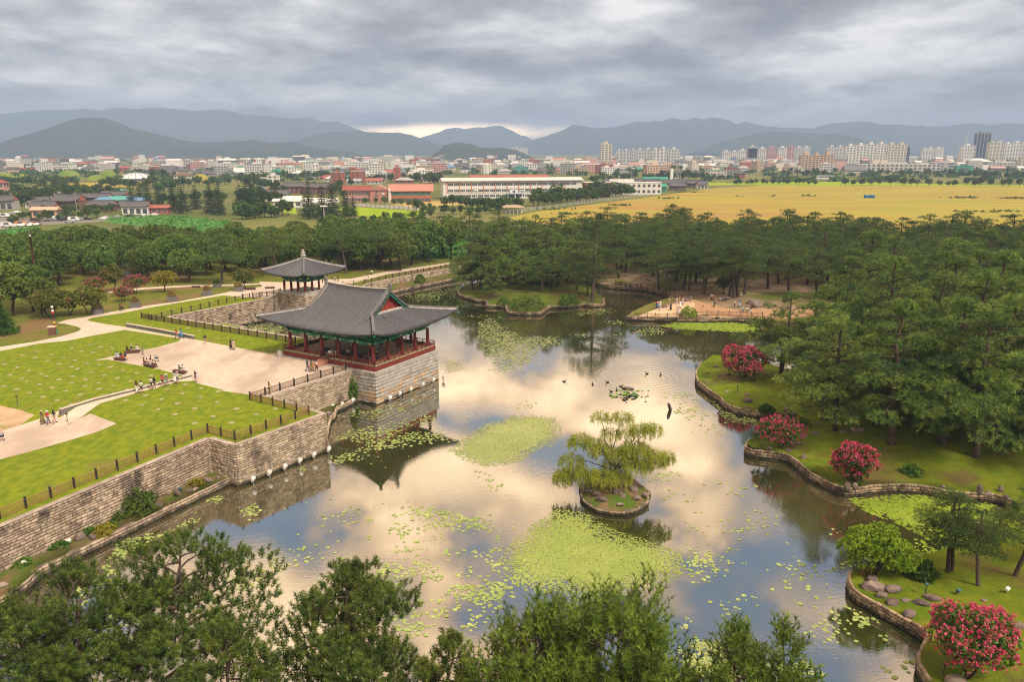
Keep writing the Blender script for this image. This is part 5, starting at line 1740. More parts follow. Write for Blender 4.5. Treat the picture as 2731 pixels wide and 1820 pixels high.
def near_pines():
 T=T_SHOOT
 spec=[ # x, y, height, radius, tufts, branches, base, label
  (-18.4,38.0,14.7,4.0,620,22,.46,'near pine with two bare trunks against the water, bottom left'),
  (-23.4,36.5,13.3,3.2,560,20,.34,'near olive green pine at the bottom left corner'),
  (-26.4,35.5,11.8,3.0,460,18,.34,'near pine cut by the left edge of the picture'),
  (-14.8,34.5,11.0,3.0,520,18,.32,'near pine at the bottom edge between the two left pines'),
  (-9.2,36.6,13.2,3.5,980,24,.30,'near dark bushy pine left of the picture centre'),
  (-3.4,34.2,10.2,2.0,420,16,.30,'small near pine with dark tips, right of the bushy one'),
  (1.2,31.5,12.9,2.9,620,20,.35,'near bright green pine with upright shoots, left of the central pair'),
  (4.6,31.0,13.7,3.2,760,22,.35,'near bright green pine with the highest upright shoots, bottom centre'),
  (6.6,29.5,12.9,1.5,300,14,.35,'small near pine at the bottom edge right of centre'),
  (9.6,30.0,13.2,1.4,260,14,.4,'thin near pine top at the bottom edge, rightmost but one'),
  (12.0,29.5,13.2,1.2,200,12,.4,'rightmost thin dark pine top at the bottom edge'),
 ]
 for i,(x,y,H,Rw,n,nb,base,lb)in enumerate(spec):
  pr=pine_proto(300+i,H,Rw,base,int(n*2.9)if i<6 else int(n*2.0),.03,T if i<6 else T_CANDLE,1.1 if i<6 else 1.3,.6 if i<6 else 1.0,2.0 if i<6 else 3.2,True,.0125,int(nb*1.3),(-.05,.45)if i<6 else(.2,.8),mats=('bark','needle_near' if i<6 else 'candle'))
  put_tree('pine_tree',pr,x,y,zland(x,y),1,i*.9,lb,'tree','near pines along the bottom edge')
near_pines()
def willow():
 x,y=gpx(1150+1508/3.136,950+1105/3.136,1.1)
 k=3.136*2040/84.0 # crop pixels per metre at the islet
 # foliage clumps: sideways, height and towards/away in metres, radius
 spec=[(-2.0,1.2,.3,1.1),(-4.2,1.5,.3,1.35),(-5.5,1.6,-.2,1.0),(-5.6,.9,.5,.9),(-3.0,2.0,-.8,1.1),(-4.6,2.9,.2,1.15),(-1.0,1.6,-.9,1.2),(.8,1.6,-.9,1.1),(.2,2.2,.9,1.2),
   (-3.6,4.9,.4,1.0),(-4.3,4.6,0,.7),(-2.0,4.6,-.3,1.1),(-1.2,3.7,.5,1.1),(.4,3.8,-.4,1.0),(-.3,5.6,.2,.9),(-1.5,7.2,.3,.8),(.9,7.2,-.2,1.05),
   (3.3,5.9,.3,1.1),(4.4,6.1,-.2,.9),(2.0,5.6,.5,.8),(2.3,4.4,-.3,1.15),(3.4,3.6,.6,1.2),(4.8,3.4,-.4,1.15),(6.2,3.2,.2,.9),(2.5,2.7,-.8,1.2),(1.6,3.3,.9,1.1),(3.6,2.4,.2,1.0),(5.3,2.6,.5,.8)]
 r=random.Random(5)
 nr=np.random.default_rng(5)
 mb=MB()
 mb.tube([(0,0,-.2),(-.05,0,.5),(.05,.05,1.3),(.0,0,2.0)],[.34,.27,.24,.2],8,cap=False)
 hubs=[Vector((0,0,1.2)),Vector((-.15,.1,2.2)),Vector((.3,0,2.4)),Vector((-.2,0,3.4)),Vector((.9,.1,3.2))]
 mb.tube([hubs[0],hubs[1],hubs[3]],[.24,.17,.11],6,cap=False)
 mb.tube([hubs[0],hubs[2],hubs[4]],[.22,.16,.11],6,cap=False)
 P,A=[],[]
 for sx,h,dy,rad in spec:
  sx,h,rad=sx*.93,h*1.14,rad*.93
  c=Vector((sx,dy,h))
  hub=min(hubs,key=lambda q:(q-c).length+max(0,q.z-h+.4)*3)
  limb(mb,hub,c,.075,.018,.07,6,r.random())
  n=int(82*rad**2)
  u=nr.normal(size=(n,3))
  u/=np.linalg.norm(u,axis=1)[:,None]
  u[:,2]=np.abs(u[:,2])*.8
  top=np.array(c)+u*np.array([rad,rad,rad*.62])*nr.uniform(.5,1,n)[:,None]**.5
  # each shoot arches outward and hangs
  for s in range(6):
   t=s/5
   out=u*np.array([1,1,0])*rad*.42*t
   P.append(top+out-np.array([[0,0,.55*rad*t**1.5]]))
   A.append(u*np.array([1,1,0])*(1-t)+np.array([[0,0,.3-1.4*t]])+nr.normal(size=(n,3))*.25)
 P,A=np.concatenate(P),np.concatenate(A)
 V,F=scatter(T_WILLOW,P,A,nr.uniform(.7,1.1,len(P))*.85,nr)
 t=thing('willow_tree','yellow green drooping willow leaning over its tiny rocky islet','tree',(x,y,float(H_islet(np.array([[x,y]]))[0])-.05))
 mb.build('trunk',M['bark_g'],t,True)
 obj('crown',mesh_np('crown',V,F,M['willow']),t)
willow()
def myrtle(seed,H,Rw,n,base=.3,m='blossom',share=.6,flat=.7,multi=4,fl=1.0):
 """crape myrtle: several thin stems, round crown of small leaves, flower heads over its outside"""
 r=random.Random(seed)
 nr=np.random.default_rng(seed)
 tr,cr=broad_proto(seed,H,Rw,base,n,T_SMALL,.95,('bark','shrub'),multi,flat,16)
 co=np.empty(len(cr.vertices)*3,dtype=np.float32)
 cr.vertices.foreach_get('co',co)
 co=co.reshape(-1,3)
 c=co.mean(0)
 d=(co-c)/np.array([Rw,Rw,H*(1-base)*.5])
 out=np.linalg.norm(d,axis=1)
 idx=np.where((out>np.quantile(out,.45))&(d[:,2]>-.75))[0]
 idx=nr.choice(idx,min(len(idx),int(n*share*.8)),replace=False)
 ax=d[idx]+np.array([0,0,.5])
 V,F=scatter(T_FLOWER,co[idx]+ax*.06,ax+nr.normal(size=ax.shape)*.35,nr.uniform(1.0,2.1,len(idx))*fl,nr)
 return tr,cr,mesh_np('blossom',V,F,M[m])
def myrtles():
 spec=[
  ('P',345,283,4.8,3.5,1700,.16,'blossom',1.15,'large pink flowering tree on the far grassy point',1.0),
  ('P',425,320,2.5,1.3,300,.35,'blossom',.8,'small thin pink flowering tree in front of the large pink one',.8),
  ('P',604,745,3.4,3.1,1000,.24,'blossom',.85,'wide dusty pink flowering tree at the cove',.9),
  ('P',1140,985,4.5,2.45,1800,.10,'blossom',.75,'round pink flowering bush in front of the pine wood',1.0),
  ('Q',1905,1465,5.3,3.1,2100,.22,'blossom',.62,'big pink flowering bush at the bottom right corner',1.0),
  ('F',1222,618,4.0,2.7,650,.34,'blossom_d',.85,'dusty pink flowering tree on the left lawn by the path',1.5),
  ('F',1105,690,2.7,1.9,350,.36,'blossom_d',.85,'small dusty pink bush left of the dusty pink tree',1.5),
  ('F',870,640,3.9,2.3,420,.34,'blossom_d',.6,'faded pink tree behind the low reddish trees',1.5),
 ]
 crop={'P':(1850,900,2.6708),'Q':(1950,1300,3.0128),'F':(0,600,3.3614)}
 for i,(c,a,b,H,Rw,n,base,m,share,lb,fl)in enumerate(spec):
  cx,cy,k=crop[c]
  x,y=gpx(cx+a/k,cy+b/k,1.8 if c!='F' else 4.8)
  tr,cr,bl=myrtle(400+i,H,Rw,n,base,m,share,.75,4,fl)
  t=put_tree('crape_myrtle',(tr,cr),x,y,zland(x,y),.93,i,lb,'flowering tree')
  obj('blossom',bl,t)
myrtles()
def small_plants():
 spec=[
  ('L',1010,300,.9,1.9,2.1,520,'shrub','big leafy shrub growing against the long weathered wall',.35),
  ('L',765,470,.9,.95,.6,170,'leaf_yellow','yellowish low shrub on the planted strip under the wall',.3),
  ('L',655,480,.9,.5,.5,90,'shrub','small dark shrub beside the yellowish one under the wall',.3),
  ('L',880,365,.9,.8,.45,110,'shrub','low green plant between the big shrub and the yellowish one',.4),
  ('L',430,575,.9,.75,.4,110,'shrub','low green plant by the grey lamp under the wall',.4),
  ('L',155,700,.9,.8,.4,110,'shrub','low green plant at the far left of the planted strip',.4),
  ('L',1445,115,.9,.7,.55,120,'leaf_yellow','yellow green fern beside boulders near the bastion corner',.4),
  ('K',1378,660,.9,.85,3.0,420,'shrub','green climbing plant in the corner of wall and granite platform',.35),
  ('G',1475,488,.8,1.5,2.5,330,'shrub','clipped round bush on the grass strip north of the pavilions',.03),
  ('H',610,945,1.2,3.9,3.0,900,'shrub','big spreading shrub at the front edge of the pine island',.3),
  ('H',935,905,1.3,2.6,2.4,520,'shrub','rounded dark shrub at the right front of the pine island',.3),
  ('H',420,910,1.0,1.6,1.6,260,'shrub','dark low shrub left of the big spreading island shrub',.35),
  ('H',1870,985,1.8,1.9,2.0,360,'leaf_bright','light green round shrub behind the promontory fence',.2),
  ('P',522,495,1.7,1.05,.85,300,'shrub','low dark green shrub on the bank between the two stone groups',.2),
  ('P',770,590,1.7,1.1,.7,160,'shrub','flat dark shrub behind the wide pink tree',.3),
  ('P',1560,925,2.0,1.1,.9,220,'shrub','faint dark shrub under the pines right of the round pink bush',.3),
  ('Q',1520,690,1.5,1.35,1.25,420,'shrub','green shrub beside the bright green tree at the cove',.25),
  ('Q',1085,690,1.2,.3,.4,50,'tan_plant','small orange plant behind the largest brown boulder',.2),
 ]
 crop={'L':(0,1250,2.7514),'K':(500,850,3.1367),'G':(650,600,3.1357),'H':(1200,500,2.9412),'P':(1850,900,2.6708),'Q':(1950,1300,3.0128)}
 for i,(c,a,b,z,Rw,H,n,m,lb,rag)in enumerate(spec):
  cx,cy,k=crop[c]
  x,y=gpx(cx+a/k,cy+b/k,z)
  me=shrub_proto(500+i,Rw,H,n,T_SMALL,1.0,m,rag)
  t=thing('shrub',lb,'shrub',(x,y,z if c in 'LKG' else zland(x,y)))
  obj('foliage',me,t)
  st=MB()
  for q in range(5):
   an=q*1.3
   st.tube([(0,0,-.1),(math.cos(an)*Rw*.5,math.sin(an)*Rw*.5,H*.6)],[.035,.012],4,cap=False)
  st.build('stem',M['bark_g'],t)
 bright=broad_proto(560,4.6,2.6,.2,1700,T_SMALL,.9,('bark_g','leaf_bright'),2,.6,15)
 x,y=gpx(1950+1130/3.0128,1300+690/3.0128,1.3)
 put_tree('small_tree',bright,x,y,zland(x,y),1.0,0,'bright yellow green tree at the water edge by the brown boulders','tree')
 x,y=gpx(1950+1290/3.0128,1300+690/3.0128,1.3)
 put_tree('small_tree',bright,x,y,zland(x,y),.72,2,'smaller bright green tree right of the yellow green one','tree')
small_plants()
# ------------------------------------------------------------------ floating leaves
def pads(name,label,regions,m,size,seed,fray=.8):
 """regions: (outline, cover 0..1, spacing); one mesh of discs with a notch"""
 nr=np.random.default_rng(seed)
 P=[]
 for poly,cover,gap in regions:
  poly=np.array(poly)
  lo,hi=poly.min(0),poly.max(0)
  X,Y=np.meshgrid(np.arange(lo[0],hi[0],gap),np.arange(lo[1],hi[1],gap))
  p=np.column_stack([X.ravel(),Y.ravel()])+nr.uniform(-.5,.5,(X.size,2))*gap
  p=p[inside(p,poly)&inside(p,POND)&~inside(p,ISLET)&~inside(p,ISLAND)]
  if not len(p):
   continue
  d=edge_dist(p,poly)
  scale=max(1.2,min(hi-lo)*.22)
  n=vnoise(p[:,0],p[:,1],1.1,seed)*.55+vnoise(p[:,0],p[:,1],2.7,seed+1)*.5+vnoise(p[:,0],p[:,1],0.4,seed+2)*.4
  prob=cover+n*1.1*(1.15-cover)-(1-smooth(0,scale,d))*fray
  p=p[nr.uniform(0,1,len(p))<prob]
  p=p[edge_dist(p,POND)>.35]
  P.append(p)
 P=np.concatenate(P)
 k=7
 t=np.linspace(.25,2*math.pi-.25,k)
 tm=np.concatenate([[[0,0]],np.column_stack([np.cos(t),np.sin(t)])])
 F0=np.array([(0,i,i+1)for i in range(1,k)])
 n=len(P)
 rz=nr.uniform(0,6.28,n)
 s=size*nr.uniform(.5,1.45,n)
 c,sn=np.cos(rz)[:,None],np.sin(rz)[:,None]
 X=P[:,:1]+s[:,None]*(tm[None,:,0]*c-tm[None,:,1]*sn)
 Y=P[:,1:]+s[:,None]*(tm[None,:,0]*sn+tm[None,:,1]*c)
 tx,ty=nr.normal(size=n)*.03,nr.normal(size=n)*.03
 Z=.006+nr.uniform(0,.012,n)[:,None]+(X-P[:,:1])*tx[:,None]+(Y-P[:,1:])*ty[:,None]+np.abs(s*.04)[:,None]
 V=np.stack([X,Y,Z],2).reshape(-1,3)
 F=(F0[None]+(np.arange(n)*(k+1))[:,None,None]).reshape(-1,3)
 o=obj(name,mesh_np(name,V,F,m))
 tag(o,label,'lily pads',None,'stuff')
 print(name,n)
def cp(crop,*pts):
 cx,cy,k={'N':(1150,950,3.136),'M':(600,1350,3.1373),'O':(1250,1400,3.1373),'Q':(1950,1300,3.0128),'P':(1850,900,2.6708),'H':(1200,500,2.9412),'K':(500,850,3.1367),'L':(0,1250,2.7514),'G':(650,600,3.1357),'D':(0,0,.8616),'I':(1900,500,2.8315)}[crop]
 return[gpx(cx+a/k,cy+b/k,0)for a,b in pts]
def lilies():
 pads('floating_leaf_mat','pale green oval mat of tiny floating leaves in mid pond',[
  (cp('N',(130,800),(300,660),(480,560),(680,495),(900,490),(1040,515),(1100,610),(1060,700),(900,790),(760,880),(600,920),(420,930),(260,870)),.95,.092),
  (cp('N',(880,830),(920,750),(1080,640),(1180,640),(1080,760)),.5,.22),
  (cp('N',(85,40),(180,22),(280,70),(300,110),(200,150),(90,150)),.8,.22)],M['pad_mat'],.082,71)
 pads('floating_leaf_mat','large yellow green mat of floating leaves in front of the willow islet',[
  (cp('O',(240,330),(330,180),(420,90),(560,-20),(720,-120),(900,-130),(1050,-60),(1250,60),(1450,110),(1650,170),(1780,250),(1830,370),(1740,460),(1560,520),(1380,560),(1280,620),(1100,660),(960,660),(840,600),(760,560),(600,590),(480,560),(340,480)),.97,.094),
  (cp('O',(620,640),(780,560),(940,600),(1100,690),(1050,740),(800,720)),.45,.22)],M['pad_yellow'],.085,72)
 pads('floating_leaf_mat','yellow green floating leaves at the bottom edge right of the near pines',[
  (cp('O',(1750,980),(1900,930),(2150,980),(2300,1100),(2353,1330),(1700,1330)),.8,.15),
  (cp('Q',(140,1290),(330,1390),(600,1330),(760,1450),(1000,1560),(60,1640)),.62,.2)],M['pad_mat'],.11,73)
 pads('floating_leaf_mat','bright green leaf mat in the cove of the right bank',[
  (cp('Q',(925,92),(1100,85),(1300,62),(1540,60),(1700,80),(2100,120),(2150,200),(2130,330),(1990,460),(1800,530),(1640,470),(1480,370),(1320,290),(1150,225),(1000,160)),1.25,.20),
  (cp('Q',(1380,420),(1500,370),(1700,480),(1800,545),(1620,600),(1430,680),(1350,560)),.55,.26)],M['pad_green'],.17,74)
 pads('floating_leaf_mat','pale green leaf mat below the far promontory',[
  (cp('H',(1650,1085),(1780,1055),(2000,1050),(2353,1068),(2420,1080),(2420,1150),(2200,1135),(1950,1125),(1750,1115)),1.15,.34)],M['pad_green'],.27,75)
 lp=[
  (cp('M',(1400,50),(1500,0),(1750,10),(1980,70),(1900,130),(1700,120),(1550,110)),.72,.34),
  (cp('M',(1930,200),(2000,110),(2120,90),(2280,130),(2230,210),(2080,240)),.78,.32),
  (cp('M',(1680,270),(1850,190),(1950,210),(1800,290)),.5,.36),
  (cp('M',(1380,400),(1550,320),(1720,340),(1700,430),(1580,440)),.62,.36),
  (cp('M',(1800,330),(1900,290),(2000,420),(1880,470),(1780,470)),.6,.36),
  (cp('M',(1030,520),(1280,480),(1500,470),(1730,500),(1890,510),(1880,660),(1700,690),(1580,650),(1400,740),(1250,690),(1290,600)),.68,.36),
  (cp('M',(1840,730),(1930,640),(1960,540),(2040,540),(2010,680),(2150,680),(2353,650),(2353,800),(2280,900),(2160,880),(2100,780),(1950,790)),.78,.33),
  (cp('M',(1460,820),(1520,780),(1680,820),(1650,860),(1500,860)),.7,.36),
  (cp('M',(1300,900),(1500,880),(1720,880),(1870,870),(1900,920),(1750,960),(1830,1060),(1600,1120),(1480,1100),(1380,1010)),.6,.37),
  (cp('M',(1960,900),(2120,880),(2130,1020),(2000,1060)),.75,.35),
  (cp('M',(600,370),(700,340),(760,360),(690,410)),.6,.36),
  (cp('M',(0,560),(230,520),(390,560),(380,670),(230,740),(0,740)),.66,.32),
  (cp('L',(560,800),(760,720),(1000,850),(1250,1200),(1300,1330),(1000,1400),(500,1400),(0,1450),(0,1560),(600,1560)),.62,.32),
  (cp('O',(0,520),(170,480),(330,500),(380,600),(270,740),(120,740),(0,640)),.75,.34),
  (cp('O',(0,740),(90,760),(90,900),(0,930)),.8,.34),
  (cp('O',(60,300),(150,200),(330,200),(250,330),(120,380)),.4,.36),
  (cp('O',(1740,130),(1850,230),(2050,250),(2180,400),(2160,480),(1980,560),(1800,500)),.5,.36),
  (cp('O',(1740,790),(1880,730),(1930,830),(1850,900),(1760,930)),.6,.34),
  (cp('N',(0,1370),(250,1300),(540,1390),(500,1480),(250,1480),(0,1540)),.55,.36),
  (cp('N',(330,950),(500,960),(620,1050),(600,1170),(500,1170),(420,1080)),.38,.36),
  (cp('N',(1780,1000),(2060,940),(2200,990),(2000,1060),(1830,1060)),.4,.4),
  (cp('D',(820,1180),(1000,1150),(1200,1180),(1260,1300),(1200,1480),(900,1480),(860,1330)),.20,.45),(cp('D',(560,1180),(800,1120),(1000,1150),(860,1300),(560,1330)),.10,.5),
  (cp('D',(1480,1120),(1700,1060),(1850,1250),(1760,1480),(1600,1400)),.14,.5),(cp('D',(1500,880),(1680,900),(1700,1020),(1560,1000)),.16,.5),(cp('D',(1750,1250),(1950,1300),(2050,1500),(1850,1540)),.16,.45),
  (cp('D',(1080,700),(1180,740),(1300,860),(1180,900),(1060,800)),.2,.6),(cp('D',(760,940),(1000,900),(1040,1010),(880,1080),(770,1080)),.3,.45),
  (cp('H',(1000,970),(1250,940),(1320,980),(1180,1000),(1000,1010)),.7,.5),
  (cp('H',(1190,1050),(1350,1040),(1370,1070),(1220,1080)),.7,.5),
  (cp('H',(1440,1120),(1520,1090),(1680,1100),(1720,1150),(1600,1170),(1480,1160)),.75,.5),
  (cp('H',(1420,1180),(1600,1150),(1480,1190)),.6,.5),(cp('H',(900,1150),(1370,1145),(1370,1165),(1000,1180)),.55,.5),
  (cp('H',(0,760),(100,720),(250,760),(60,860),(0,880)),.7,.5),
  (cp('G',(1330,590),(1600,540),(1890,500),(1850,560),(1600,640),(1450,640)),.72,.5),
  (cp('K',(1190,1150),(1400,1120),(1380,1190),(1250,1240),(1190,1200)),.75,.32),
  (cp('K',(1190,1000),(1330,975),(1340,1010),(1220,1040)),.7,.34),
  (cp('K',(1250,960),(1500,930),(1800,900),(2100,960),(2280,1020),(2150,1060),(1900,1050),(1700,1130),(1450,1100),(1300,1060)),.5,.36),
  (cp('K',(1700,720),(2000,680),(2000,720),(1720,760)),.35,.36),
  (cp('K',(120,1550),(180,1500),(300,1490),(320,1550)),.7,.32),(cp('K',(930,1250),(1020,1240),(1020,1290),(940,1300)),.7,.3),
  (cp('L',(760,640),(900,520),(1280,440),(1450,300),(1480,400),(1180,520),(900,680)),.62,.3),
  (cp('L',(1480,240),(1600,190),(1670,210),(1560,270)),.75,.3),(cp('L',(1750,300),(1926,240),(1926,380),(1820,400)),.6,.3),
  (cp('L',(600,760),(900,560),(1050,600),(800,800)),.6,.3),
  (cp('Q',(690,350),(900,330),(900,420),(740,470)),.4,.36),(cp('Q',(700,600),(900,560),(1050,640),(950,680),(760,660)),.55,.36),
  (cp('Q',(880,900),(1000,920),(1150,1000),(1280,1060),(1200,1160),(1320,1180),(1250,1260),(1080,1160),(950,1050)),.55,.34),
  (cp('Q',(430,790),(500,760),(570,900),(640,1000),(520,990)),.3,.36),
  (cp('Q',(900,1350),(1150,1330),(1500,1380),(1540,1500),(1300,1560),(1150,1450)),.45,.36),
  (cp('Q',(0,250),(120,270),(180,330),(60,350)),.3,.4),
  (cp('P',(100,440),(200,480),(330,560),(620,600),(560,630),(300,620),(200,560)),.7,.3),
  (cp('P',(500,300),(480,210),(600,240),(700,290),(640,310)),.7,.36),
  (cp('K',(470,70),(840,60),(840,140),(600,130)),.8,.45),(cp('G',(0,830),(250,820),(360,900),(200,920),(0,880)),.8,.5),
  (cp('N',(1900,380),(2300,420),(2352,520),(2200,560),(1980,470)),.34,.45),(cp('N',(700,420),(800,370),(900,390),(860,440),(730,450)),.5,.4),
 ]
 pads('lily_pads','loose round lily pads floating in patches across the pond',lp,M['pad'],.165,76,.45)
 pads('lily_pads','lily pads coloured dark olive for the tree reflection right of the large pavilion',[(cp('H',(220,1060),(330,1020),(420,1110),(620,1170),(880,1170),(900,1230),(700,1280),(620,1390),(400,1450),(300,1330),(230,1250)),1.0,.40)],M['pad_reflection_dark'],.2,78,.5)
 # lotus: raised round leaves on stems
 x,y=gpx(1150+1620/3.136,950+330/3.136,0)
 t=thing('lotus_plant','clump of bright green raised lotus leaves in mid pond','plant',(x,y,0))
 r=random.Random(3)
 for i in range(26):
  a,b=r.gauss(0,1.5),r.gauss(0,.8)
  h=r.uniform(.05,.5)
  s=r.uniform(.22,.4)
  mb=MB()
  k=9
  V=[(a,b,h-.06)]+[(a+math.cos(q*6.283/k)*s,b+math.sin(q*6.283/k)*s,h+r.uniform(-.03,.07))for q in range(k)]
  mb.add(V,[(0,q+1,(q+1)%k+1)for q in range(k)])
  mb.tube([(a,b,-.2),(a,b,h-.06)],.015,4)
  mb.build('leaf',M['lotus']if i%3 else M['leaf_bright'],t)
lilies()
# ------------------------------------------------------------------ rocks, stones set in the lawn, lamps, benches
CROP={'A':(0,250,3.3614),'B':(650,250,3.3614),'C':(1300,250,3.3614),'E':(1950,250,3.0128),'F':(0,600,3.3614),'G':(650,600,3.1357),'H':(1200,500,2.9412),'I':(1900,500,2.8315),
  'J':(0,900,3.92),'K':(500,850,3.1367),'L':(0,1250,2.7514),'N':(1150,950,3.136),'P':(1850,900,2.6708),'Q':(1950,1300,3.0128),'T':(230,820,6.533),'U':(680,660,5.8825),
  'V':(800,860,5.8825),'W':(0,500,5.602),'R':(1700,770,6.536),'Y':(0,650,5.6),'D':(0,0,.8616)}
def at(c,a,b,z):
 cx,cy,k=CROP[c]
 return gpx(cx+a/k,cy+b/k,z)
def rock_mesh(seed,sub=2):
 r=random.Random(seed)
 bm=bmesh.new()
 bmesh.ops.create_icosphere(bm,subdivisions=sub,radius=1)
 dirs=[Vector((r.gauss(0,1),r.gauss(0,1),r.gauss(0,1))).normalized()for _ in range(9)]
 cut=[r.uniform(.62,.92)for _ in dirs]
 for v in bm.verts:
  for d,c in zip(dirs,cut):
   k=v.co.dot(d)
   if k>c:
    v.co-=d*(k-c)*.9
  v.co*=r.uniform(.95,1.05)
 me=bpy.data.meshes.new('rock')
 bm.to_mesh(me)
 bm.free()
 me.materials.append(M['rock'])
 return me
ROCKM=[rock_mesh(i)for i in range(9)]
def rocks():
 spec=[
  ('P',385,440,.95,.75,.62,'largest pinkish boulder in the middle of the far grassy point'),('P',380,402,.6,.5,.4,'smaller pinkish boulder directly behind the largest one'),
  ('P',668,505,.85,.7,.6,'pinkish boulder at the point where the bank wall ends'),('P',712,530,.8,.5,.45,'flat pinkish boulder right of the wall end boulder'),
  ('P',160,198,.6,.5,.4,'dark boulder behind the large pink tree, leftmost'),('P',187,264,.5,.4,.35,'dark boulder left of the large pink tree trunk'),('P',247,268,.65,.5,.45,'dark purple boulder under the large pink tree'),
  ('P',88,293,.7,.35,.22,'flat orange stone near the tip of the far grassy point'),('P',238,368,.65,.35,.25,'flat pale stone in the grass in front of the pink trees'),('P',378,475,.5,.35,.18,'flat stone below the largest pinkish boulder'),
  ('P',868,688,.8,.65,.55,'dark boulder on the slope right of the wide pink tree'),('P',788,702,.7,.55,.5,'dark boulder under the right side of the wide pink tree'),('P',735,742,1.5,.5,.3,'long dark ledge rock behind the cove corner'),
  ('P',543,772,.7,.5,.42,'grey boulder under the wide pink tree near the wall corner'),('P',680,786,.5,.4,.32,'grey boulder beside the long ledge rock'),('P',784,620,.5,.4,.3,'dark boulder in the upper gap of the cove'),
  ('P',883,598,.6,.3,.2,'pale flat stone on the slope above the cove'),('P',1165,694,1.3,.8,.7,'big dark boulder behind the round pink bush'),('P',1070,690,.9,.5,.35,'flat boulder left of the big one behind the pink bush'),
  ('P',785,835,.55,.45,.7,'pale upright stone on the slope above the curved wall'),('P',1095,1055,.6,.5,1.0,'upright dark rock at the wall below the round pink bush'),('P',1150,1040,.45,.4,.7,'second upright rock right of the one below the pink bush'),
  ('P',2038,1075,.5,.35,1.15,'tall pale standing stone at the far end of the bank wall'),('P',2100,1100,.6,.45,.7,'leaning pale stone right of the tall standing stone'),('P',2192,1070,.4,.35,.9,'pink standing stone at the right end of the stones'),
  ('P',2230,1110,.45,.4,.4,'small round stone at the right end of the bank wall'),('P',1505,1025,.4,.35,.35,'small stone in the shade above the bank wall'),('P',1778,1040,.35,.3,.4,'small pale stone above the bank wall, near the dark pine'),
  ('Q',1150,775,1.35,.9,.75,'largest brown boulder on the nearest right bank'),('Q',1140,715,.8,.6,.55,'dark boulder directly behind the largest brown one'),('Q',1300,800,1.15,.75,.6,'brown boulder right of the largest one'),
  ('Q',1218,838,.75,.55,.5,'pale speckled boulder in front of the two largest'),('Q',1300,890,.8,.6,.45,'speckled boulder near the bank wall'),('Q',1410,876,.6,.4,.22,'flat reddish stone right of the speckled boulders'),
  ('Q',1530,905,1.0,.55,.42,'flat dark boulder below the garden lamp, left of the pair'),('Q',1617,876,.9,.55,.45,'flat dark boulder below the garden lamp, right of the pair'),('Q',1440,985,.8,.6,.55,'round grey boulder between the wall and the big pink bush'),
  ('Q',1812,1535,1.0,.8,.8,'grey boulder at the bottom edge under the big pink bush'),('Q',2312,1150,.7,.5,.5,'dark boulder at the right edge beside the big pink bush'),('Q',2032,932,.4,.3,.15,'small dark flat stone above the big pink bush'),
  ('L',1310,205,.55,.4,.95,'tilted tan slab on the planted strip under the long wall'),('L',1385,172,.5,.4,.38,'round tan stone right of the tilted slab'),('L',1435,158,.5,.4,.34,'flat grey stone second right of the tilted slab'),
  ('L',1520,95,1.0,.6,.5,'large dark boulder beside the yellow green fern'),('L',1605,75,.4,.35,.3,'small pale stone nearest the bastion corner'),('L',590,520,.75,.5,.75,'rough brown boulder under the long wall beside the dark shrub'),('L',680,512,.65,.45,.45,'brown boulder right of the rough one'),
  ('L',1165,275,.6,.45,.35,'purple stone right of the big leafy shrub'),('L',1020,335,.6,.45,.45,'tan stone at the foot of the big leafy shrub'),('L',1240,195,.4,.3,.3,'small brown stone left of the tilted slab'),('L',432,588,.45,.35,.25,'small tan stone at the low plants under the wall'),('L',15,870,.7,.5,.5,'brown boulder at the left edge of the planted strip'),
  ('N',1320,1100,.75,.5,.5,'purple boulder at the back left of the islet'),('N',1440,1100,1.0,.7,.6,'big dark boulder left of the willow trunk'),('N',1380,1160,.7,.5,.45,'dark boulder in the middle left of the islet'),('N',1430,1205,.85,.55,.45,'dark boulder at the front left of the islet'),
  ('N',1555,1165,.9,.6,.8,'big cracked reddish boulder right of the willow trunk'),('N',1590,1095,.7,.5,.6,'boulder behind the cracked one on the islet'),('N',1685,1130,.95,.6,.7,'large reddish boulder at the right of the islet'),('N',1600,1195,.45,.35,.7,'upright grey rock at the front of the cracked boulder'),
  ('N',1585,1245,.55,.35,.22,'flat tan stone at the front of the islet'),('N',1720,1195,.7,.5,.4,'grey boulder near the right shore of the islet'),('N',1795,1165,.6,.5,.35,'flat rock jutting out of the right tip of the islet'),('N',1300,1130,.9,.35,.22,'flat ledge rock at the left shore of the islet'),
  ('H',1390,1040,.9,.8,1.2,'pale block standing in the water at the promontory tip'),('H',1440,1022,1.2,.9,.8,'grey boulder at the promontory tip behind the pale block'),('H',1700,1012,1.0,.6,.5,'dark grey box like stone on the promontory grass'),('H',2100,1012,.8,.6,.5,'pale stone on the promontory grass right of the fence bush'),
  ('H',1850,905,1.3,.9,.9,'large brown boulder among the visitors'),('H',1690,945,1.2,.8,.7,'flat brown rock the visitors stand round'),('H',2155,915,2.0,1.0,1.0,'grey pointed rock beside the orange path'),('H',1560,735,1.2,.9,.5,'low rock on the bare soil of the grove'),('H',1620,755,1.3,1.0,.5,'low mounded rock on the bare soil, right of the first'),
  ('R',2020,300,2.2,1.4,1.3,'dark rocks at the right end of the visitors'),('R',2080,330,2.0,1.2,1.1,'dark rocks by the promontory fence end'),
  ('N',1995,455,.32,.55,1.6,'leaning grey post like rock standing in the pond right of the willow'),('N',1645,275,1.5,.5,.35,'low grey rock breaking the water behind the lotus clump'),('K',1185,795,.5,.4,.4,'square brown stone on the strip at the bastion back corner'),
 ]
 r=random.Random(8)
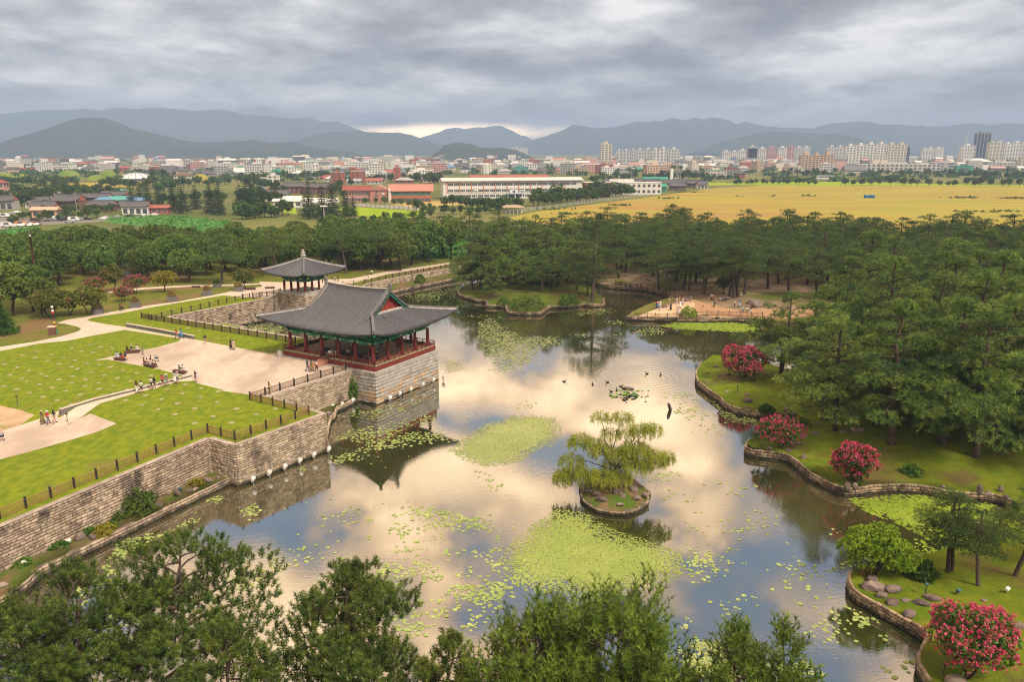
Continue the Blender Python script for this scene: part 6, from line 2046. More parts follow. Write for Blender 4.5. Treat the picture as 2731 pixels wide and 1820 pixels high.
 for i,(c,a,b,rx,ry,h,lb)in enumerate(spec):
  z={'L':.88,'N':.8,'K':.9,'R':1.9,'H':1.6}.get(c,1.6)
  if 'water' in lb or 'in the pond' in lb:
   z=0
  x,y=at(c,a,b,z)
  if c in 'PQ' or(c in 'HR' and z):
   z=zland(x,y)
  o=obj('rock',ROCKM[i%9],None,(x,y,z+h*.26),r.uniform(-.5,.5))
  o.scale=(rx*.74,ry*.74,h*.66)
  if 'leaning' in lb or 'tilted' in lb:
   o.rotation_euler=(.2,-.45,.3)
  tag(o,lb,'rock')
rocks()
def lawn_stones():
 me=[]
 for i in range(4):
  r=random.Random(i)
  k=9
  poly=[(math.cos(t*6.283/k)*.5*r.uniform(.85,1.1),math.sin(t*6.283/k)*.5*r.uniform(.85,1.1))for t in range(k)]
  me.append(MB().prism(poly,-.05,.07).mesh('foundation_stone',flat('pale_stone',(.31,.285,.16))))
 P=[tuple(p)for p in DATA['dots']]
 big=[i for i,p in enumerate(P)]
 order=sorted(big,key=lambda i:P[i][1])
 rows={}
 for k,i in enumerate(order):
  rows[i]=k//12
 names=['nearest','second','third','fourth','fifth','sixth','farthest','farthest']
 cnt={}
 for i in sorted(big,key=lambda i:P[i][0]/P[i][1]):
  x,y=P[i]
  q=rows[i]
  cnt[q]=cnt.get(q,-1)+1
  o=obj('foundation_stone',me[i%4],None,(x,y,zland(x,y)),i*.7)
  s=.55+.3*((i*37)%10)/10
  o.scale=(s,s,1)
  tag(o,f'flat pale foundation stone, {names[min(q, 7)]} row of the lawn, {nth(cnt[q])} from left','foundation stone','foundation stones in the lawn')
lawn_stones()
def floodlights():
 head=MB().lathe([(.03,-.50),(.10,-.42),(.20,-.25),(.27,0.0),(.25,.22),(.16,.36),(.04,.40)],14).mesh('lamp_head',M['white'],True)
 stem=MB().tube([(0,0,-.5),(0,0,.55)],.05,6).mesh('post',M['grey'])
 rim=MB().lathe([(.17,.34),(.19,.37),(.15,.42)],12).mesh('lens_rim',M['grey'])
 S=[('K',553,1395),('K',690,1342),('K',820,1290),('K',945,1238),('K',1063,1188),('K',1185,1142)]
 lb=[f'white floodlight standing in the water along the bastion wall, {nth(i)} from the left' for i in range(6)]
 S+=[('K',1215,776),('K',1295,760),('K',1385,726)]
 lb+=[f'white floodlight by the planted recess beside the platform, {nth(i)} from the left' for i in range(3)]
 S+=[('K',1697,705),('K',1780,668),('K',1873,630),('K',1972,590),('K',2060,552),('K',2143,520)]
 lb+=[f'white floodlight in the water below the granite platform, {nth(i)} from the left' for i in range(5)]+['grey floodlight at the right corner of the granite platform']
 for i,((c,a,b),l)in enumerate(zip(S,lb)):
  x,y=at(c,a,b,0)
  t=thing('floodlight',l,'lamp',(x,y,0),R(-35),'floodlights along the walls')
  obj('post',stem,t)
  h=obj('lamp_head',head,t,(0,0,.78))
  h.rotation_euler=(R(-20),R(12),0)
  obj('lens_rim',rim,h)
 # small garden lamps
 gl=[('P',105,262,.8,'black garden lamp near the tip of the far grassy point'),('P',313,370,.9,'black garden lamp in front of the small pink tree'),('P',827,510,.9,'black garden lamp on the slope above the cove'),
   ('P',482,768,.8,'black garden lamp at the corner under the wide pink tree'),('Q',1562,838,1.0,'teal topped garden lamp on the nearest right bank'),('Q',1715,1455,.9,'black garden lamp under the big pink bush'),
   ('J',195,752,1.2,'brown garden lamp at the sandy corner of the lawn'),('J',706,880,1.1,'brown garden lamp beside the low ramp wall'),('R',1140,370,1.0,'black garden lamp on the pale ground of the promontory')]
 for c,a,b,h,l in gl:
  x,y=at(c,a,b,4.3 if c=='J' else 1.7)
  t=thing('garden_lamp',l,'lamp',(x,y,zland(x,y)))
  MB().tube([(0,0,-.1),(0,0,h)],.035,6).build('post',M['dark'],t)
  MB().lathe([(.06,h-.12),(.15,h-.08),(.17,h+.03),(.08,h+.10),(.02,h+.12)],10).build('lamp_head',flat('teal_lamp',(.05,.12,.13))if 'teal' in l else(flat('brown_lamp',(.10,.05,.03))if 'brown' in l else M['dark']),t)
  MB().lathe([(.12,-.02),(.12,.05)],8).build('foot',M['grey'],t)
 spots=[('Q',1815,850,'teal box floodlight lying on the nearest right bank'),('Q',2200,870,'white floodlight on a stub at the right edge bank'),('P',1270,660,'dark floodlight in the grass under the pines'),('L',505,550,'grey floodlight on the planted strip under the wall'),('L',182,708,'pale floodlight at the left end of the planted strip'),
    ('K',1070,765,'dark floodlight on the strip behind the bastion'),('L',1322,165,'small dark lamp behind the tilted slab')]
 for c,a,b,l in spots:
  z=.9 if c in 'LK' else 1.7
  x,y=at(c,a,b,z)
  t=thing('spotlight',l,'lamp',(x,y,z if c in 'LK' else zland(x,y)),.6)
  b1=MB().cbox((0,0,.32),(.42,.26,.22),0,0,Matrix.Rotation(.35,4,'X'))
  b1.build('housing',M['white']if('white' in l or 'pale' in l or 'grey' in l)else flat('teal_lamp',(.05,.12,.13)),t)
  MB().box(-.18,.18,-.03,.03,0,.26).build('bracket',M['dark'],t)
floodlights()
def bench_mesh(L,w=.75,h=.42):
 mb=MB()
 mb.box(-L/2+.1,L/2-.1,-w/2+.08,w/2-.08,0,h-.08,1)
 n=5
 for i in range(n):
  y0=-w/2+i*w/n
  mb.box(-L/2,L/2,y0+.012,y0+w/n-.012,h-.08,h,0)
 return mb
def street_things():
 B=[('T',590,925,2.0,-.35,'brown bench with three seated visitors at the left corner of the court'),('T',1110,1040,2.4,-.55,'brown bench with four seated visitors on the lower side of the court'),('T',1625,1150,2.3,-.45,'brown bench with two seated visitors nearest the ramp'),
   ('T',800,800,2.4,.45,'brown bench at the upper left edge of the court, visitors seated'),('F',1755,535,2.0,.1,'brown bench under the trees left of the small pavilion'),('F',2250,568,2.2,.2,'brown bench beside the low spreading tree'),('U',232,598,2.4,.25,'brown bench on the path behind the small pavilion'),('G',50,525,2.4,.2,'brown bench left of the small pavilion by the fence')]
 for c,a,b,L,rz,l in B:
  x,y=at(c,a,b,4.9 if c=='T' else 4.6)
  t=thing('bench',l,'bench',(x,y,zland(x,y)),rz)
  MB().box(-L/2+.1,L/2-.1,-.28,.28,0,.34).build('base',M['brown_bench'],t)
  for i in range(5):
   y0=-.37+i*.148
   MB().box(-L/2,L/2,y0+.01,y0+.138,.34,.42).build('slat',M['brown_bench'],t)
 Pn=[('F',877,800),('F',1218,742),('F',1546,688),('F',1860,632),('F',2140,586),('F',1945,527)]
 for i,(c,a,b)in enumerate(Pn):
  x,y=at(c,a,b,4.8)
  l=f'dark stone planter with tan grasses along the main path, {nth(i)} from the left' if i<5 else 'dark stone planter with green plants under the trees, away from the path'
  t=thing('planter',l,'planter',(x,y,zland(x,y)),.35,'planters along the path')
  mb=MB()
  for k,(w,z0,z1)in enumerate(((1.0,0,.38),(1.04,.40,.78),(1.08,.80,1.05))):
   MB().box(-w,w,-w*.8,w*.8,z0,z1).build('stone_course',M['planter'],t)
  MB().box(-.95,.95,-.75,.75,.9,1.02).build('soil',M['dirt'],t)
  obj('plant',shrub_proto(600+i,.9,1.1,160,T_PINE,1.0,'tan_plant' if i<5 else 'shrub',.3),t,(0,0,1.0))
 # flood mast with a ring of lamps
 x,y=at('Y',565,665,4.9)
 t=thing('light_mast','tall brown lamp mast with a ring of white floodlights before the left grove','lamp mast',(x,y,zland(x,y)))
 MB().tube([(0,0,-.2),(0,0,6),(0,0,12.6)],[.30,.24,.19],12).build('mast',flat('mast_brown',(.09,.045,.04)),t,True)
 MB().tube([(0,0,12.6),(0,0,13.1)],.22,12).build('collar',M['white'],t)
 MB().tube([(0,0,13.0),(0,0,15.6)],.07,8).build('spigot',M['grey'],t)
 for k in range(7):
  a=k*6.283/7
  MB().tube([(0,0,15.5),(math.cos(a)*1.5,math.sin(a)*1.5,15.4)],.05,6).build('arm',M['grey'],t)
  mb=MB().lathe([(.20,-.25),(.62,-.05),(.60,.12),(.15,.28)],10,0,(math.cos(a)*1.8,math.sin(a)*1.8,15.35))
  mb.build('lamp_head',M['white'],t,True)
 # painted post, bin beside it
 x,y=at('Y',835,1352,4.9)
 t=thing('painted_post','thin post painted in red, white, black and yellow bands beside the left path','post',(x,y,zland(x,y)))
 cols=[('post_teal',(.05,.20,.17)),('post_black',(.02,.02,.02)),('post_yellow',(.55,.36,.05)),('post_black',(.02,.02,.02)),('post_yellow',(.55,.36,.05)),('post_brown',(.10,.05,.05)),('post_black',(.02,.02,.02)),('post_red',(.45,.05,.04)),('post_white',(.75,.74,.72)),('post_black',(.02,.02,.02)),('post_white',(.75,.74,.72))]
 hs=[.9,.3,.45,.25,.5,.7,.6,.4,.35,.3,.3]
 z=0
 for(nm,c),h in zip(cols,hs):
  MB().tube([(0,0,z),(0,0,z+h-.01)],.20 if nm!='post_teal' else.32,10).build('band',flat(nm,c),t)
  z+=h
 x,y=at('Y',790,1360,4.9)
 t=thing('litter_bin','brown litter bin with a pale lid beside the painted post','bin',(x,y,zland(x,y)),.2)
 MB().box(-.55,.55,-.45,.45,0,1.35).build('body',flat('bin_brown',(.16,.07,.055)),t)
 MB().box(-.62,.62,-.52,.52,1.36,1.5).build('lid',flat('bin_lid',(.62,.50,.40)),t)
 x,y=at('G',303,1105,4.9)
 t=thing('litter_bin','grey stone bin at the left corner of the large pavilion','bin',(x,y,zland(x,y)),.2)
 MB().box(-.28,.28,-.28,.28,0,.95).build('body',M['granite'],t)
 MB().box(-.31,.31,-.31,.31,.96,1.05).build('lid',M['grey'],t)
 # dark covered cart under the trees
 x,y=at('F',1148,450,4.4)
 t=thing('covered_cart','dark covered cart standing under the trees of the left grove','cart',(x,y,zland(x,y)),.5)
 MB().box(-1.2,1.2,-.8,.8,.4,1.2).build('body',flat('cart_blue',(.05,.07,.08)),t)
 mb=MB()
 mb.add([(-1.1,-.75,1.2),(1.1,-.75,1.2),(1.1,.75,1.2),(-1.1,.75,1.2),(-.7,-.6,2.3),(.7,-.6,2.3),(.7,.6,2.3),(-.7,.6,2.3)],[(4,5,6,7),(0,1,5,4),(1,2,6,5),(2,3,7,6),(3,0,4,7)])
 mb.build('cover',flat('cart_cover',(.10,.13,.15)),t)
 for sx in(-.8,.8):
  for sy in(-.8,.8):
   MB().tube([(sx,sy-.06,.3),(sx,sy+.06,.3)],.3,10).build('wheel',M['dark'],t)
 # low walls with a capstone beside the two ramps
 for l,c,pts,z,w in(('low stone kerb wall with pale cap along the lower ramp','J',((632,795),(1000,680),(1430,575),(2010,425)),4.6,.3),('low pale kerb wall along the upper ramp above the court','F',((1135,912),(1440,965),(1745,1025)),4.9,.3)):
  P=[Vector((*at(c,a,b,z),0))for a,b in pts]
  t=thing('kerb_wall',l,'wall',(0,0,0))
  for a,b in zip(P[:-1],P[1:]):
   n=max(1,int((b-a).length/1.6))
   for k in range(n):
    p,q=a.lerp(b,k/n),a.lerp(b,(k+1)/n-.01)
    zb=zland(p.x,p.y)if c=='F' else 4.55
    MB().bar(p+Vector((0,0,zb+.15)),q+Vector((0,0,zb+.15)),w,.75).build('wall_block',M['planter'],t)
    MB().bar(p+Vector((0,0,zb+.58)),q+Vector((0,0,zb+.58)),w+.12,.11).build('cap_stone',flat('cap_pale',(.50,.43,.38)),t)
 # small grass topped stone platform at the inlet
 x,y=at('F',2040,905,4.2)
 t=thing('stone_platform','small grass topped stone platform behind the inlet fence','platform',(x,y,0),R(-30.8))
 MB().box(-3.0,3.0,-1.6,1.6,-.3,3.9).build('base',M['stone_clean'],t)
 for x0,x1,y0,y1 in((-3.1,3.1,-1.7,-1.35),(-3.1,3.1,1.35,1.7),(-3.1,-2.75,-1.35,1.35),(2.75,3.1,-1.35,1.35)):
  MB().box(x0,x1,y0,y1,3.9,4.15).build('coping_stone',M['coping'],t)
 MB().box(-2.75,2.75,-1.35,1.35,3.9,4.08).build('grass_top',M['lawn'],t)
street_things()
# ------------------------------------------------------------------ people
def skin_body(verts,edges,radii,name,mats_by=None,sub=1,root=0):
 me=bpy.data.meshes.new(name)
 me.from_pydata(verts,edges,[])
 o=bpy.data.objects.new(name,me)
 COL.link(o)
 sk=o.modifiers.new('skin','SKIN')
 sk.use_smooth_shade=True
 for i,r in enumerate(radii):
  d=me.skin_vertices[0].data[i]
  d.radius=r if isinstance(r,tuple)else(r,r)
  d.use_root=(i==root)
 sb=o.modifiers.new('sub','SUBSURF')
 sb.levels=sb.render_levels=sub
 dg=bpy.context.evaluated_depsgraph_get()
 out=bpy.data.meshes.new_from_object(o.evaluated_get(dg))
 bpy.data.objects.remove(o)
 bpy.data.meshes.remove(me)
 return out
def pose_joints(p):
 J={'pel':(0,0,.93),'waist':(0,0,1.08),'chest':(0,.01,1.28),'neck':(0,0,1.46),'head':(0,.015,1.58),'top':(0,.0,1.69),'nose':(0,.105,1.585)}
 for s,n in((-1,'l'),(1,'r')):
  J.update({n+'sh':(s*.185,0,1.39),n+'el':(s*.245,-.02,1.12),n+'wr':(s*.25,.07,.88),n+'ha':(s*.245,.11,.79),
     n+'hip':(s*.10,0,.88),n+'kn':(s*.105,.03,.49),n+'an':(s*.105,-.03,.08),n+'toe':(s*.115,.14,.04)})
 if p=='walk':
  for s,n,f in((-1,'l',1),(1,'r',-1)):
   J.update({n+'kn':(s*.10,.14*f+.03,.50),n+'an':(s*.10,.26*f-.04,.09+(.05 if f<0 else 0)),n+'toe':(s*.11,.26*f+.13,.05),n+'el':(s*.25,-.13*f,1.13),n+'wr':(s*.24,-.14*f+.08,.92),n+'ha':(s*.235,-.14*f+.14,.85)})
 if p=='photo':
  for s,n in((-1,'l'),(1,'r')):
   J.update({n+'el':(s*.26,.16,1.20),n+'wr':(s*.11,.38,1.36),n+'ha':(s*.06,.44,1.43)})
 if p=='lean':
  for s,n in((-1,'l'),(1,'r')):
   J.update({n+'el':(s*.27,.12,1.14),n+'wr':(s*.20,.34,1.06),n+'ha':(s*.16,.42,1.04)})
 if p=='sit':
  d=-.46
  for k in list(J):
   x,y,z=J[k]
   J[k]=(x,y,z+d)
  for s,n in((-1,'l'),(1,'r')):
   J.update({n+'hip':(s*.10,.02,.47),n+'kn':(s*.12,.44,.50),n+'an':(s*.12,.45,.09),n+'toe':(s*.13,.60,.04),n+'el':(s*.25,.08,.68),n+'wr':(s*.16,.30,.58),n+'ha':(s*.12,.38,.56)})
 return J
E_BODY=[('pel','waist'),('waist','chest'),('chest','neck'),('neck','head'),('head','top'),('head','nose')]
for n in 'lr':
 E_BODY+=[('chest',n+'sh'),(n+'sh',n+'el'),(n+'el',n+'wr'),(n+'wr',n+'ha'),('pel',n+'hip'),(n+'hip',n+'kn'),(n+'kn',n+'an'),(n+'an',n+'toe')]
RAD={'pel':(.13,.10),'waist':(.115,.085),'chest':(.14,.095),'neck':.052,'head':.092,'top':.07,'nose':.018}
for n in 'lr':
 RAD.update({n+'sh':.06,n+'el':.042,n+'wr':.03,n+'ha':.035,n+'hip':.085,n+'kn':.056,n+'an':.036,n+'toe':.032})
def chain(J,edges,rad,name,grow=1.0):
 ks=[]
 for a,b in edges:
  for k in(a,b):
   if k not in ks:
    ks.append(k)
 R_=[tuple(v*grow for v in rad[k])if isinstance(rad[k],tuple)else rad[k]*grow for k in ks]
 return skin_body([J[k]for k in ks],[(ks.index(a),ks.index(b))for a,b in edges],R_,name)
PEOPLE={}
def person_meshes(p):
 if p in PEOPLE:
  return PEOPLE[p]
 J=pose_joints(p)
 body=chain(J,E_BODY,RAD,'person')
 body.materials.clear()
 body.materials.append(M['skin'])
 top=[('waist','chest')]
 r2=dict(RAD)
 J2=dict(J)
 J2['hem']=tuple(Vector(J['waist']).lerp(Vector(J['pel']),1.0))
 r2['hem']=(.15,.12)
 top+=[('hem','waist'),('chest','neck0')]
 J2['neck0']=tuple(Vector(J['chest']).lerp(Vector(J['neck']),.72))
 r2['neck0']=.075
 for n in 'lr':
  J2[n+'slv']=tuple(Vector(J[n+'sh']).lerp(Vector(J[n+'el']),.85))
  r2[n+'slv']=.058
  r2[n+'sh']=.078
  top+=[('chest',n+'sh'),(n+'sh',n+'slv')]
 shirt=chain(J2,top,r2,'shirt',1.16)
 leg=[]
 r3=dict(RAD)
 J3=dict(J)
 for n in 'lr':
  J3[n+'cuff']=tuple(Vector(J[n+'kn']).lerp(Vector(J[n+'an']),.9))
  r3[n+'cuff']=.055
  r3[n+'kn']=.068
  r3[n+'hip']=.095
  leg+=[('pel',n+'hip'),(n+'hip',n+'kn'),(n+'kn',n+'cuff')]
 trs=chain(J3,leg,r3,'trousers',1.1)
 J4,r4,sh=dict(J3),dict(r3),[]
 for n in 'lr':
  J4[n+'cuff']=tuple(Vector(J[n+'hip']).lerp(Vector(J[n+'kn']),.92))
  r4[n+'cuff']=.08
  sh+=[('pel',n+'hip'),(n+'hip',n+'cuff')]
 shorts=chain(J4,sh,r4,'shorts',1.12)
 if p=='sit':
  skirt=MB().cbox((0,.22,.50),(.36,.56,.22)).mesh('skirt',M['white'])
 else:
  skirt=MB().lathe([(.30,.30),(.26,.55),(.19,.85),(.145,1.05)],14).mesh('skirt',M['white'],True)
 h=Vector(J['head'])
 hair=MB()
 hair.lathe([(.02,.135),(.075,.115),(.108,.06),(.112,.0),(.09,-.06)],12,0,(h.x,h.y-.022,h.z))
 hair=hair.mesh('hair',M['hair'],True)
 hat=MB().lathe([(.20,.055),(.20,.07),(.115,.08),(.10,.15),(.03,.18)],14,0,(h.x,h.y-.01,h.z)).mesh('hat',M['white'],True)
 shoe=[]
 for n in 'lr':
  a,t=Vector(J[n+'an']),Vector(J[n+'toe'])
  shoe.append(MB().bar(a+Vector((0,-.05,-.04)),t+Vector((0,.02,0)),.095,.085).mesh('shoe',M['white']))
 for me in(shirt,trs,shorts):
  me.materials.clear()
  me.materials.append(M['white'])
 PEOPLE[p]=dict(body=body,shirt=shirt,trousers=trs,shorts=shorts,skirt=skirt,hair=hair,hat=hat,shoe=shoe)
 return PEOPLE[p]
CLR=dict(white=(.70,.68,.66),black=(.02,.02,.022),navy=(.025,.035,.07),red=(.50,.03,.025),blue=(.04,.20,.42),grey=(.22,.22,.23),khaki=(.42,.33,.23),olive=(.16,.13,.06),pink=(.62,.06,.20),
   palepink=(.55,.33,.32),brown=(.11,.05,.04),jeans=(.09,.13,.22),green=(.03,.14,.08),paleblue=(.33,.43,.56),lavender=(.42,.36,.52),yellow=(.55,.50,.06),teal=(.06,.20,.24),orange=(.5,.17,.05),dark=(.05,.045,.05),darkred=(.16,.03,.04))
def clr(n):
 return flat('cloth_'+n,CLR[n],.85)
def person(c,a,b,z,pose,face,top,low,kind,label,hat=None,s=1.0,seat=0.0):
 x,y=at(c,a,b,z)
 zz=z if c in 'VU' else zland(x,y)
 P=person_meshes(pose)
 o=obj('person',P['body'],None,(x,y,zz+seat),R(face))
 o.scale=(s,s,s)
 tag(o,label,'person')
 for nm,me,m in(('shirt',P['shirt'],clr(top)),(kind,P[kind],clr(low)),*(('shoe',q,clr('dark' if top!='black' else 'white'))for q in P['shoe'])):
  obj(nm,me,o,mats=[m])
 obj('hair',P['hair'],o)
 if hat:
  obj('hat',P['hat'],o,mats=[clr(hat)])
 return o
def crowd():
 p=person
 Lo=4.25
 p('J',450,903,Lo,'walk',-30,'olive','olive','skirt','woman in a dark patterned dress and hat walking up from the lower court','khaki')
 p('J',507,905,Lo,'walk',-30,'red','jeans','trousers','person in a red top and white hat with blue trousers','white')
 p('J',573,895,Lo,'walk',-30,'navy','khaki','shorts','man in a navy shirt and pale shorts beside the red topped person')
 p('T',893,1505,4.8,'walk',-30,'brown','white','trousers','person in a brown top and white trousers on the ramp')
 p('T',970,1505,4.8,'walk',-30,'white','black','shorts','person in a white top and black shorts on the ramp, nearest pair')
 p('T',1140,1438,4.8,'walk',-30,'white','black','shorts','person in a white shirt beside a person with a black backpack')
 p('T',1200,1435,4.8,'walk',-30,'black','dark','shorts','person in black with a black backpack on the ramp')
 p('T',1340,1392,4.8,'walk',-30,'pink','black','shorts','person in a bright pink top on the ramp')
 p('T',1412,1382,4.8,'walk',150,'grey','grey','trousers','person in grey with a white cap on the ramp','white')
 p('T',1555,1325,4.9,'walk',150,'white','white','skirt','long haired person in white at the top of the ramp')
 p('T',1598,1328,4.9,'walk',150,'white','jeans','shorts','person in a white top and blue shorts with a pink hat','palepink')
 p('T',1910,1312,4.9,'photo',-90,'navy','grey','shorts','person in navy holding up a phone at the edge of the court')
 p('T',1580,548,4.9,'walk',-110,'red','grey','trousers','person in a long red top on the upper ramp')
 p('T',1660,535,4.9,'walk',-110,'blue','blue','skirt','person in a bright blue dress beside the red topped person')
 p('T',2080,645,4.9,'stand',20,'black','khaki','shorts','person in a black shirt and pale shorts standing alone on the court')
 p('K',366,258,4.9,'stand',160,'black','black','skirt','person in a black dress standing beside a person in beige')
 p('K',388,262,4.9,'stand',190,'palepink','khaki','skirt','person in a beige dress on the court by the lawn edge')
 p('T',990,828,4.9,'stand',140,'grey','grey','trousers','child in grey standing by the upper left bench',None,.85)
 for a,b,t,l,s,lb in((545,905,'paleblue','white','trousers','seated person in pale blue on the left corner bench'),(615,915,'black','red','skirt','seated person in black with a red skirt on the left corner bench'),(683,930,'black','khaki','shorts','seated person in black at the right end of the left corner bench')):
  p('T',a,b,4.9,'sit',-120,t,l,s,lb,None,1,.0)
 for a,b,t,l,s,lb,h in((720,800,'black','black','trousers','person in black sitting at the left end of the upper bench',None),(795,790,'dark','khaki','shorts','person in dark clothes with a pink hat on the upper bench','palepink'),(885,775,'white','white','trousers','person in white at the right end of the upper bench',None)):
  p('T',a,b,4.9,'sit',-30,t,l,s,lb,h)
 for a,b,t,l,s,lb in((1012,1010,'brown','dark','trousers','seated person in brown at the left end of the four person bench'),(1065,1022,'palepink','palepink','trousers','seated person in pale pink, second on the four person bench'),(1120,1032,'white','white','trousers','seated person in white, third on the four person bench'),(1175,1045,'palepink','navy','trousers','seated person in pink and navy at the right end of the bench')):
  p('T',a,b,4.9,'sit',-60,t,l,s,lb)
 p('T',1130,960,4.9,'stand',100,'dark','dark','trousers','child in dark clothes standing behind the four person bench',None,.7)
 p('T',1625,1120,4.9,'sit',-60,'green','green','trousers','seated person in green with a white cap on the bench nearest the ramp','white')
 p('T',1690,1135,4.9,'sit',-60,'white','white','trousers','seated person in white on the bench nearest the ramp')
 p('F',1083,782,4.8,'walk',-70,'black','black','trousers','person in black pushing a pram on the left path')
 p('F',1100,775,4.8,'walk',-70,'red','black','trousers','person with a red top beside the one in black on the left path')
 p('K',686,632,4.9,'lean',-100,'olive','olive','trousers','person in olive leaning on the fence above the recess')
 p('V',122,768,4.9,'walk',-60,'navy','jeans','trousers','person in navy beside the pavilion ramp')
 p('V',185,775,4.9,'walk',-60,'olive','olive','skirt','person in a long olive coat beside the pavilion ramp')
 p('V',262,772,4.9,'walk',-60,'white','black','trousers','person in a white shirt and black trousers at the foot of the pavilion ramp')
 zf=5.6
 p('V',472,592,zf,'walk',150,'white','darkred','trousers','person in white and dark red stepping onto the pavilion ramp')
 p('V',515,545,zf,'stand',150,'olive','khaki','skirt','woman in a patterned khaki dress inside the pavilion entrance')
 p('V',562,545,zf,'stand',150,'white','white','trousers','child in white inside the pavilion entrance',None,.7)
 p('V',755,572,zf,'stand',170,'palepink','black','trousers','person in pink and black in the middle of the pavilion')
 p('V',828,480,zf,'stand',170,'white','dark','trousers','person in white further back in the pavilion')
 p('V',848,585,zf,'sit',170,'olive','khaki','trousers','person in olive sitting on the pavilion floor behind a column',None,1,-.35)
 p('V',1045,622,zf,'lean',200,'dark','dark','skirt','person in a dark floral dress left of the corner column')
 p('V',1215,628,zf,'lean',220,'black','black','skirt','person in a black dress right of the corner column','yellow')
 p('V',1212,500,zf,'stand',200,'paleblue','jeans','trousers','person in pale blue behind the corner column')
 p('U',475,635,5.0,'walk',-80,'grey','white','trousers','person in grey walking past the small pavilion columns')
 p('U',1062,565,4.4,'stand',160,'yellow','dark','trousers','person in a yellow vest right of the small pavilion')
 p('U',1260,545,3.6,'walk',100,'white','dark','trousers','person in white on the path behind the big ridge')
 p('U',1212,525,3.6,'walk',100,'grey','dark','trousers','person in grey left of the one in white behind the ridge')
 p('U',1305,540,3.6,'walk',100,'dark','dark','trousers','person in dark clothes right of the one in white behind the ridge')
 p('U',1745,520,2.5,'walk',-80,'white','white','skirt','taller person in white on the north path by the fence')
 p('U',1780,525,2.5,'walk',-80,'palepink','white','trousers','second person in pale clothes on the north path by the fence')
 for a,b,z,pose,f,t,l,k,lb,h in(
   (328,300,1.9,'stand',30,'red','jeans','trousers','leftmost visitor on the promontory, in red',None),(357,302,1.9,'stand',10,'palepink','blue','skirt','visitor in pink and blue second from left on the promontory',None),
   (398,300,1.9,'stand',200,'white','white','trousers','visitor in white third from left on the promontory',None),(385,350,1.9,'lean',60,'white','grey','trousers','visitor in white bending near the promontory fence',None),
   (552,262,1.9,'stand',100,'white','khaki','trousers','visitor in white beside the flat brown rock',None),(580,355,1.9,'stand',20,'black','black','skirt','visitor in a black dress in front of the flat rock',None),
   (688,228,2.0,'stand',170,'black','white','trousers','visitor in black and white at the back of the promontory',None),(682,275,1.9,'stand',90,'white','paleblue','trousers','visitor in white and pale blue among the promontory rocks',None),
   (700,392,1.9,'stand',0,'lavender','lavender','skirt','visitor in a lavender dress at the promontory fence',None),(745,330,1.9,'stand',190,'white','white','skirt','visitor in a white dress behind the light green shrub',None),
   (785,300,1.9,'stand',210,'palepink','lavender','skirt','visitor in a long lavender skirt behind the shrub',None),(722,240,2.0,'stand',120,'khaki','khaki','trousers','visitor in khaki at the back of the promontory',None),
   (925,268,2.0,'stand',90,'paleblue','grey','trousers','visitor in pale blue behind the light green shrub',None),(780,130,2.2,'stand',90,'dark','dark','trousers','visitor in dark clothes at the grove fence corner',None),
   (1285,235,2.2,'stand',120,'white','dark','trousers','visitor in white at the edge of the orange path',None),(1320,240,2.2,'lean',120,'orange','brown','trousers','visitor in orange brown at the edge of the orange path',None),
   (1345,295,2.2,'sit',150,'dark','dark','trousers','visitor in dark clothes crouching on the orange path',None),(1434,268,2.2,'walk',90,'white','dark','shorts','visitor in a white top walking past the pointed rock',None),
   (1530,235,2.3,'stand',90,'darkred','dark','trousers','visitor in dark red behind the pointed rock',None),(1692,310,2.1,'lean',90,'white','dark','trousers','visitor in white with a red bag right of the pointed rock',None),
   (1775,310,2.1,'stand',200,'teal','paleblue','skirt','visitor in light blue near the right end of the promontory',None),(1832,358,2.0,'sit',180,'paleblue','jeans','trousers','visitor in blue and white sitting near the promontory fence',None),
   (1980,378,2.0,'lean',180,'black','white','trousers','visitor in black and white at the right end of the fence',None),(1910,365,2.0,'sit',180,'white','green','trousers','small visitor in white and green by the fence',None),(1800,150,2.4,'sit',180,'grey','white','trousers','visitor in grey sitting under the three pines',None)):
  p('R',a,b,z,pose,f,t,l,k,lb,h)
 p('H',1468,748,2.2,'walk',60,'white','dark','trousers','left one of two walkers in white on the shaded grove path')
 p('H',1498,752,2.2,'walk',60,'white','black','trousers','right one of two walkers in white on the shaded grove path')
 # prams
 for c,a,b,z,lb in(('J',22,1085,4.2,'dark pram cut by the left edge on the lower court'),('T',1232,950,4.9,'dark pram in front of the four person bench'),('U',1830,432,2.6,'pale pram on the grass beyond the north path')):
  x,y=at(c,a,b,z)
  t=thing('pram',lb,'pram',(x,y,zland(x,y)),.6)
  MB().lathe([(.05,.45),(.26,.5),(.30,.72),(.24,.78)],10).build('seat',M['dark'],t)
  MB().lathe([(.30,.78),(.27,.98),(.14,1.08),(.02,1.1)],10,0,(0,-.08,0)).build('hood',M['white']if 'pale' in lb else M['grey'],t)
  MB().tube([(-.2,.28,.5),(-.22,.5,1.0),(.22,.5,1.0),(.2,.28,.5)],.02,5).build('handle',M['dark'],t)
  for sx in(-.24,.24):
   for sy in(-.28,.3):
    MB().tube([(sx-.025,sy,.13),(sx+.025,sy,.13)],.13,10).build('wheel',M['dark'],t)
   MB().bar((sx,-.28,.14),(sx*.8,.2,.55),.03,.03).build('frame',M['grey'],t)
 # ducks
 db=MB().lathe([(.02,-.28),(.10,-.20),(.14,-.02),(.13,.12),(.06,.22)],10)
 db.v=[(x,z,y*.55+.06)for x,y,z in db.v]
 body=db.mesh('duck',flat('duck_brown',(.035,.028,.022)),True)
 hd=MB().lathe([(.02,-.07),(.055,-.03),(.06,.02),(.03,.07)],8,0,(0,.26,.27)).tube([(0,.18,.08),(0,.24,.22)],.035,6).mesh('head',flat('duck_head',(.03,.04,.03)),True)
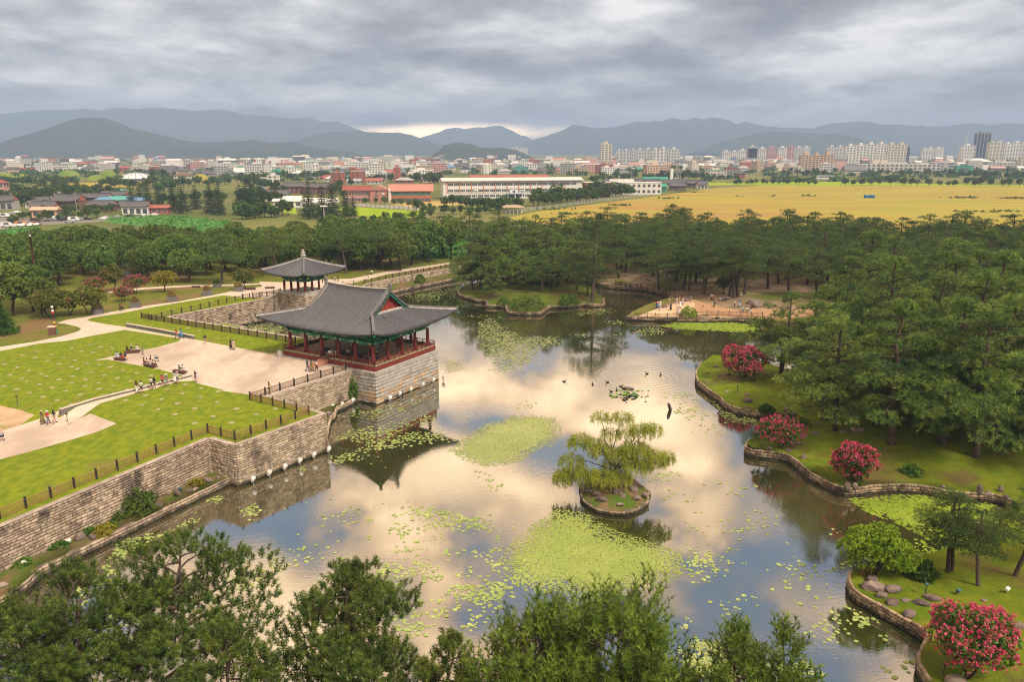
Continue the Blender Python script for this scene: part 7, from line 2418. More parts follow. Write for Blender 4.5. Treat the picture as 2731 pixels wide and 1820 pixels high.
 bk=MB().bar((0,.30,.26),(0,.38,.245),.04,.02).mesh('beak',flat('duck_beak',(.35,.2,.05)))
 pos=['farthest right','second farthest right','leftmost','left of the ripple rings','inside the near ripple ring','just behind the lotus clump, right','just behind the lotus clump, left','at the left tip behind the lotus clump','at the near edge of the lotus clump','at the right edge of the lotus clump']
 for i,(a,b)in enumerate(((1918,160),(1805,150),(1112,216),(1350,240),(1475,222),(1587,258),(1552,288),(1505,300),(1615,370),(1640,358))):
  x,y=at('N',a,b,0)
  o=obj('duck',body,None,(x,y,0.02),i*2.1)
  o.scale=(1.25,1.25,1.25)
  tag(o,'small dark duck on the water, '+pos[i],'duck','ducks on the pond')
  obj('beak',bk,obj('head',hd,o))
crowd()
# ------------------------------------------------------------------ town
GZ=2.5
def hip_roof(w,d,h,over,mi=0,gable=False,mb=None,z=0):
 mb=mb or MB()
 a,b=w/2+over,d/2+over
 r=max(.2,a-(b if not gable else 0)*1.0)
 V=[(-a,-b,z),(a,-b,z),(a,b,z),(-a,b,z),(-r,0,z+h),(r,0,z+h)]
 mb.add(V,[(0,1,5,4),(1,2,5),(2,3,4,5),(3,0,4),(3,2,1,0)],mi)
 mb.bar((-r,0,z+h),(r,0,z+h),.35,.3,mi)
 return mb
def window_strip(w,d,h,floors,nb,mb,z0=1.0,frac=.55,hfrac=.5,sides=True):
 """window panes standing proud on the front, and on both ends"""
 fh=h/floors
 for f in range(floors):
  z=fh*f+fh*(1-hfrac)*.6
  for i in range(nb):
   x=-w/2+w*(i+.5)/nb
   mb.box(x-w/nb*frac/2,x+w/nb*frac/2,-d/2-.06,-d/2-.01,z,z+fh*hfrac)
  if sides:
   k=max(1,int(d/4))
   for i in range(k):
    y=-d/2+d*(i+.5)/k
    for s in(-1,1):
     x0=s*(w/2+.035)
     mb.box(x0-.025,x0+.025,y-.8,y+.8,z,z+fh*hfrac)
 return mb
def building(x,y,rz,w,d,h,floors,nb,wall,roof,kind,label,group=None,cat='building',name='building',rh=None):
 t=thing(name,label,cat,(x,y,GZ),rz,group)
 MB().box(-w/2,w/2,-d/2,d/2,-1,h).build('wall',flat('wall_'+wall,PAL[wall]),t)
 if kind in('hip','gable'):
  hip_roof(w,d,rh or min(w,d)*.30,.8,0,kind=='gable',None,h+.01).build('roof',flat('roof_'+roof,PAL[roof]),t)
 else:
  mb=MB().box(-w/2-.15,w/2+.15,-d/2-.15,d/2+.15,h,h+.5)
  mb.build('roof',flat('roof_'+roof,PAL[roof]),t)
  MB().box(-w*.22,w*.12,-d*.2,d*.25,h+.5,h+2.8).build('stair_house',flat('wall_'+wall,PAL[wall]),t)
  if kind=='tank':
   MB().lathe([(.9,0),(.95,1.4),(.2,1.8)],8,0,(w*.28,0,h+.5)).build('water_tank',flat('roof_blue',PAL['blue']),t)
 tag(window_strip(w,d,h,floors,nb,MB()).build('window',M['glass'],t),kind='stuff')
 return t
PAL=dict(white=(.66,.65,.63),cream=(.60,.55,.46),grey=(.36,.36,.36),pale=(.55,.55,.55),tan=(.45,.35,.24),brick=(.30,.11,.08),pink=(.52,.30,.27),orange=(.54,.37,.26),brown=(.16,.10,.075),
   tile=(.10,.10,.11),slate=(.15,.155,.17),red=(.33,.12,.09),maroon=(.22,.06,.06),salmon=(.43,.20,.155),blue=(.12,.25,.40),green=(.05,.27,.19),dark=(.06,.07,.085),teal=(.10,.34,.32),yellow=(.56,.42,.20))
def landmark(pl,pr,z=GZ):
 a,b=Vector((*pl,0)),Vector((*pr,0))
 d=b-a
 return a,b,d.length,math.atan2(d.y,d.x)
def school():
 a=Vector((-78+143.0,0,0))
 pl=at('B',1790,948,GZ)
 u,v=(CROP['C'][0]+843/3.3614-1365.5)/2040,0
 prY=pl[1]+22
 pr=(u*(prY*math.cos(R(14))+33.9*math.sin(R(14)))*1.0,prY)
 a,b,L,rz=landmark(pl,pr)
 H,dp=12.6,13
 t=thing('school_building','long white three storey building with orange pillars behind the meadow','building',(pl[0],pl[1],GZ),rz)
 wl,og=flat('wall_white',PAL['white']),flat('school_orange',(.50,.13,.06))
 MB().box(0,L,0,dp,-1,H).build('wall',wl,t)
 mb=MB().box(-1.0,L+1.0,-1.6,dp+1,H,H+.5)
 mb.add([(-1,-1.6,H+.5),(L+1,-1.6,H+.5),(L+1,dp/2,H+2.2),(-1,dp/2,H+2.2),(L+1,dp+1,H+.5),(-1,dp+1,H+.5)],[(0,1,2,3),(3,2,4,5),(1,4,2),(0,3,5)])
 mb.build('roof',flat('roof_pale',(.58,.57,.56)),t)
 mb=MB()
 mb.add([(L*.2,dp*.5,H+2.25),(L*.78,dp*.5,H+2.25),(L*.78,dp*.9,H+3.9),(L*.2,dp*.9,H+3.9),(L*.78,dp,H+1.0),(L*.2,dp,H+1.0)],[(0,1,2,3),(3,2,4,5),(1,4,2),(0,3,5)])
 mb.build('red_roof',flat('roof_red',PAL['red']),t)
 nb=22
 fr=MB().box(-.5,.5,-.02,.05,-.5,.5,1)
 for i in range(-1,2):
  fr.box(i*.32-.145,i*.32+.145,-.06,-.025,-.44,.44,0)
 me=fr.mesh('window',[M['glass'],wl])
 for i in range(nb):
  x=L*.03+L*.93*(i+.5)/nb
  for z,h in((2.2,1.9),(6.0,1.9),(10.3,2.0)):
   w=obj('window',me,t,(x,-.08,z))
   w.scale=(L/nb*.84,1,h)
  MB().box(x-L/nb*.42,x+L/nb*.42,-.10,-.02,7.3,8.9).build('spandrel',flat('panel_white',(.70,.69,.67)),t)
  if i%2==0:
   xp=x-L/nb*.5
   MB().box(xp-.2,xp+.2,-.38,-.01,4.6,H).build('pillar',og,t)
 MB().box(L*.02,L*.96,-.30,-.16,4.4,4.7).build('band',wl,t)
 xm=L*.50
 MB().box(xm-3.2,xm+3.2,-.6,-.1,3.6,6.4).build('emblem_panel',flat('panel_white',(.7,.69,.67)),t)
 lg=MB().lathe([(.75,0),(.95,0),(.95,.08),(.75,.08)],20)
 lg.v=[(x_,-z_,y_)for x_,y_,z_ in lg.v]
 lg.build('emblem_ring',flat('emblem_navy',(.06,.09,.22)),t,loc=(xm,-.62,5.0))
 MB().box(xm-6,xm+6,-5,0,3.0,3.5).build('porch_roof',flat('porch_blue',(.12,.17,.26)),t)
 for k in(-5.2,0,5.2):
  MB().box(xm+k-.3,xm+k+.3,-4.8,-4.2,0,3.0).build('porch_column',wl,t)
 MB().box(L,L+1.2,2,dp-2,0,9).build('stair_tower',wl,t)
 t2=thing('annex_building','small red brick annex with a pale panel right of the long white building','building',(pl[0]+math.cos(rz)*(L+9),pl[1]+math.sin(rz)*(L+9)+6,GZ),rz)
 MB().box(-6,14,0,10,-1,10.5).build('wall',flat('wall_brick',(.34,.12,.08)),t2)
 MB().box(-1,11,-.12,-.02,1.5,10).build('panel',flat('panel_grey',(.42,.45,.46)),t2)
 MB().box(-6.3,14.3,-.3,10.3,10.5,10.9).build('roof',flat('roof_pale',(.5,.5,.5)),t2)
school()
def red_hall():
 pl=at('B',910,972,GZ)
 t=thing('hall_building','brick building with maroon and salmon tiled roofs left of the long white building','building',(pl[0],pl[1],GZ),R(6))
 t.scale=(.62,.8,.84)
 bk,ow=flat('hall_brick',(.40,.20,.16)),flat('hall_orange',(.45,.14,.06))
 # left wing and gabled middle
 MB().box(0,27,0,12,-1,9.2).build('wall',bk,t)
 MB().box(27,47,-2,14,-1,9.6).build('wall',bk,t)
 hip_roof(30,13,3.2,.8,0,True,None,0).build('roof',flat('roof_maroon',(.28,.07,.06)),t,loc=(13,6,9.2))
 mb=MB()
 mb.add([(26.2,-2.8,9.4),(47.8,-2.8,9.4),(37,-2.8,13.2),(26.2,15,9.4),(47.8,15,9.4),(37,15,13.2)],[(0,2,5,3),(1,4,5,2),(0,1,2),(3,5,4)])
 mb.build('roof',flat('roof_salmon',PAL['salmon']),t)
 MB().add([(28.0,-2.1,9.6),(46.0,-2.1,9.6),(37,-2.1,12.6)],[(0,1,2)]).build('gable_wall',bk,t)
 MB().box(50,93,-3,16,-1,8.6).build('wall',ow,t)
 hip_roof(47,20,5.2,1.2,0,True,None,0).build('roof',flat('roof_salmon',PAL['salmon']),t,loc=(71.5,6.5,8.6))
 MB().box(47.2,50,-4,0,-1,10.2).build('stair_tower',flat('wall_white',PAL['white']),t)
 for z in(1.8,6.6):
  for i in range(8):
   MB().box(1.2+i*3.1,3.6+i*3.1,-.08,-.02,z-.9,z+.9).build('window',M['glass'],t)
 for x,z,w in((33,2,2.4),(33,5.2,2.4),(33,8,2.2),(40,2,2.6),(40,6.5,2.6)):
  MB().box(x,x+w,-2.1,-2.02,z-.7,z+.7).build('window',M['glass']if x==33 else flat('wall_white',PAL['white']),t)
 for i in range(13):
  MB().box(51+i*3.2,53.9+i*3.2,-3.1,-3.02,5.0,7.6).build('window',flat('green_glass',(.07,.22,.18),.2),t)
  MB().box(51+i*3.2,53.9+i*3.2,-3.1,-3.02,.4,3.0).build('window',M['glass'],t)
 for z in(3.9,8.6):
  MB().box(-.2,27,-.2,-.02,z,z+.3).build('band',flat('panel_white',(.7,.69,.67)),t)
red_hall()
def hanok(x,y,rz,w,d,h,label,wall='brown',group=None,rise=None):
 """traditional tile-roofed house: posts, walls and a concave grey roof with ridge and gables"""
 w,d,h=w*.56,d*.8,h*.85
 t=thing('tiled_house',label,'house',(x,y,GZ),rz,group)
 MB().box(-w/2,w/2,-d/2,d/2,-1,h).build('wall',flat('wall_'+wall,PAL[wall]),t)
 rise=rise or d*.36
 rows=[]
 A,B=w/2+1.1,d/2+1.1
 mb=MB()
 V,F=[],[]
 us=np.linspace(-1,1,9)
 ts=(0,.3,.6,1)
 for s in(-1,1):
  b=len(V)
  for u in us:
   for t_ in ts:
    lift=.5*abs(u)**3*t_
    V.append((u*(A-1.2*(1-t_)*1.0),s*B*t_,h+.1+rise*(1-(t_+.45*t_*(1-t_)))+lift))
  for i in range(8):
   for j in range(3):
    q=b+i*4+j
    F.append((q,q+1,q+5,q+4))
 mb.add(V,F)
 mb.add([(-A+.9,-B*.62,h+.3),(-A+.9,B*.62,h+.3),(-A+1.3,0,h+rise)],[(0,1,2)],1)
 mb.add([(A-.9,-B*.62,h+.3),(A-.9,B*.62,h+.3),(A-1.3,0,h+rise)],[(0,1,2)],1)
 mb.bar((-A+1.1,0,h+rise+.25),(A-1.1,0,h+rise+.25),.5,.5,0)
 mb.build('roof',[flat('roof_tile',PAL['tile']),flat('gable_brown',(.28,.10,.07))],t)
 n=max(3,int(w/3.2))
 for i in range(n):
  xx=-w/2+w*(i+.5)/n
  MB().box(xx-w/n*.32,xx+w/n*.32,-d/2-.07,-d/2-.02,.5,h*.75).build('window',M['glass'],t)
 return t
def town_landmarks():
 x,y=at('B',450,895,GZ)
 hanok(x,y,.02,30,11,6.5,'long brown hall with a grey tiled roof, left one of a pair behind the cedars','brick')
 x,y=at('B',665,898,GZ)
 hanok(x,y,-.04,36,11,6.0,'long brown hall with a grey tiled roof, right one of a pair behind the cedars','brick')
 # white dome
 x,y=at('A',1225,778,GZ)
 t=thing('dome_hall','white shallow dome among trees at the left before the hills','building',(x,y,GZ))
 sc=y/2040
 rx=142/3.3614*sc
 hh=66/3.3614*sc
 MB().lathe([(rx*math.cos(a),hh*math.sin(a))for a in np.linspace(0,1.45,9)],28).build('shell',M['white'],t,True)
 for k in range(7):
  a=k*math.pi/7+.2
  P=[(rx*1.01*math.cos(q)*math.cos(a),rx*1.01*math.cos(q)*math.sin(a),hh*1.02*math.sin(q))for q in np.linspace(0,math.pi,15)]
  MB().tube(P,.5,5).build('rib',M['grey'],t)
 MB().lathe([(rx*1.03,-1),(rx*1.03,2.2),(rx,2.6)],28).build('ring_wall',M['glass'],t)
 # grass tumuli
 for a,b,w,h,lb in((620,745,190,60,'large green burial mound left of the white dome'),(980,760,150,82,'tall green burial mound just left of the white dome'),(40,765,190,58,'green burial mound at the left edge'),(210,770,150,52,'green burial mound second from the left edge'),
       (870,785,190,58,'low green burial mound in front of the tall one'),(1800,780,160,62,'ochre grassy mound right of the cream house'),(640,828,120,32,'low ochre mound in the meadow at left'),(800,828,130,34,'low ochre mound beside the meadow trees'),(2290,880,240,46,'long green mound behind the tall cedars')):
  x,y=at('A',a,b,GZ)
  s=y/2040/3.3614
  mb=MB().lathe([(w/2*s*math.cos(q),h*s*math.sin(q)**1.2-.3)for q in np.linspace(0,1.5,9)],24)
  o=mb.build('burial_mound',M['gold']if 'ochre' in lb else M['mound'],None,True)
  o.location=(x,y,GZ)
  tag(o,lb,'mound')
 # houses at the left by the car park
 W=[(1060,330,30,12,6,'brown','large grey tiled house with a reddish gable at the left car park','hip'),(680,400,22,9,5,'yellow','yellow walled shop with grey tiled roof at the left car park','hip'),
   (1390,250,44,9,5,'brown','long grey tiled house behind the gabled house at left','hip'),(1550,350,26,8,4,'brown','low grey tiled house with red board front at left','hip'),(2060,400,24,9,5,'white','white walled tiled house with a red gable beside the green field','hip'),
   (1430,150,24,9,5,'white','grey roofed house with a white round window gable at left','hip'),(1890,340,12,7,4,'cream','small grey tiled house left of the red gabled one','hip'),(60,330,26,10,6,'grey','grey tiled house at the left edge above the cars','hip'),(1800,210,22,9,5,'pink','pinkish house with faded tiled roof before the cedars','hip')]
 for i,(a,b,w,d,h,wl,lb,kd)in enumerate(W):
  x,y=at('W',a,b,GZ)
  hanok(x,y,(-.2,.15,0,.1,.12,.2,-.1,.1,-.15)[i],w,d,h,lb,wl)
 x,y=at('W',20,190,GZ)
 building(x,y,.2,9,9,12,3,3,'pink','maroon','hip','pink house with a dark red roof cut by the left edge')
 for a,b,w,d,h,wl,rf,lb in((1860,260,16,8,3.2,'teal','teal','teal roofed shed before the cedars at left'),(2060,275,12,6,3.4,'white','blue','small blue roofed shed before the cedars at left'),(700,455,12,5,4.2,'orange','orange','orange scaffolded kiosk by the left car park'),(2410,395,9,5,3.4,'brick','red','red brick hut beside the green field')):
  x,y=at('W',a,b,GZ)
  building(x,y,.1,w,d,h,1,3,wl,rf,'gable',lb)
 # kiosk shelter, white block and sheds beside the meadow
 x,y=at('C',222,1070,GZ)
 t=thing('shelter','small white shelter with a tan roof at the corner of the golden meadow','shelter',(x,y,GZ),-.1)
 for sx in np.linspace(-5.5,5.5,6):
  for sy in(-2,2):
   MB().box(sx-.16,sx+.16,sy-.16,sy+.16,0,3.2).build('column',M['white'],t)
 hip_roof(12,5,1.3,.6,0,False,None,3.2).build('roof',flat('roof_tan',(.40,.30,.22)),t)
 MB().box(-5.6,5.6,1.7,1.8,0,1.4).build('wall',M['white'],t)
 x,y=at('C',1230,902,GZ)
 building(x,y,.05,56,12,9,2,14,'white','pale','flat','white two storey block right of the trees beside the meadow')
 x,y=at('C',1500,882,GZ)
 building(x,y,0,18,8,4.5,1,4,'green','green','gable','green netted shed at the far edge of the meadow')
 x,y=at('C',1500,800,GZ)
 building(x,y,0,26,8,4,1,5,'teal','green','gable','green roofed shed behind the white block')
 for i,(a,b,w)in enumerate(((1130,828,34),(1330,826,32),(1480,830,26),(1620,838,36),(1700,868,24),(1740,836,34),(1860,842,28),(1920,852,16))):
  x,y=at('C',a,b,GZ)
  hanok(x,y,rnd.uniform(-.1,.1),w,10,4.5,f'low grey tiled house at the far edge of the meadow, {nth(i)} in the row','cream' if i%2 else 'brown','tiled houses at the meadow edge')
 x,y=at('C',1648,795,GZ)
 t=thing('white_tower','thin white chimney tower above the tiled houses at the meadow edge','tower',(x,y,GZ))
 MB().box(-1.5,1.5,-1.5,1.5,0,15).build('shaft',M['white'],t)
 MB().box(-1.8,1.8,-1.8,1.8,15,15.6).build('cap',M['grey'],t)
 # long grey offices on the right
 for a0,a1,b,h,fl,nb,lb in((1010,1680,640,13.5,3,18,'long pale grey three storey office with dark window bands at right'),(2060,2420,610,12,3,12,'pale grey office block at the right edge')):
  x0,y0=at('E',a0,b,GZ)
  x1,_=at('E',a1,b,GZ)
  building((x0+x1)/2,y0+8,0,x1-x0,15,h,fl,nb,'offpale','pale','flat',lb)
 x,y=at('E',1720,640,GZ)
 building(x,y+10,0,34,18,16,4,2,'grey','pale','flat','grey tower end of the long office at right')
 x,y=at('E',1985,600,GZ)
 building(x,y+5,0,42,30,13,3,6,'offpale','white','hip','pale gymnasium with a white roof near the right edge',rh=6)
 x,y=at('E',1865,640,GZ)
 building(x,y,0,26,4,11,1,1,'green','dark','flat','dark green screen wall left of the pale gymnasium')
 # slabs of flats in the distance: x0, x1, top and base rows of crop, metres away, colour
 FL=[(835,1075,405,515,1650,'white','row'),(1080,1150,400,515,1660,'white','one'),(1160,1310,398,512,1670,'cream','row'),(695,830,420,500,1900,'pale','row'),(0,70,450,500,2300,'white','one'),(75,150,425,500,2200,'white','one'),(150,230,435,495,2350,'white','one'),(232,300,425,490,2300,'pink','one'),(305,390,422,490,2300,'white','row'),(392,440,422,490,2250,'pink','one'),(445,500,430,495,2400,'pale','one'),(505,560,422,490,2350,'white','one'),
   (490,745,480,550,1350,'orange','row'),(1435,1525,435,480,2400,'white','row'),(1530,1600,432,480,2400,'white','one'),(1735,1840,400,490,1900,'white','row'),(1950,2060,388,470,2000,'cream','row'),(2065,2200,385,468,2000,'white','row'),(2205,2353,383,466,2050,'white','row'),(2210,2400,500,545,1400,'cream','row'),(1310,1335,425,500,1900,'dark','one')]
 names=nth
 for i,(x0,x1,yt,yb,D,wl,kd)in enumerate(sorted(FL)):
  u0,u1=[(1950+q/3.0128-1365.5)/2040*D*1.0/math.cos(R(14))*.97 for q in(x0,x1)]
  sy=250+yt/3.0128
  H=36.4+D*math.tan(math.atan(-(sy-910)/2040)-R(14))-GZ
  flats((u0+u1)/2,D,abs(u1-u0),max(H,14),wl,kd,f'{wl if wl != "dark" else "dark glass"} block of flats on the right skyline, {nth(i)} of the right group')
 FC=[(992,1088,450,560,1500,'cream','tower'),(1120,1245,505,570,1900,'pale','row'),(1255,1290,500,570,1950,'pale','one'),(1295,1440,495,570,1900,'pale','row'),(1440,1570,488,568,1850,'white','row'),(1575,1680,486,568,1850,'pale','row'),(205,360,482,520,3600,'white','row'),(2050,2190,515,560,2400,'white','row'),(2195,2265,505,560,2350,'white','one'),(2268,2353,478,560,2200,'pink','one')]
 for i,(x0,x1,yt,yb,D,wl,kd)in enumerate(sorted(FC)):
  u0,u1=[(1300+q/3.3614-1365.5)/2040*D/math.cos(R(14))*.97 for q in(x0,x1)]
  sy=250+yt/3.3614
  H=36.4+D*math.tan(math.atan(-(sy-910)/2040)-R(14))-GZ
  flats((u0+u1)/2,D,abs(u1-u0),max(H,14),wl,kd,f'{wl} block of flats on the middle skyline, {nth(i)} of the middle group')
 # dark glass tower
 D=2100
 u0,u1=[(1950+q/3.0128-1365.5)/2040*D/math.cos(R(14))*.97 for q in(1848,1945)]
 H=36.4+D*math.tan(math.atan(-(250+318/3.0128-910)/2040)-R(14))-GZ
 t=thing('glass_tower','dark blue glass tower on the right skyline','tower',((u0+u1)/2,D,GZ),-.15)
 w=u1-u0
 MB().box(-w/2,w/2,-10,10,0,H).build('body',flat('tower_glass',(.035,.055,.09),.3),t)
 for k in range(5):
  x=-w/2+w*k/4
  MB().box(x-1.0,x+1.0,-10.5,-10,0,H).build('fin',M['grey'],t)
 MB().box(-w*.3,w*.3,-6,6,H,H+4).build('plant_room',M['grey'],t)
 # two cranes
 for a,lb in((1600,'thin white construction crane left of the glass tower'),(1750,'second thin crane beside the glass tower')):
  x=(1950+a/3.0128-1365.5)/2040*2300
  t=thing('crane',lb,'crane',(x,2300,GZ),.3)
  MB().tube([(0,0,0),(0,0,48)],.9,4).build('mast',M['white'],t)
  MB().tube([(8,0,46),(-26 if a==1600 else 14,0,88)],.8,4).build('jib',M['white'],t)
 # two blue boxes on the meadow
 for a,lb in((1088,'left one of two blue cabins on the golden meadow'),(1130,'right one of two blue cabins on the golden meadow')):
  x,y=at('E',a,838,GZ)
  t=thing('blue_cabin',lb,'cabin',(x,y,GZ))
  s=y/2040/3.0128
  MB().box(-13*s,13*s,-2,2,0,19*s).build('body',flat('cabin_blue',(.03,.16,.42)),t)
  MB().box(-14*s,14*s,-2.3,2.3,19*s,24*s).build('roof',flat('cabin_blue_pale',(.13,.30,.55)),t)
  MB().box(-5*s,5*s,-2.06,-2.01,.3,15*s).build('door',flat('cabin_blue_dark',(.02,.11,.30)),t)
def flats(x,y,w,h,wl,kind,label):
 t=thing('apartment_block',label,'apartment block',(x,y,GZ),0,'blocks of flats on the skyline')
 n=max(1,round(w/22))if kind=='row' else 1
 bw=w/n
 r=random.Random(int(x*7+y))
 wallm,win=flat('wall_'+wl,PAL[wl]),MB()
 body,bal,core=MB(),MB(),MB()
 for i in range(n):
  x0=-w/2+bw*i
  hh=h*(1 if kind=='tower' else r.uniform(.9,1))
  body.box(x0+.3,x0+bw-.3,-6,6,0,hh)
  core.box(x0+bw*.38,x0+bw*.62,-3,5,hh,hh+4.5)
  if kind=='tower':
   core.box(x0+bw*.1,x0+bw*.3,-3,3,hh,hh+3)
  fl=max(4,int(hh/3.2))
  nb=max(2,int(bw/6))
  for f in range(fl):
   z=hh*(f+.25)/fl
   for k in range(nb):
    a=x0+.3+(bw-.6)*(k+.18)/nb
    b=x0+.3+(bw-.6)*(k+.82)/nb
    win.box(a,b,-6.12,-6.02,z,z+hh/fl*.5)
 body.build('wall',wallm,t)
 core.build('roof_house',wallm,t)
 tag(win.build('window',M['glass'],t),kind='stuff')
PAL['offpale']=(.46,.44,.42)
M['mound']=mat('mound_grass',(.13,.19,.025),(.18,.23,.035),.03,.95,.1)
town_landmarks()
def town():
 r=random.Random(77)
 P=[]
 def add(px,py,big):
  x,y=gpx(px,py,GZ)
  if y>3300:
   return None
  for q in P:
   if abs(q[0]-x)<(q[2]+big)*.62 and abs(q[1]-y)<(q[2]+big)*.55+y*.004:
    return None
  P.append((x,y,big))
  return x,y
 areas=[ # crop outline of town ground, number wanted, size range, wall colours
  ('B',[(0,640),(1000,640),(1700,590),(2353,590),(2353,720),(1750,720),(1000,760),(0,745)],120),
  ('C',[(0,590),(2353,560),(2353,770),(1900,780),(900,730),(0,715)],110),
  ('E',[(0,510),(1000,520),(1000,660),(0,650)],50),('E',[(1330,470),(2353,500),(2353,545),(1330,525)],20),
  ('A',[(1150,680),(2353,650),(2353,745),(1900,740),(1150,710)],46),('A',[(0,700),(700,690),(1150,690),(1150,705),(0,712)],22),
  ('B',[(700,745),(1700,745),(1700,800),(700,825)],26),('A',[(250,930),(1100,890),(1150,1010),(300,1040)],12),('B',[(0,800),(330,800),(330,940),(0,940)],7)]
 walls=['white']*5+['cream']*3+['pale']*2+['grey']*2+['tan','brick','pink','orange','white']
 roofs=['tile']*6+['slate']*4+['red','maroon','salmon','blue','green','pale','pale','grey']
 todo=[]
 for c,out,want in areas:
  O=np.array(out,float)
  cx,cy,k=CROP[c]
  n=tries=0
  while n<want and tries<4000:
   tries+=1
   a,b=r.uniform(O[:,0].min(),O[:,0].max()),r.uniform(O[:,1].min(),O[:,1].max())
   if not inside(np.array([[a,b]]),O)[0]:
    continue
   d=gpx(cx+a/k,cy+b/k,GZ)[1]
   w=r.uniform(8,14)if d<700 else r.uniform(10,18)if d<1000 else r.uniform(13,30)
   q=add(cx+a/k,cy+b/k,w)
   if q is None:
    continue
   n+=1
   kd=r.choice(('hip','hip','gable'))if q[1]<750 else r.choice(('hip','hip','gable','flat','tank'))if q[1]<1150 else r.choice(('flat','flat','tank','hip','gable'))
   fl=(1 if r.random()<.6 or q[1]<750 else 2)if kd in('hip','gable')else r.choice((2,3,3,4,5))
   todo.append([q[0],q[1],w,kd,fl,r.choice(walls),r.choice(roofs)if kd in('hip','gable')else r.choice(('pale','grey','green','white'))])
 # special blocks seen in the photograph
 SP=[('B',1590,655,64,16,'red','brick',5),('B',1735,660,46,18,'grey','slate',6),('B',1310,660,46,24,'pale','pale',7),('B',1215,655,16,14,'white','pale',4),('B',1145,655,8,18,'brick','dark',5),('B',985,740,26,9,'brick','maroon',3),('B',1410,735,22,11,'paleblue','blue',3),('B',1600,750,34,13,'white','white',3),
   ('B',2130,650,40,18,'tan','brown',5),('B',1390,560,40,20,'pink','brown',4),('C',605,640,20,17,'grey','slate',5),('C',635,625,18,20,'dark','dark',6),('C',695,640,18,18,'grey','pale',5),('C',905,635,30,16,'yellow','pale',5),('C',300,710,22,10,'teal','slate',3),('C',390,700,20,16,'white','pale',4),
   ('C',1045,715,26,12,'brick','maroon',4),('C',1625,680,34,12,'orange','orange',3),('C',1530,655,44,11,'pale','grey',3),('C',1730,600,18,16,'white','blue',5),('E',1450,520,34,16,'dark','dark',4),('E',1580,525,30,14,'cream','salmon',4),('B',300,640,46,14,'white','pale',3),('B',690,660,26,18,'white','pale',5),('B',420,690,40,14,'orange','salmon',4),('A',1650,780,24,7,'cream','brown',2)]
 PAL['paleblue']=(.33,.45,.55)
 for c,a,b,w,h,wl,rf,fl in SP:
  x,y=at(c,a,b,GZ)
  todo.append([x,y,w*min(1,y/1500+.2),'flat' if c!='A' else 'hip',fl,wl,rf])
 # nearest first; those past the limit go into one mass
 todo.sort(key=lambda q:q[1]/q[2])
 key=lambda q:(q[5],'flat roofed' if q[3]in('flat','tank')else{'tile':'grey tiled','slate':'slate roofed'}.get(q[6],q[6]+' roofed'),'far' if q[1]>1500 else('middle' if q[1]>1000 else 'near'))
 groups={}
 for q in todo[:290]:
  groups.setdefault(key(q),[]).append(q)
 for(wl,rf,ds),qs in groups.items():
  qs.sort(key=lambda q:q[0]/q[1])
  for i,q in enumerate(qs):
   x,y,w,kd,fl,wl_,rf_=q
   side='left' if x/y<-.2 else('centre' if x/y<.18 else 'right')
   lb=f'{wl} {rf} house in the {ds} town, {nth(i)} of its kind from the left'
   if len(qs)==1:
    lb=f'the only {wl} {rf} house in the {ds} town, picture {side}'
   building(x,y,r.uniform(-.25,.25)+(1.57 if r.random()<.25 else 0),w,w*r.uniform(.5,.8),fl*3.1,fl,max(2,int(w/3.6)),wl_,rf_,kd,lb,'houses of the town','house','town_house')
 mb=MB()
 pal=list(PAL)
 for i in range(520):
  a,b=r.uniform(-100,2353*1.02),r.uniform(366,392)
  x,y=gpx(a*1.16064,b*1.16064,GZ)
  if y>3600 or y<1150:
   continue
  w,h=r.uniform(10,34),r.choice((4,6,7,9,12,16))
  mb.box(x-w/2,x+w/2,y-5,y+5,0,GZ+h)
  if r.random()<.5:
   hip_roof(w,10,3,.5,0,True,mb,0)
   k=len(mb.v)-14
   for j in range(k,len(mb.v)):
    v=mb.v[j]
    mb.v[j]=(v[0]+x,v[1]+y,v[2]+GZ+h)
 m=bpy.data.materials.new('far_house_paint')
 m.use_nodes=True
 T=NT(m.node_tree)
 o_=T.new('ShaderNodeOutputMaterial')
 b_=T.new('ShaderNodeBsdfPrincipled')
 b_.inputs['Roughness'].default_value=.8
 ri=T.new('ShaderNodeNewGeometry').outputs['Random Per Island']
 st=[(.0,PAL['white']),(.2,PAL['tile']),(.34,PAL['cream']),(.46,PAL['slate']),(.56,PAL['pale']),(.70,PAL['brick']),(.76,PAL['grey']),(.86,PAL['pink']),(.92,PAL['salmon']),(.96,PAL['blue'])]
 T.link(T.ramp(ri,st,'CONSTANT'),b_.inputs['Base Color'])
 T.link(b_.outputs[0],o_.inputs[0])
 tag(mb.build('distant_houses',m),'far mass of small houses under the hills','houses',None,'stuff')
town()
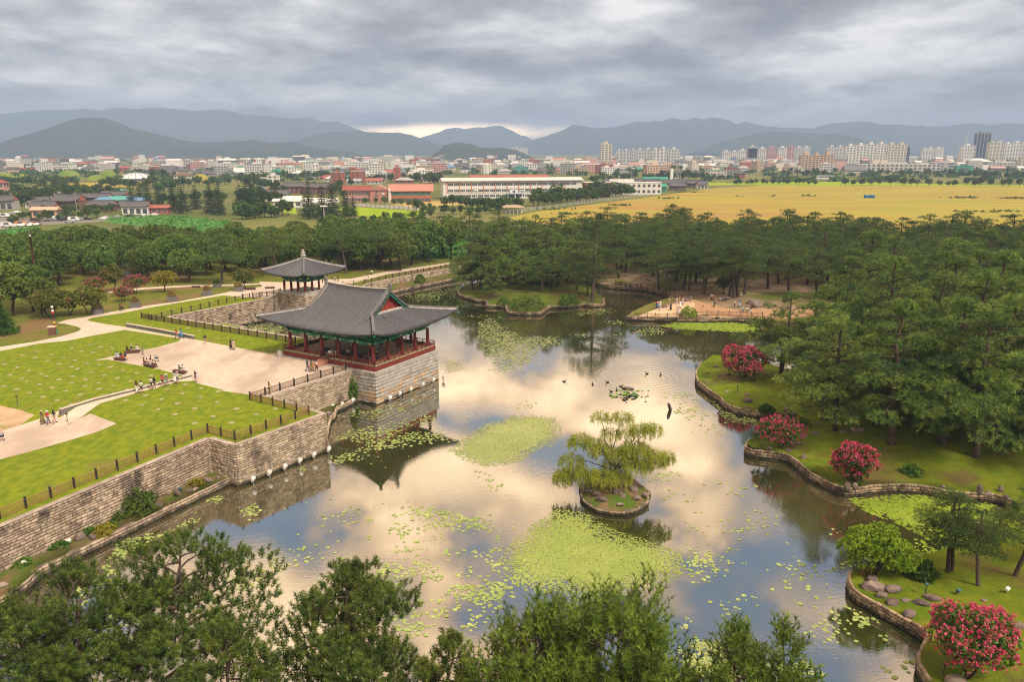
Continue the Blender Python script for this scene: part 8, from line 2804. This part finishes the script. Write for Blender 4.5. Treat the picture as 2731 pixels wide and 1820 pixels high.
# ------------------------------------------------------------------ trees of the plain
def plain_trees():
 r=random.Random(55)
 fars=[broad_proto(700+i,7.5+i,4.2,.22,330,T_FAR,.85,('bark_g','leaf_far'),1,.8,8)for i in range(4)]
 rows=[
  # crop, line, number, scale, group text
  ('C',[(400,1010),(560,1000),(760,975),(940,960),(1080,935),(1300,915)],22,.95,'row between the long white building and the meadow'),
  ('C',[(450,985),(800,950),(1050,925)],12,1.0,'rear row of trees beside the long white building'),
  ('B',[(1800,1010),(1950,1020),(2100,1035),(2300,1050)],9,.8,'clump of trees before the long white building'),
  ('B',[(1700,1040),(1400,1000),(1050,990)],8,.45,'low trees along the brick hall wall'),
  ('B',[(1790,935),(2200,935)],8,.42,'small trees at the foot of the long white building'),
  ('C',[(20,1050),(120,1060),(320,1010)],6,.8,'trees round the small white shelter'),
  ('E',[(10,735),(500,730),(700,738)],16,.62,'left half of the row beyond the golden meadow'),
  ('E',[(880,735),(1300,738),(1500,738),(1900,742),(2353,745)],20,.82,'right half of the row beyond the golden meadow'),
  ('E',[(1000,650),(1350,655),(1700,660)],9,.95,'trees in front of the long grey office'),
  ('E',[(1750,665),(2000,680),(2353,680)],10,.95,'trees near the right edge offices'),
  ('E',[(400,655),(600,665),(780,668)],8,.95,'trees beside the green netted yard'),
  ('C',[(900,800),(1100,790),(1300,770),(1700,760),(1950,780)],18,1.0,'trees behind the tiled houses at the meadow edge'),
  ('C',[(1600,690),(1760,690),(1250,650),(1000,640)],8,1.1,'trees among the middle town houses'),
  ('B',[(0,800),(200,790),(500,770),(850,760),(1100,760)],20,1.0,'trees between the town and the tiled halls'),
  ('B',[(0,860),(150,930),(800,850),(1000,830)],9,.8,'trees round the long brown halls'),
  ('B',[(1640,800),(1700,810),(1760,790)],4,1.3,'trees at the left end of the long white building'),
  ('A',[(0,830),(250,820),(500,815),(700,830)],16,.95,'dark trees before the burial mounds at left'),
  ('A',[(480,870),(600,860),(330,850),(400,850)],5,.8,'single trees on the left meadow'),
  ('A',[(100,930),(400,960),(700,900),(1000,900)],14,.95,'trees behind the car park houses'),
  ('A',[(0,1000),(250,1010),(330,960)],8,.85,'trees at the left edge above the cars'),
  ('A',[(60,1190),(230,1120),(330,1110),(560,1080),(800,1060),(1050,1060)],16,.52,'small trees among the parked cars'),
  ('A',[(1400,900),(1600,850),(1750,820),(1900,830),(2100,800),(2353,790)],18,.95,'trees behind the tall cedars'),
  ('A',[(800,740),(1040,760),(1100,740),(1500,760)],7,1.1,'dark trees beside the white dome'),
  ('A',[(1450,1000),(1700,960),(2050,960)],8,.7,'light trees between the tall cedars'),
  ('A',[(2150,1130),(2353,1110)],6,.8,'bushes before the right cedars'),('B',[(0,1090),(250,1110),(430,1090)],8,.8,'bushes left of the cedar clump'),
  ('B',[(1050,1150),(1350,1150),(1620,1120),(1720,1120)],8,.5,'low bushes in front of the rice field'),
 ]
 rows+=[('B',[(0,830),(200,850),(330,870)],9,.95,'trees left of the brown halls'),('B',[(760,905),(880,880),(890,960)],6,.8,'trees between the brown halls and brick hall'),('B',[(800,800),(1100,790),(1600,790),(1750,800)],16,.9,'trees behind the brick hall'),
  ('B',[(0,950),(200,990),(330,960)],8,.9,'trees beside the greenhouses'),('A',[(2150,1000),(2353,960)],6,.9,'trees behind the right cedars'),('A',[(900,830),(1200,860),(1400,850)],9,.9,'trees below the white dome'),('A',[(560,940),(760,960),(1080,940)],9,.9,'trees round the car park houses'),
  ('B',[(1500,1060),(1720,1075),(2000,1085),(2300,1075)],10,.6,'bushes before the school yard'),('A',[(350,1150),(700,1120),(900,1110)],8,.5,'bushes along the car park edge')]
 for c,line,n,s,where in rows:
  L=[0]
  for p,q in zip(line[:-1],line[1:]):
   L.append(L[-1]+math.hypot(q[0]-p[0],q[1]-p[1]))
  pts=[]
  for i in range(n):
   t=(i+r.uniform(.2,.8))/n*L[-1]
   k=max(j for j in range(len(L))if L[j]<=t)
   k=min(k,len(line)-2)
   f=(t-L[k])/(L[k+1]-L[k])
   a=line[k][0]+(line[k+1][0]-line[k][0])*f
   b=line[k][1]+(line[k+1][1]-line[k][1])*f+r.uniform(-4,4)
   pts.append(at(c,a,b,GZ))
  pts.sort(key=lambda p:p[0]/p[1])
  for i,(x,y)in enumerate(pts):
   sc=s*r.uniform(.8,1.2)
   kd='street_tree' if c in 'CE' else('field_tree' if s>.6 else 'small_tree')
   put_tree(kd,fars[r.randrange(4)],x,y,GZ,sc,r.uniform(0,6.28),f'green tree, {nth(i)} from left, {where}','tree',where,r.uniform(.85,1.1))
 # woods of the town too far to count
 nr=np.random.default_rng(4)
 P=[]
 for i in range(620):
  a,b=r.uniform(-150,2500),r.uniform(370,404)if r.random()<.75 else r.uniform(404,418)
  x,y=gpx(a*1.16064,b*1.16064,GZ)
  if y>4000 or(b>404 and 980<a<1500):
   continue
  R_=r.uniform(4,9)
  n=26
  u=nr.normal(size=(n,3))
  u/=np.linalg.norm(u,axis=1)[:,None]
  u[:,2]=np.abs(u[:,2])
  P.append(np.array([[x,y,GZ]])+u*np.array([R_*1.5,R_,R_*.9])*nr.uniform(.6,1,n)[:,None])
 P=np.concatenate(P)
 V,F=scatter(T_FAR,P,nr.normal(size=P.shape)+np.array([0,-.3,1.0]),nr.uniform(1.8,3.6,len(P)),nr)
 tag(obj('distant_trees',mesh_np('distant_trees',V,F,M['leaf_far'])),'far off trees scattered through the town under the hills','trees',None,'stuff')
 # rank grass and bushes dotted over the meadow
 P=[]
 for a,b,n,sx in((610,822,30,3.0),(1870,838,60,6.0),(2300,843,60,7.0),(40,825,8,1),(340,826,8,1),(2100,950,50,12)):
  x,y=at('E',a,b,GZ)
  P.append(np.array([[x,y,GZ+.2]])+nr.normal(size=(n,3))*np.array([sx,2.5,.25]))
 for a,b,n,sx in((1210,1003,40,4),(1620,940,30,4),(740,1080,40,4),(1750,885,40,8),(1400,880,40,10),(1200,1100,30,3),(550,1040,30,8),(2200,800,40,14)):
  x,y=at('C',a,b,GZ)
  P.append(np.array([[x,y,GZ+.2]])+nr.normal(size=(n,3))*np.array([sx,2.5,.25]))
 P=np.concatenate(P)
 V,F=scatter(T_FAR,P,nr.normal(size=P.shape)*.5+np.array([0,0,1.0]),nr.uniform(.7,1.5,len(P)),nr)
 tag(obj('meadow_scrub',mesh_np('meadow_scrub',V,F,M['leaf_far'])),'tufts of green scrub on the golden meadow','scrub',None,'stuff')
 # lotus leaves of the fields
 P=[]
 for key,gap in(('lotus',2.6),('lotus2',2.2),('lotus3',1.5)):
  poly=arr(key)
  lo,hi=poly.min(0),poly.max(0)
  n=int((hi[0]-lo[0])*(hi[1]-lo[1])/gap**2)
  p=np.column_stack([nr.uniform(lo[0],hi[0],n),nr.uniform(lo[1],hi[1],n)])
  p=p[inside(p,poly)]
  P.append(np.column_stack([p,GZ+nr.uniform(.3,.9,len(p))]))
 P=np.concatenate(P)
 V,F=scatter(T_LEAF,P,nr.normal(size=P.shape)*.4+np.array([0,0,1.0]),nr.uniform(1.2,2.4,len(P)),nr)
 tag(obj('lotus_leaves',mesh_np('lotus_leaves',V,F,M['lotus'])),'broad leaves filling the lotus fields beyond the grove','lotus leaves',None,'stuff')
plain_trees()
# ------------------------------------------------------------------ cars, poles, ball fences
def car_mesh(L=4.4,H=1.45,van=False):
 w=.88
 prof=[(-L/2,.35),(-L/2,.80),(-L/2+.25,.95),(-L*.30,1.0),(-L*.18,H),(L*.20,H),(L*.36,.98),(L/2-.1,.85),(L/2,.45),(L/2,.30),(-L/2,.30)]
 if van:
  prof=[(-L/2,.35),(-L/2,H-.1),(-L/2+.15,H),(L*.28,H),(L*.40,1.15),(L/2,1.0),(L/2,.35)]
 n=len(prof)
 V=[(x,-w,z)for x,z in prof]+[(x,w,z)for x,z in prof]
 for i,(x,z)in enumerate(prof):
  if z>1.05:
   V[i]=(x,-w*.82,z)
   V[i+n]=(x,w*.82,z)
 F=[tuple(range(n)),tuple(range(2*n-1,n-1,-1))]+[(i,i+n,(i+1)%n+n,(i+1)%n)for i in range(n)]
 body=MB().add(V,F)
 gl=MB()
 for s in(-1,1):
  y=s*w*.93
  gl.add([(-L*.26,y,1.02),(L*.30,y,1.02),(L*.18,s*w*.85,H-.08),(-L*.16,s*w*.85,H-.08)],[(0,1,2,3)])
 gl.add([(L*.355,-w*.8,1.0),(L*.355,w*.8,1.0),(L*.215,w*.76,H-.05),(L*.215,-w*.76,H-.05)],[(0,1,2,3)])
 gl.add([(-L*.315,-w*.8,1.02),(-L*.315,w*.8,1.02),(-L*.195,w*.76,H-.05),(-L*.195,-w*.76,H-.05)],[(0,1,2,3)])
 gl.v=[(x*1.01,y*1.01,z+.01)for x,y,z in gl.v]
 wh=MB().tube([(0,-.1,0),(0,.1,0)],.33,12)
 return body.mesh('body',M['white']),gl.mesh('windows',M['glass']),wh.mesh('wheel',M['dark'])
def cars():
 C={False:car_mesh(),True:car_mesh(5.0,2.1,True)}
 spec=[(70,425,'white',0,0),(150,410,'grey',0,.1),(255,385,'white',0,.2),(60,445,'white',1,0),(225,590,'white',0,.05),(110,590,'white',1,0),(320,570,'orange',1,0),(450,580,'navy',0,0),(540,575,'red',1,1.5),(520,500,'black',0,0),(640,495,'white',0,.1),(760,490,'grey',0,0),(870,488,'white',1,0),(1045,530,'grey',0,.3),(1105,500,'white',1,.1),(1170,490,'grey',0,0),
   (1300,485,'black',0,0),(1555,480,'white',0,.3),(1590,465,'grey',0,.3),(1760,455,'grey',0,.25),(1940,440,'black',0,.2),(2170,435,'white',0,.1),(2310,425,'white',0,.1),(950,500,'black',1,0)]
 cn=dict(white=(.70,.70,.70),grey=(.30,.31,.32),black=(.03,.03,.035),navy=(.05,.05,.09),red=(.25,.03,.03),orange=(.5,.2,.05))
 cnt={}
 for a,b,c,van,rz in spec:
  x,y=at('W',a,b,GZ)
  k=(c,van)
  i=cnt[k]=cnt.get(k,-1)+1
  t=thing('parked_van' if van else 'parked_car',f'{c} {"van" if van else "car"} in the car park at left, {nth(i)} {c} one in the row','van' if van else 'car',(x,y,GZ),rz,'vehicles parked at the left')
  B_,G_,W_=C[bool(van)]
  obj('body',B_,t,mats=[flat('car_'+c,cn[c],.35)])
  obj('windows',G_,t)
  for sx in(-1.35,1.4):
   for sy in(-.82,.82):
    obj('wheel',W_,t,(sx,sy,.33))
 # bus at the tree row, low white gatehouse, glasshouses
 x,y=at('E',755,690,GZ)
 t=thing('parked_bus','white bus between trees beyond the golden meadow','bus',(x,y,GZ))
 MB().box(-10,10,-1.8,1.8,.6,4.8).build('body',M['white'],t)
 MB().box(-9.6,9.6,-1.86,-1.81,2.6,4.2).build('window_band',M['glass'],t)
 for sx in(-6,6):
  MB().tube([(sx,-1.9,.6),(sx,1.9,.6)],.6,10).build('wheel',M['dark'],t)
 x,y=at('B',405,1020,GZ)
 building(x,y,.05,17,6,4,1,4,'white','white','gable','small white gatehouse beside the rice field',rh=1.2)
 for a,b,w,lb in((345,965,28,'white plastic tunnel greenhouse behind the gatehouse'),(700,985,22,'white plastic tunnel greenhouse between the cedar clump trees')):
  x,y=at('B',a,b,GZ)
  t=thing('greenhouse',lb,'greenhouse',(x,y,GZ),.03)
  k=8
  V=[(sx*w/2,4*math.cos(q*math.pi/k),3.6*math.sin(q*math.pi/k))for sx in(-1,1)for q in range(k+1)]
  F=[(i,i+1,k+2+i,k+1+i)for i in range(k)]+[tuple(range(k,-1,-1)),tuple(range(k+1,2*k+2))]
  MB().add(V,F).build('film',M['white'],t)
  for i in range(6):
   xx=-w/2+w*i/5
   MB().tube([(xx,4.05*math.cos(q*math.pi/8),3.65*math.sin(q*math.pi/8))for q in range(9)],.10,4).build('hoop',M['grey'],t)
 # poles
 P=[('C',1055,830,14),('C',1290,800,24),('C',1205,800,12),('E',878,745,15),('E',1497,740,17),('E',370,735,12),('E',195,738,11),('B',383,890,22),('B',560,870,14),('A',2120,900,12),('E',720,690,12),('E',2145,690,22),('E',2240,690,22),('W',1155,410,12),('W',190,330,10),('A',1985,830,12)]
 P.sort(key=lambda q:CROP[q[0]][0]+q[1]/CROP[q[0]][2])
 cnt={}
 for i,(c,a,b,h)in enumerate(P):
  x,y=at(c,a,b,GZ)
  k='C' if c in 'BC' else 'E' if c=='E' else 'A'
  cnt[k]=cnt.get(k,-1)+1
  t=thing('utility_pole',f'thin pale pole, {nth(cnt[k])} from left, {"near the long white building and brown halls" if c in "BC" else "by the tree row beyond the golden meadow" if c == "E" else "by the car park at left"}','pole',(x,y,GZ),0,'poles on the plain')
  MB().tube([(0,0,0),(0,0,h)],[.22,.14],6).build('shaft',M['grey'],t)
  MB().box(-1.0,1.0,-.08,.08,h-.9,h-.7).build('cross_arm',M['grey'],t)
 for i,a in enumerate((535,600,665,745,830,915,1100,1190)):
  x,y=at('E',a,640,GZ)
  t=thing('net_pole',f'tall dark pole of the green practice net, {nth(i)} from the left','pole',(x,y,GZ))
  MB().tube([(0,0,0),(0,0,26)],.22,5).build('shaft',M['dark'],t)
  MB().box(-.5,.5,-.5,.5,25.5,26.2).build('cap',M['dark'],t)
 # ball fence beside the meadow and low wall by the rice field
 t=thing('fence','pale mesh fence running beside the golden meadow to the shelter','fence')
 L=[at('C',a,b,GZ)for a,b in((300,1062),(560,1030),(900,980),(1200,945),(1450,915))]
 pk=MB()
 for p,q in zip(L[:-1],L[1:]):
  p,q=Vector((*p,GZ)),Vector((*q,GZ))
  n=max(2,int((q-p).length/5))
  for k in range(n):
   a=p.lerp(q,k/n)
   b=p.lerp(q,(k+1)/n)
   pk.box(a.x-.10,a.x+.10,a.y-.10,a.y+.10,GZ,GZ+2.2)
   for zz in(.3,.9,1.5,2.1):
    pk.bar(a+Vector((0,0,zz)),b+Vector((0,0,zz)),.08,.10)
 tag(pk.build('mesh_panel',M['pale_metal'],t),kind='stuff')
 t=thing('boundary_wall','long white low wall between the rice field and the brick hall','wall')
 p,q=Vector((*at('B',985,1008,GZ),GZ)),Vector((*at('B',1570,1042,GZ),GZ))
 n=14
 for k in range(n):
  a,b=p.lerp(q,k/n),p.lerp(q,(k+1)/n-.002)
  MB().bar(a+Vector((0,0,.8)),b+Vector((0,0,.8)),.3,1.7).build('wall_panel',M['white'],t)
  MB().box(a.x-.25,a.x+.25,a.y-.25,a.y+.25,GZ,GZ+2.0).build('pillar',M['grey'],t)
 # white rings: lamp standards with round heads beside the school yard
 for c,a,b,lb in(('B',2080,985,'white lamp standard at the left of the school yard trees'),('C',312,985,'white lamp standard by the trees near the shelter'),('B',725,1170,'white headed lamp standard beyond the grove')):
  x,y=at(c,a,b,GZ)
  t=thing('lamp_standard',lb,'lamp',(x,y,GZ))
  MB().tube([(0,0,0),(0,0,8.5)],.14,6).build('post',M['white'],t)
  for k in range(5):
   q=k*1.257
   MB().lathe([(.1,-.3),(.6,-.1),(.55,.2),(.1,.3)],8,0,(math.cos(q)*1.3,math.sin(q)*1.3,8.4)).build('lamp_head',M['white'],t)
  MB().lathe([(1.35,8.3),(1.45,8.3),(1.45,8.5),(1.35,8.5)],14).build('ring',M['white'],t)
M['pale_metal']=mat('pale_metal',(.42,.43,.44),None,rough=.6)
cars()
# ------------------------------------------------------------------ air
def haze():
 m=bpy.data.materials.new('haze_air')
 m.use_nodes=True
 T=NT(m.node_tree)
 out=T.new('ShaderNodeOutputMaterial')
 v=T.new('ShaderNodeVolumePrincipled')
 v.inputs['Color'].default_value=(.45,.64,1.0,1)
 v.inputs['Density'].default_value=HAZE
 v.inputs['Anisotropy'].default_value=0.0
 T.link(v.outputs[0],out.inputs['Volume'])
 mb=MB().box(-9600,9600,-70,12600,-4,520)
 o=mb.build('haze',m)
 tag(o,'thin pale haze filling the air over the plain and hills','haze',None,'stuff')
 return o
HAZE=0.00017
haze()
for me_ in bpy.data.meshes:
 if me_.users==0:
  bpy.data.meshes.remove(me_)
print('objects',len(bpy.data.objects))
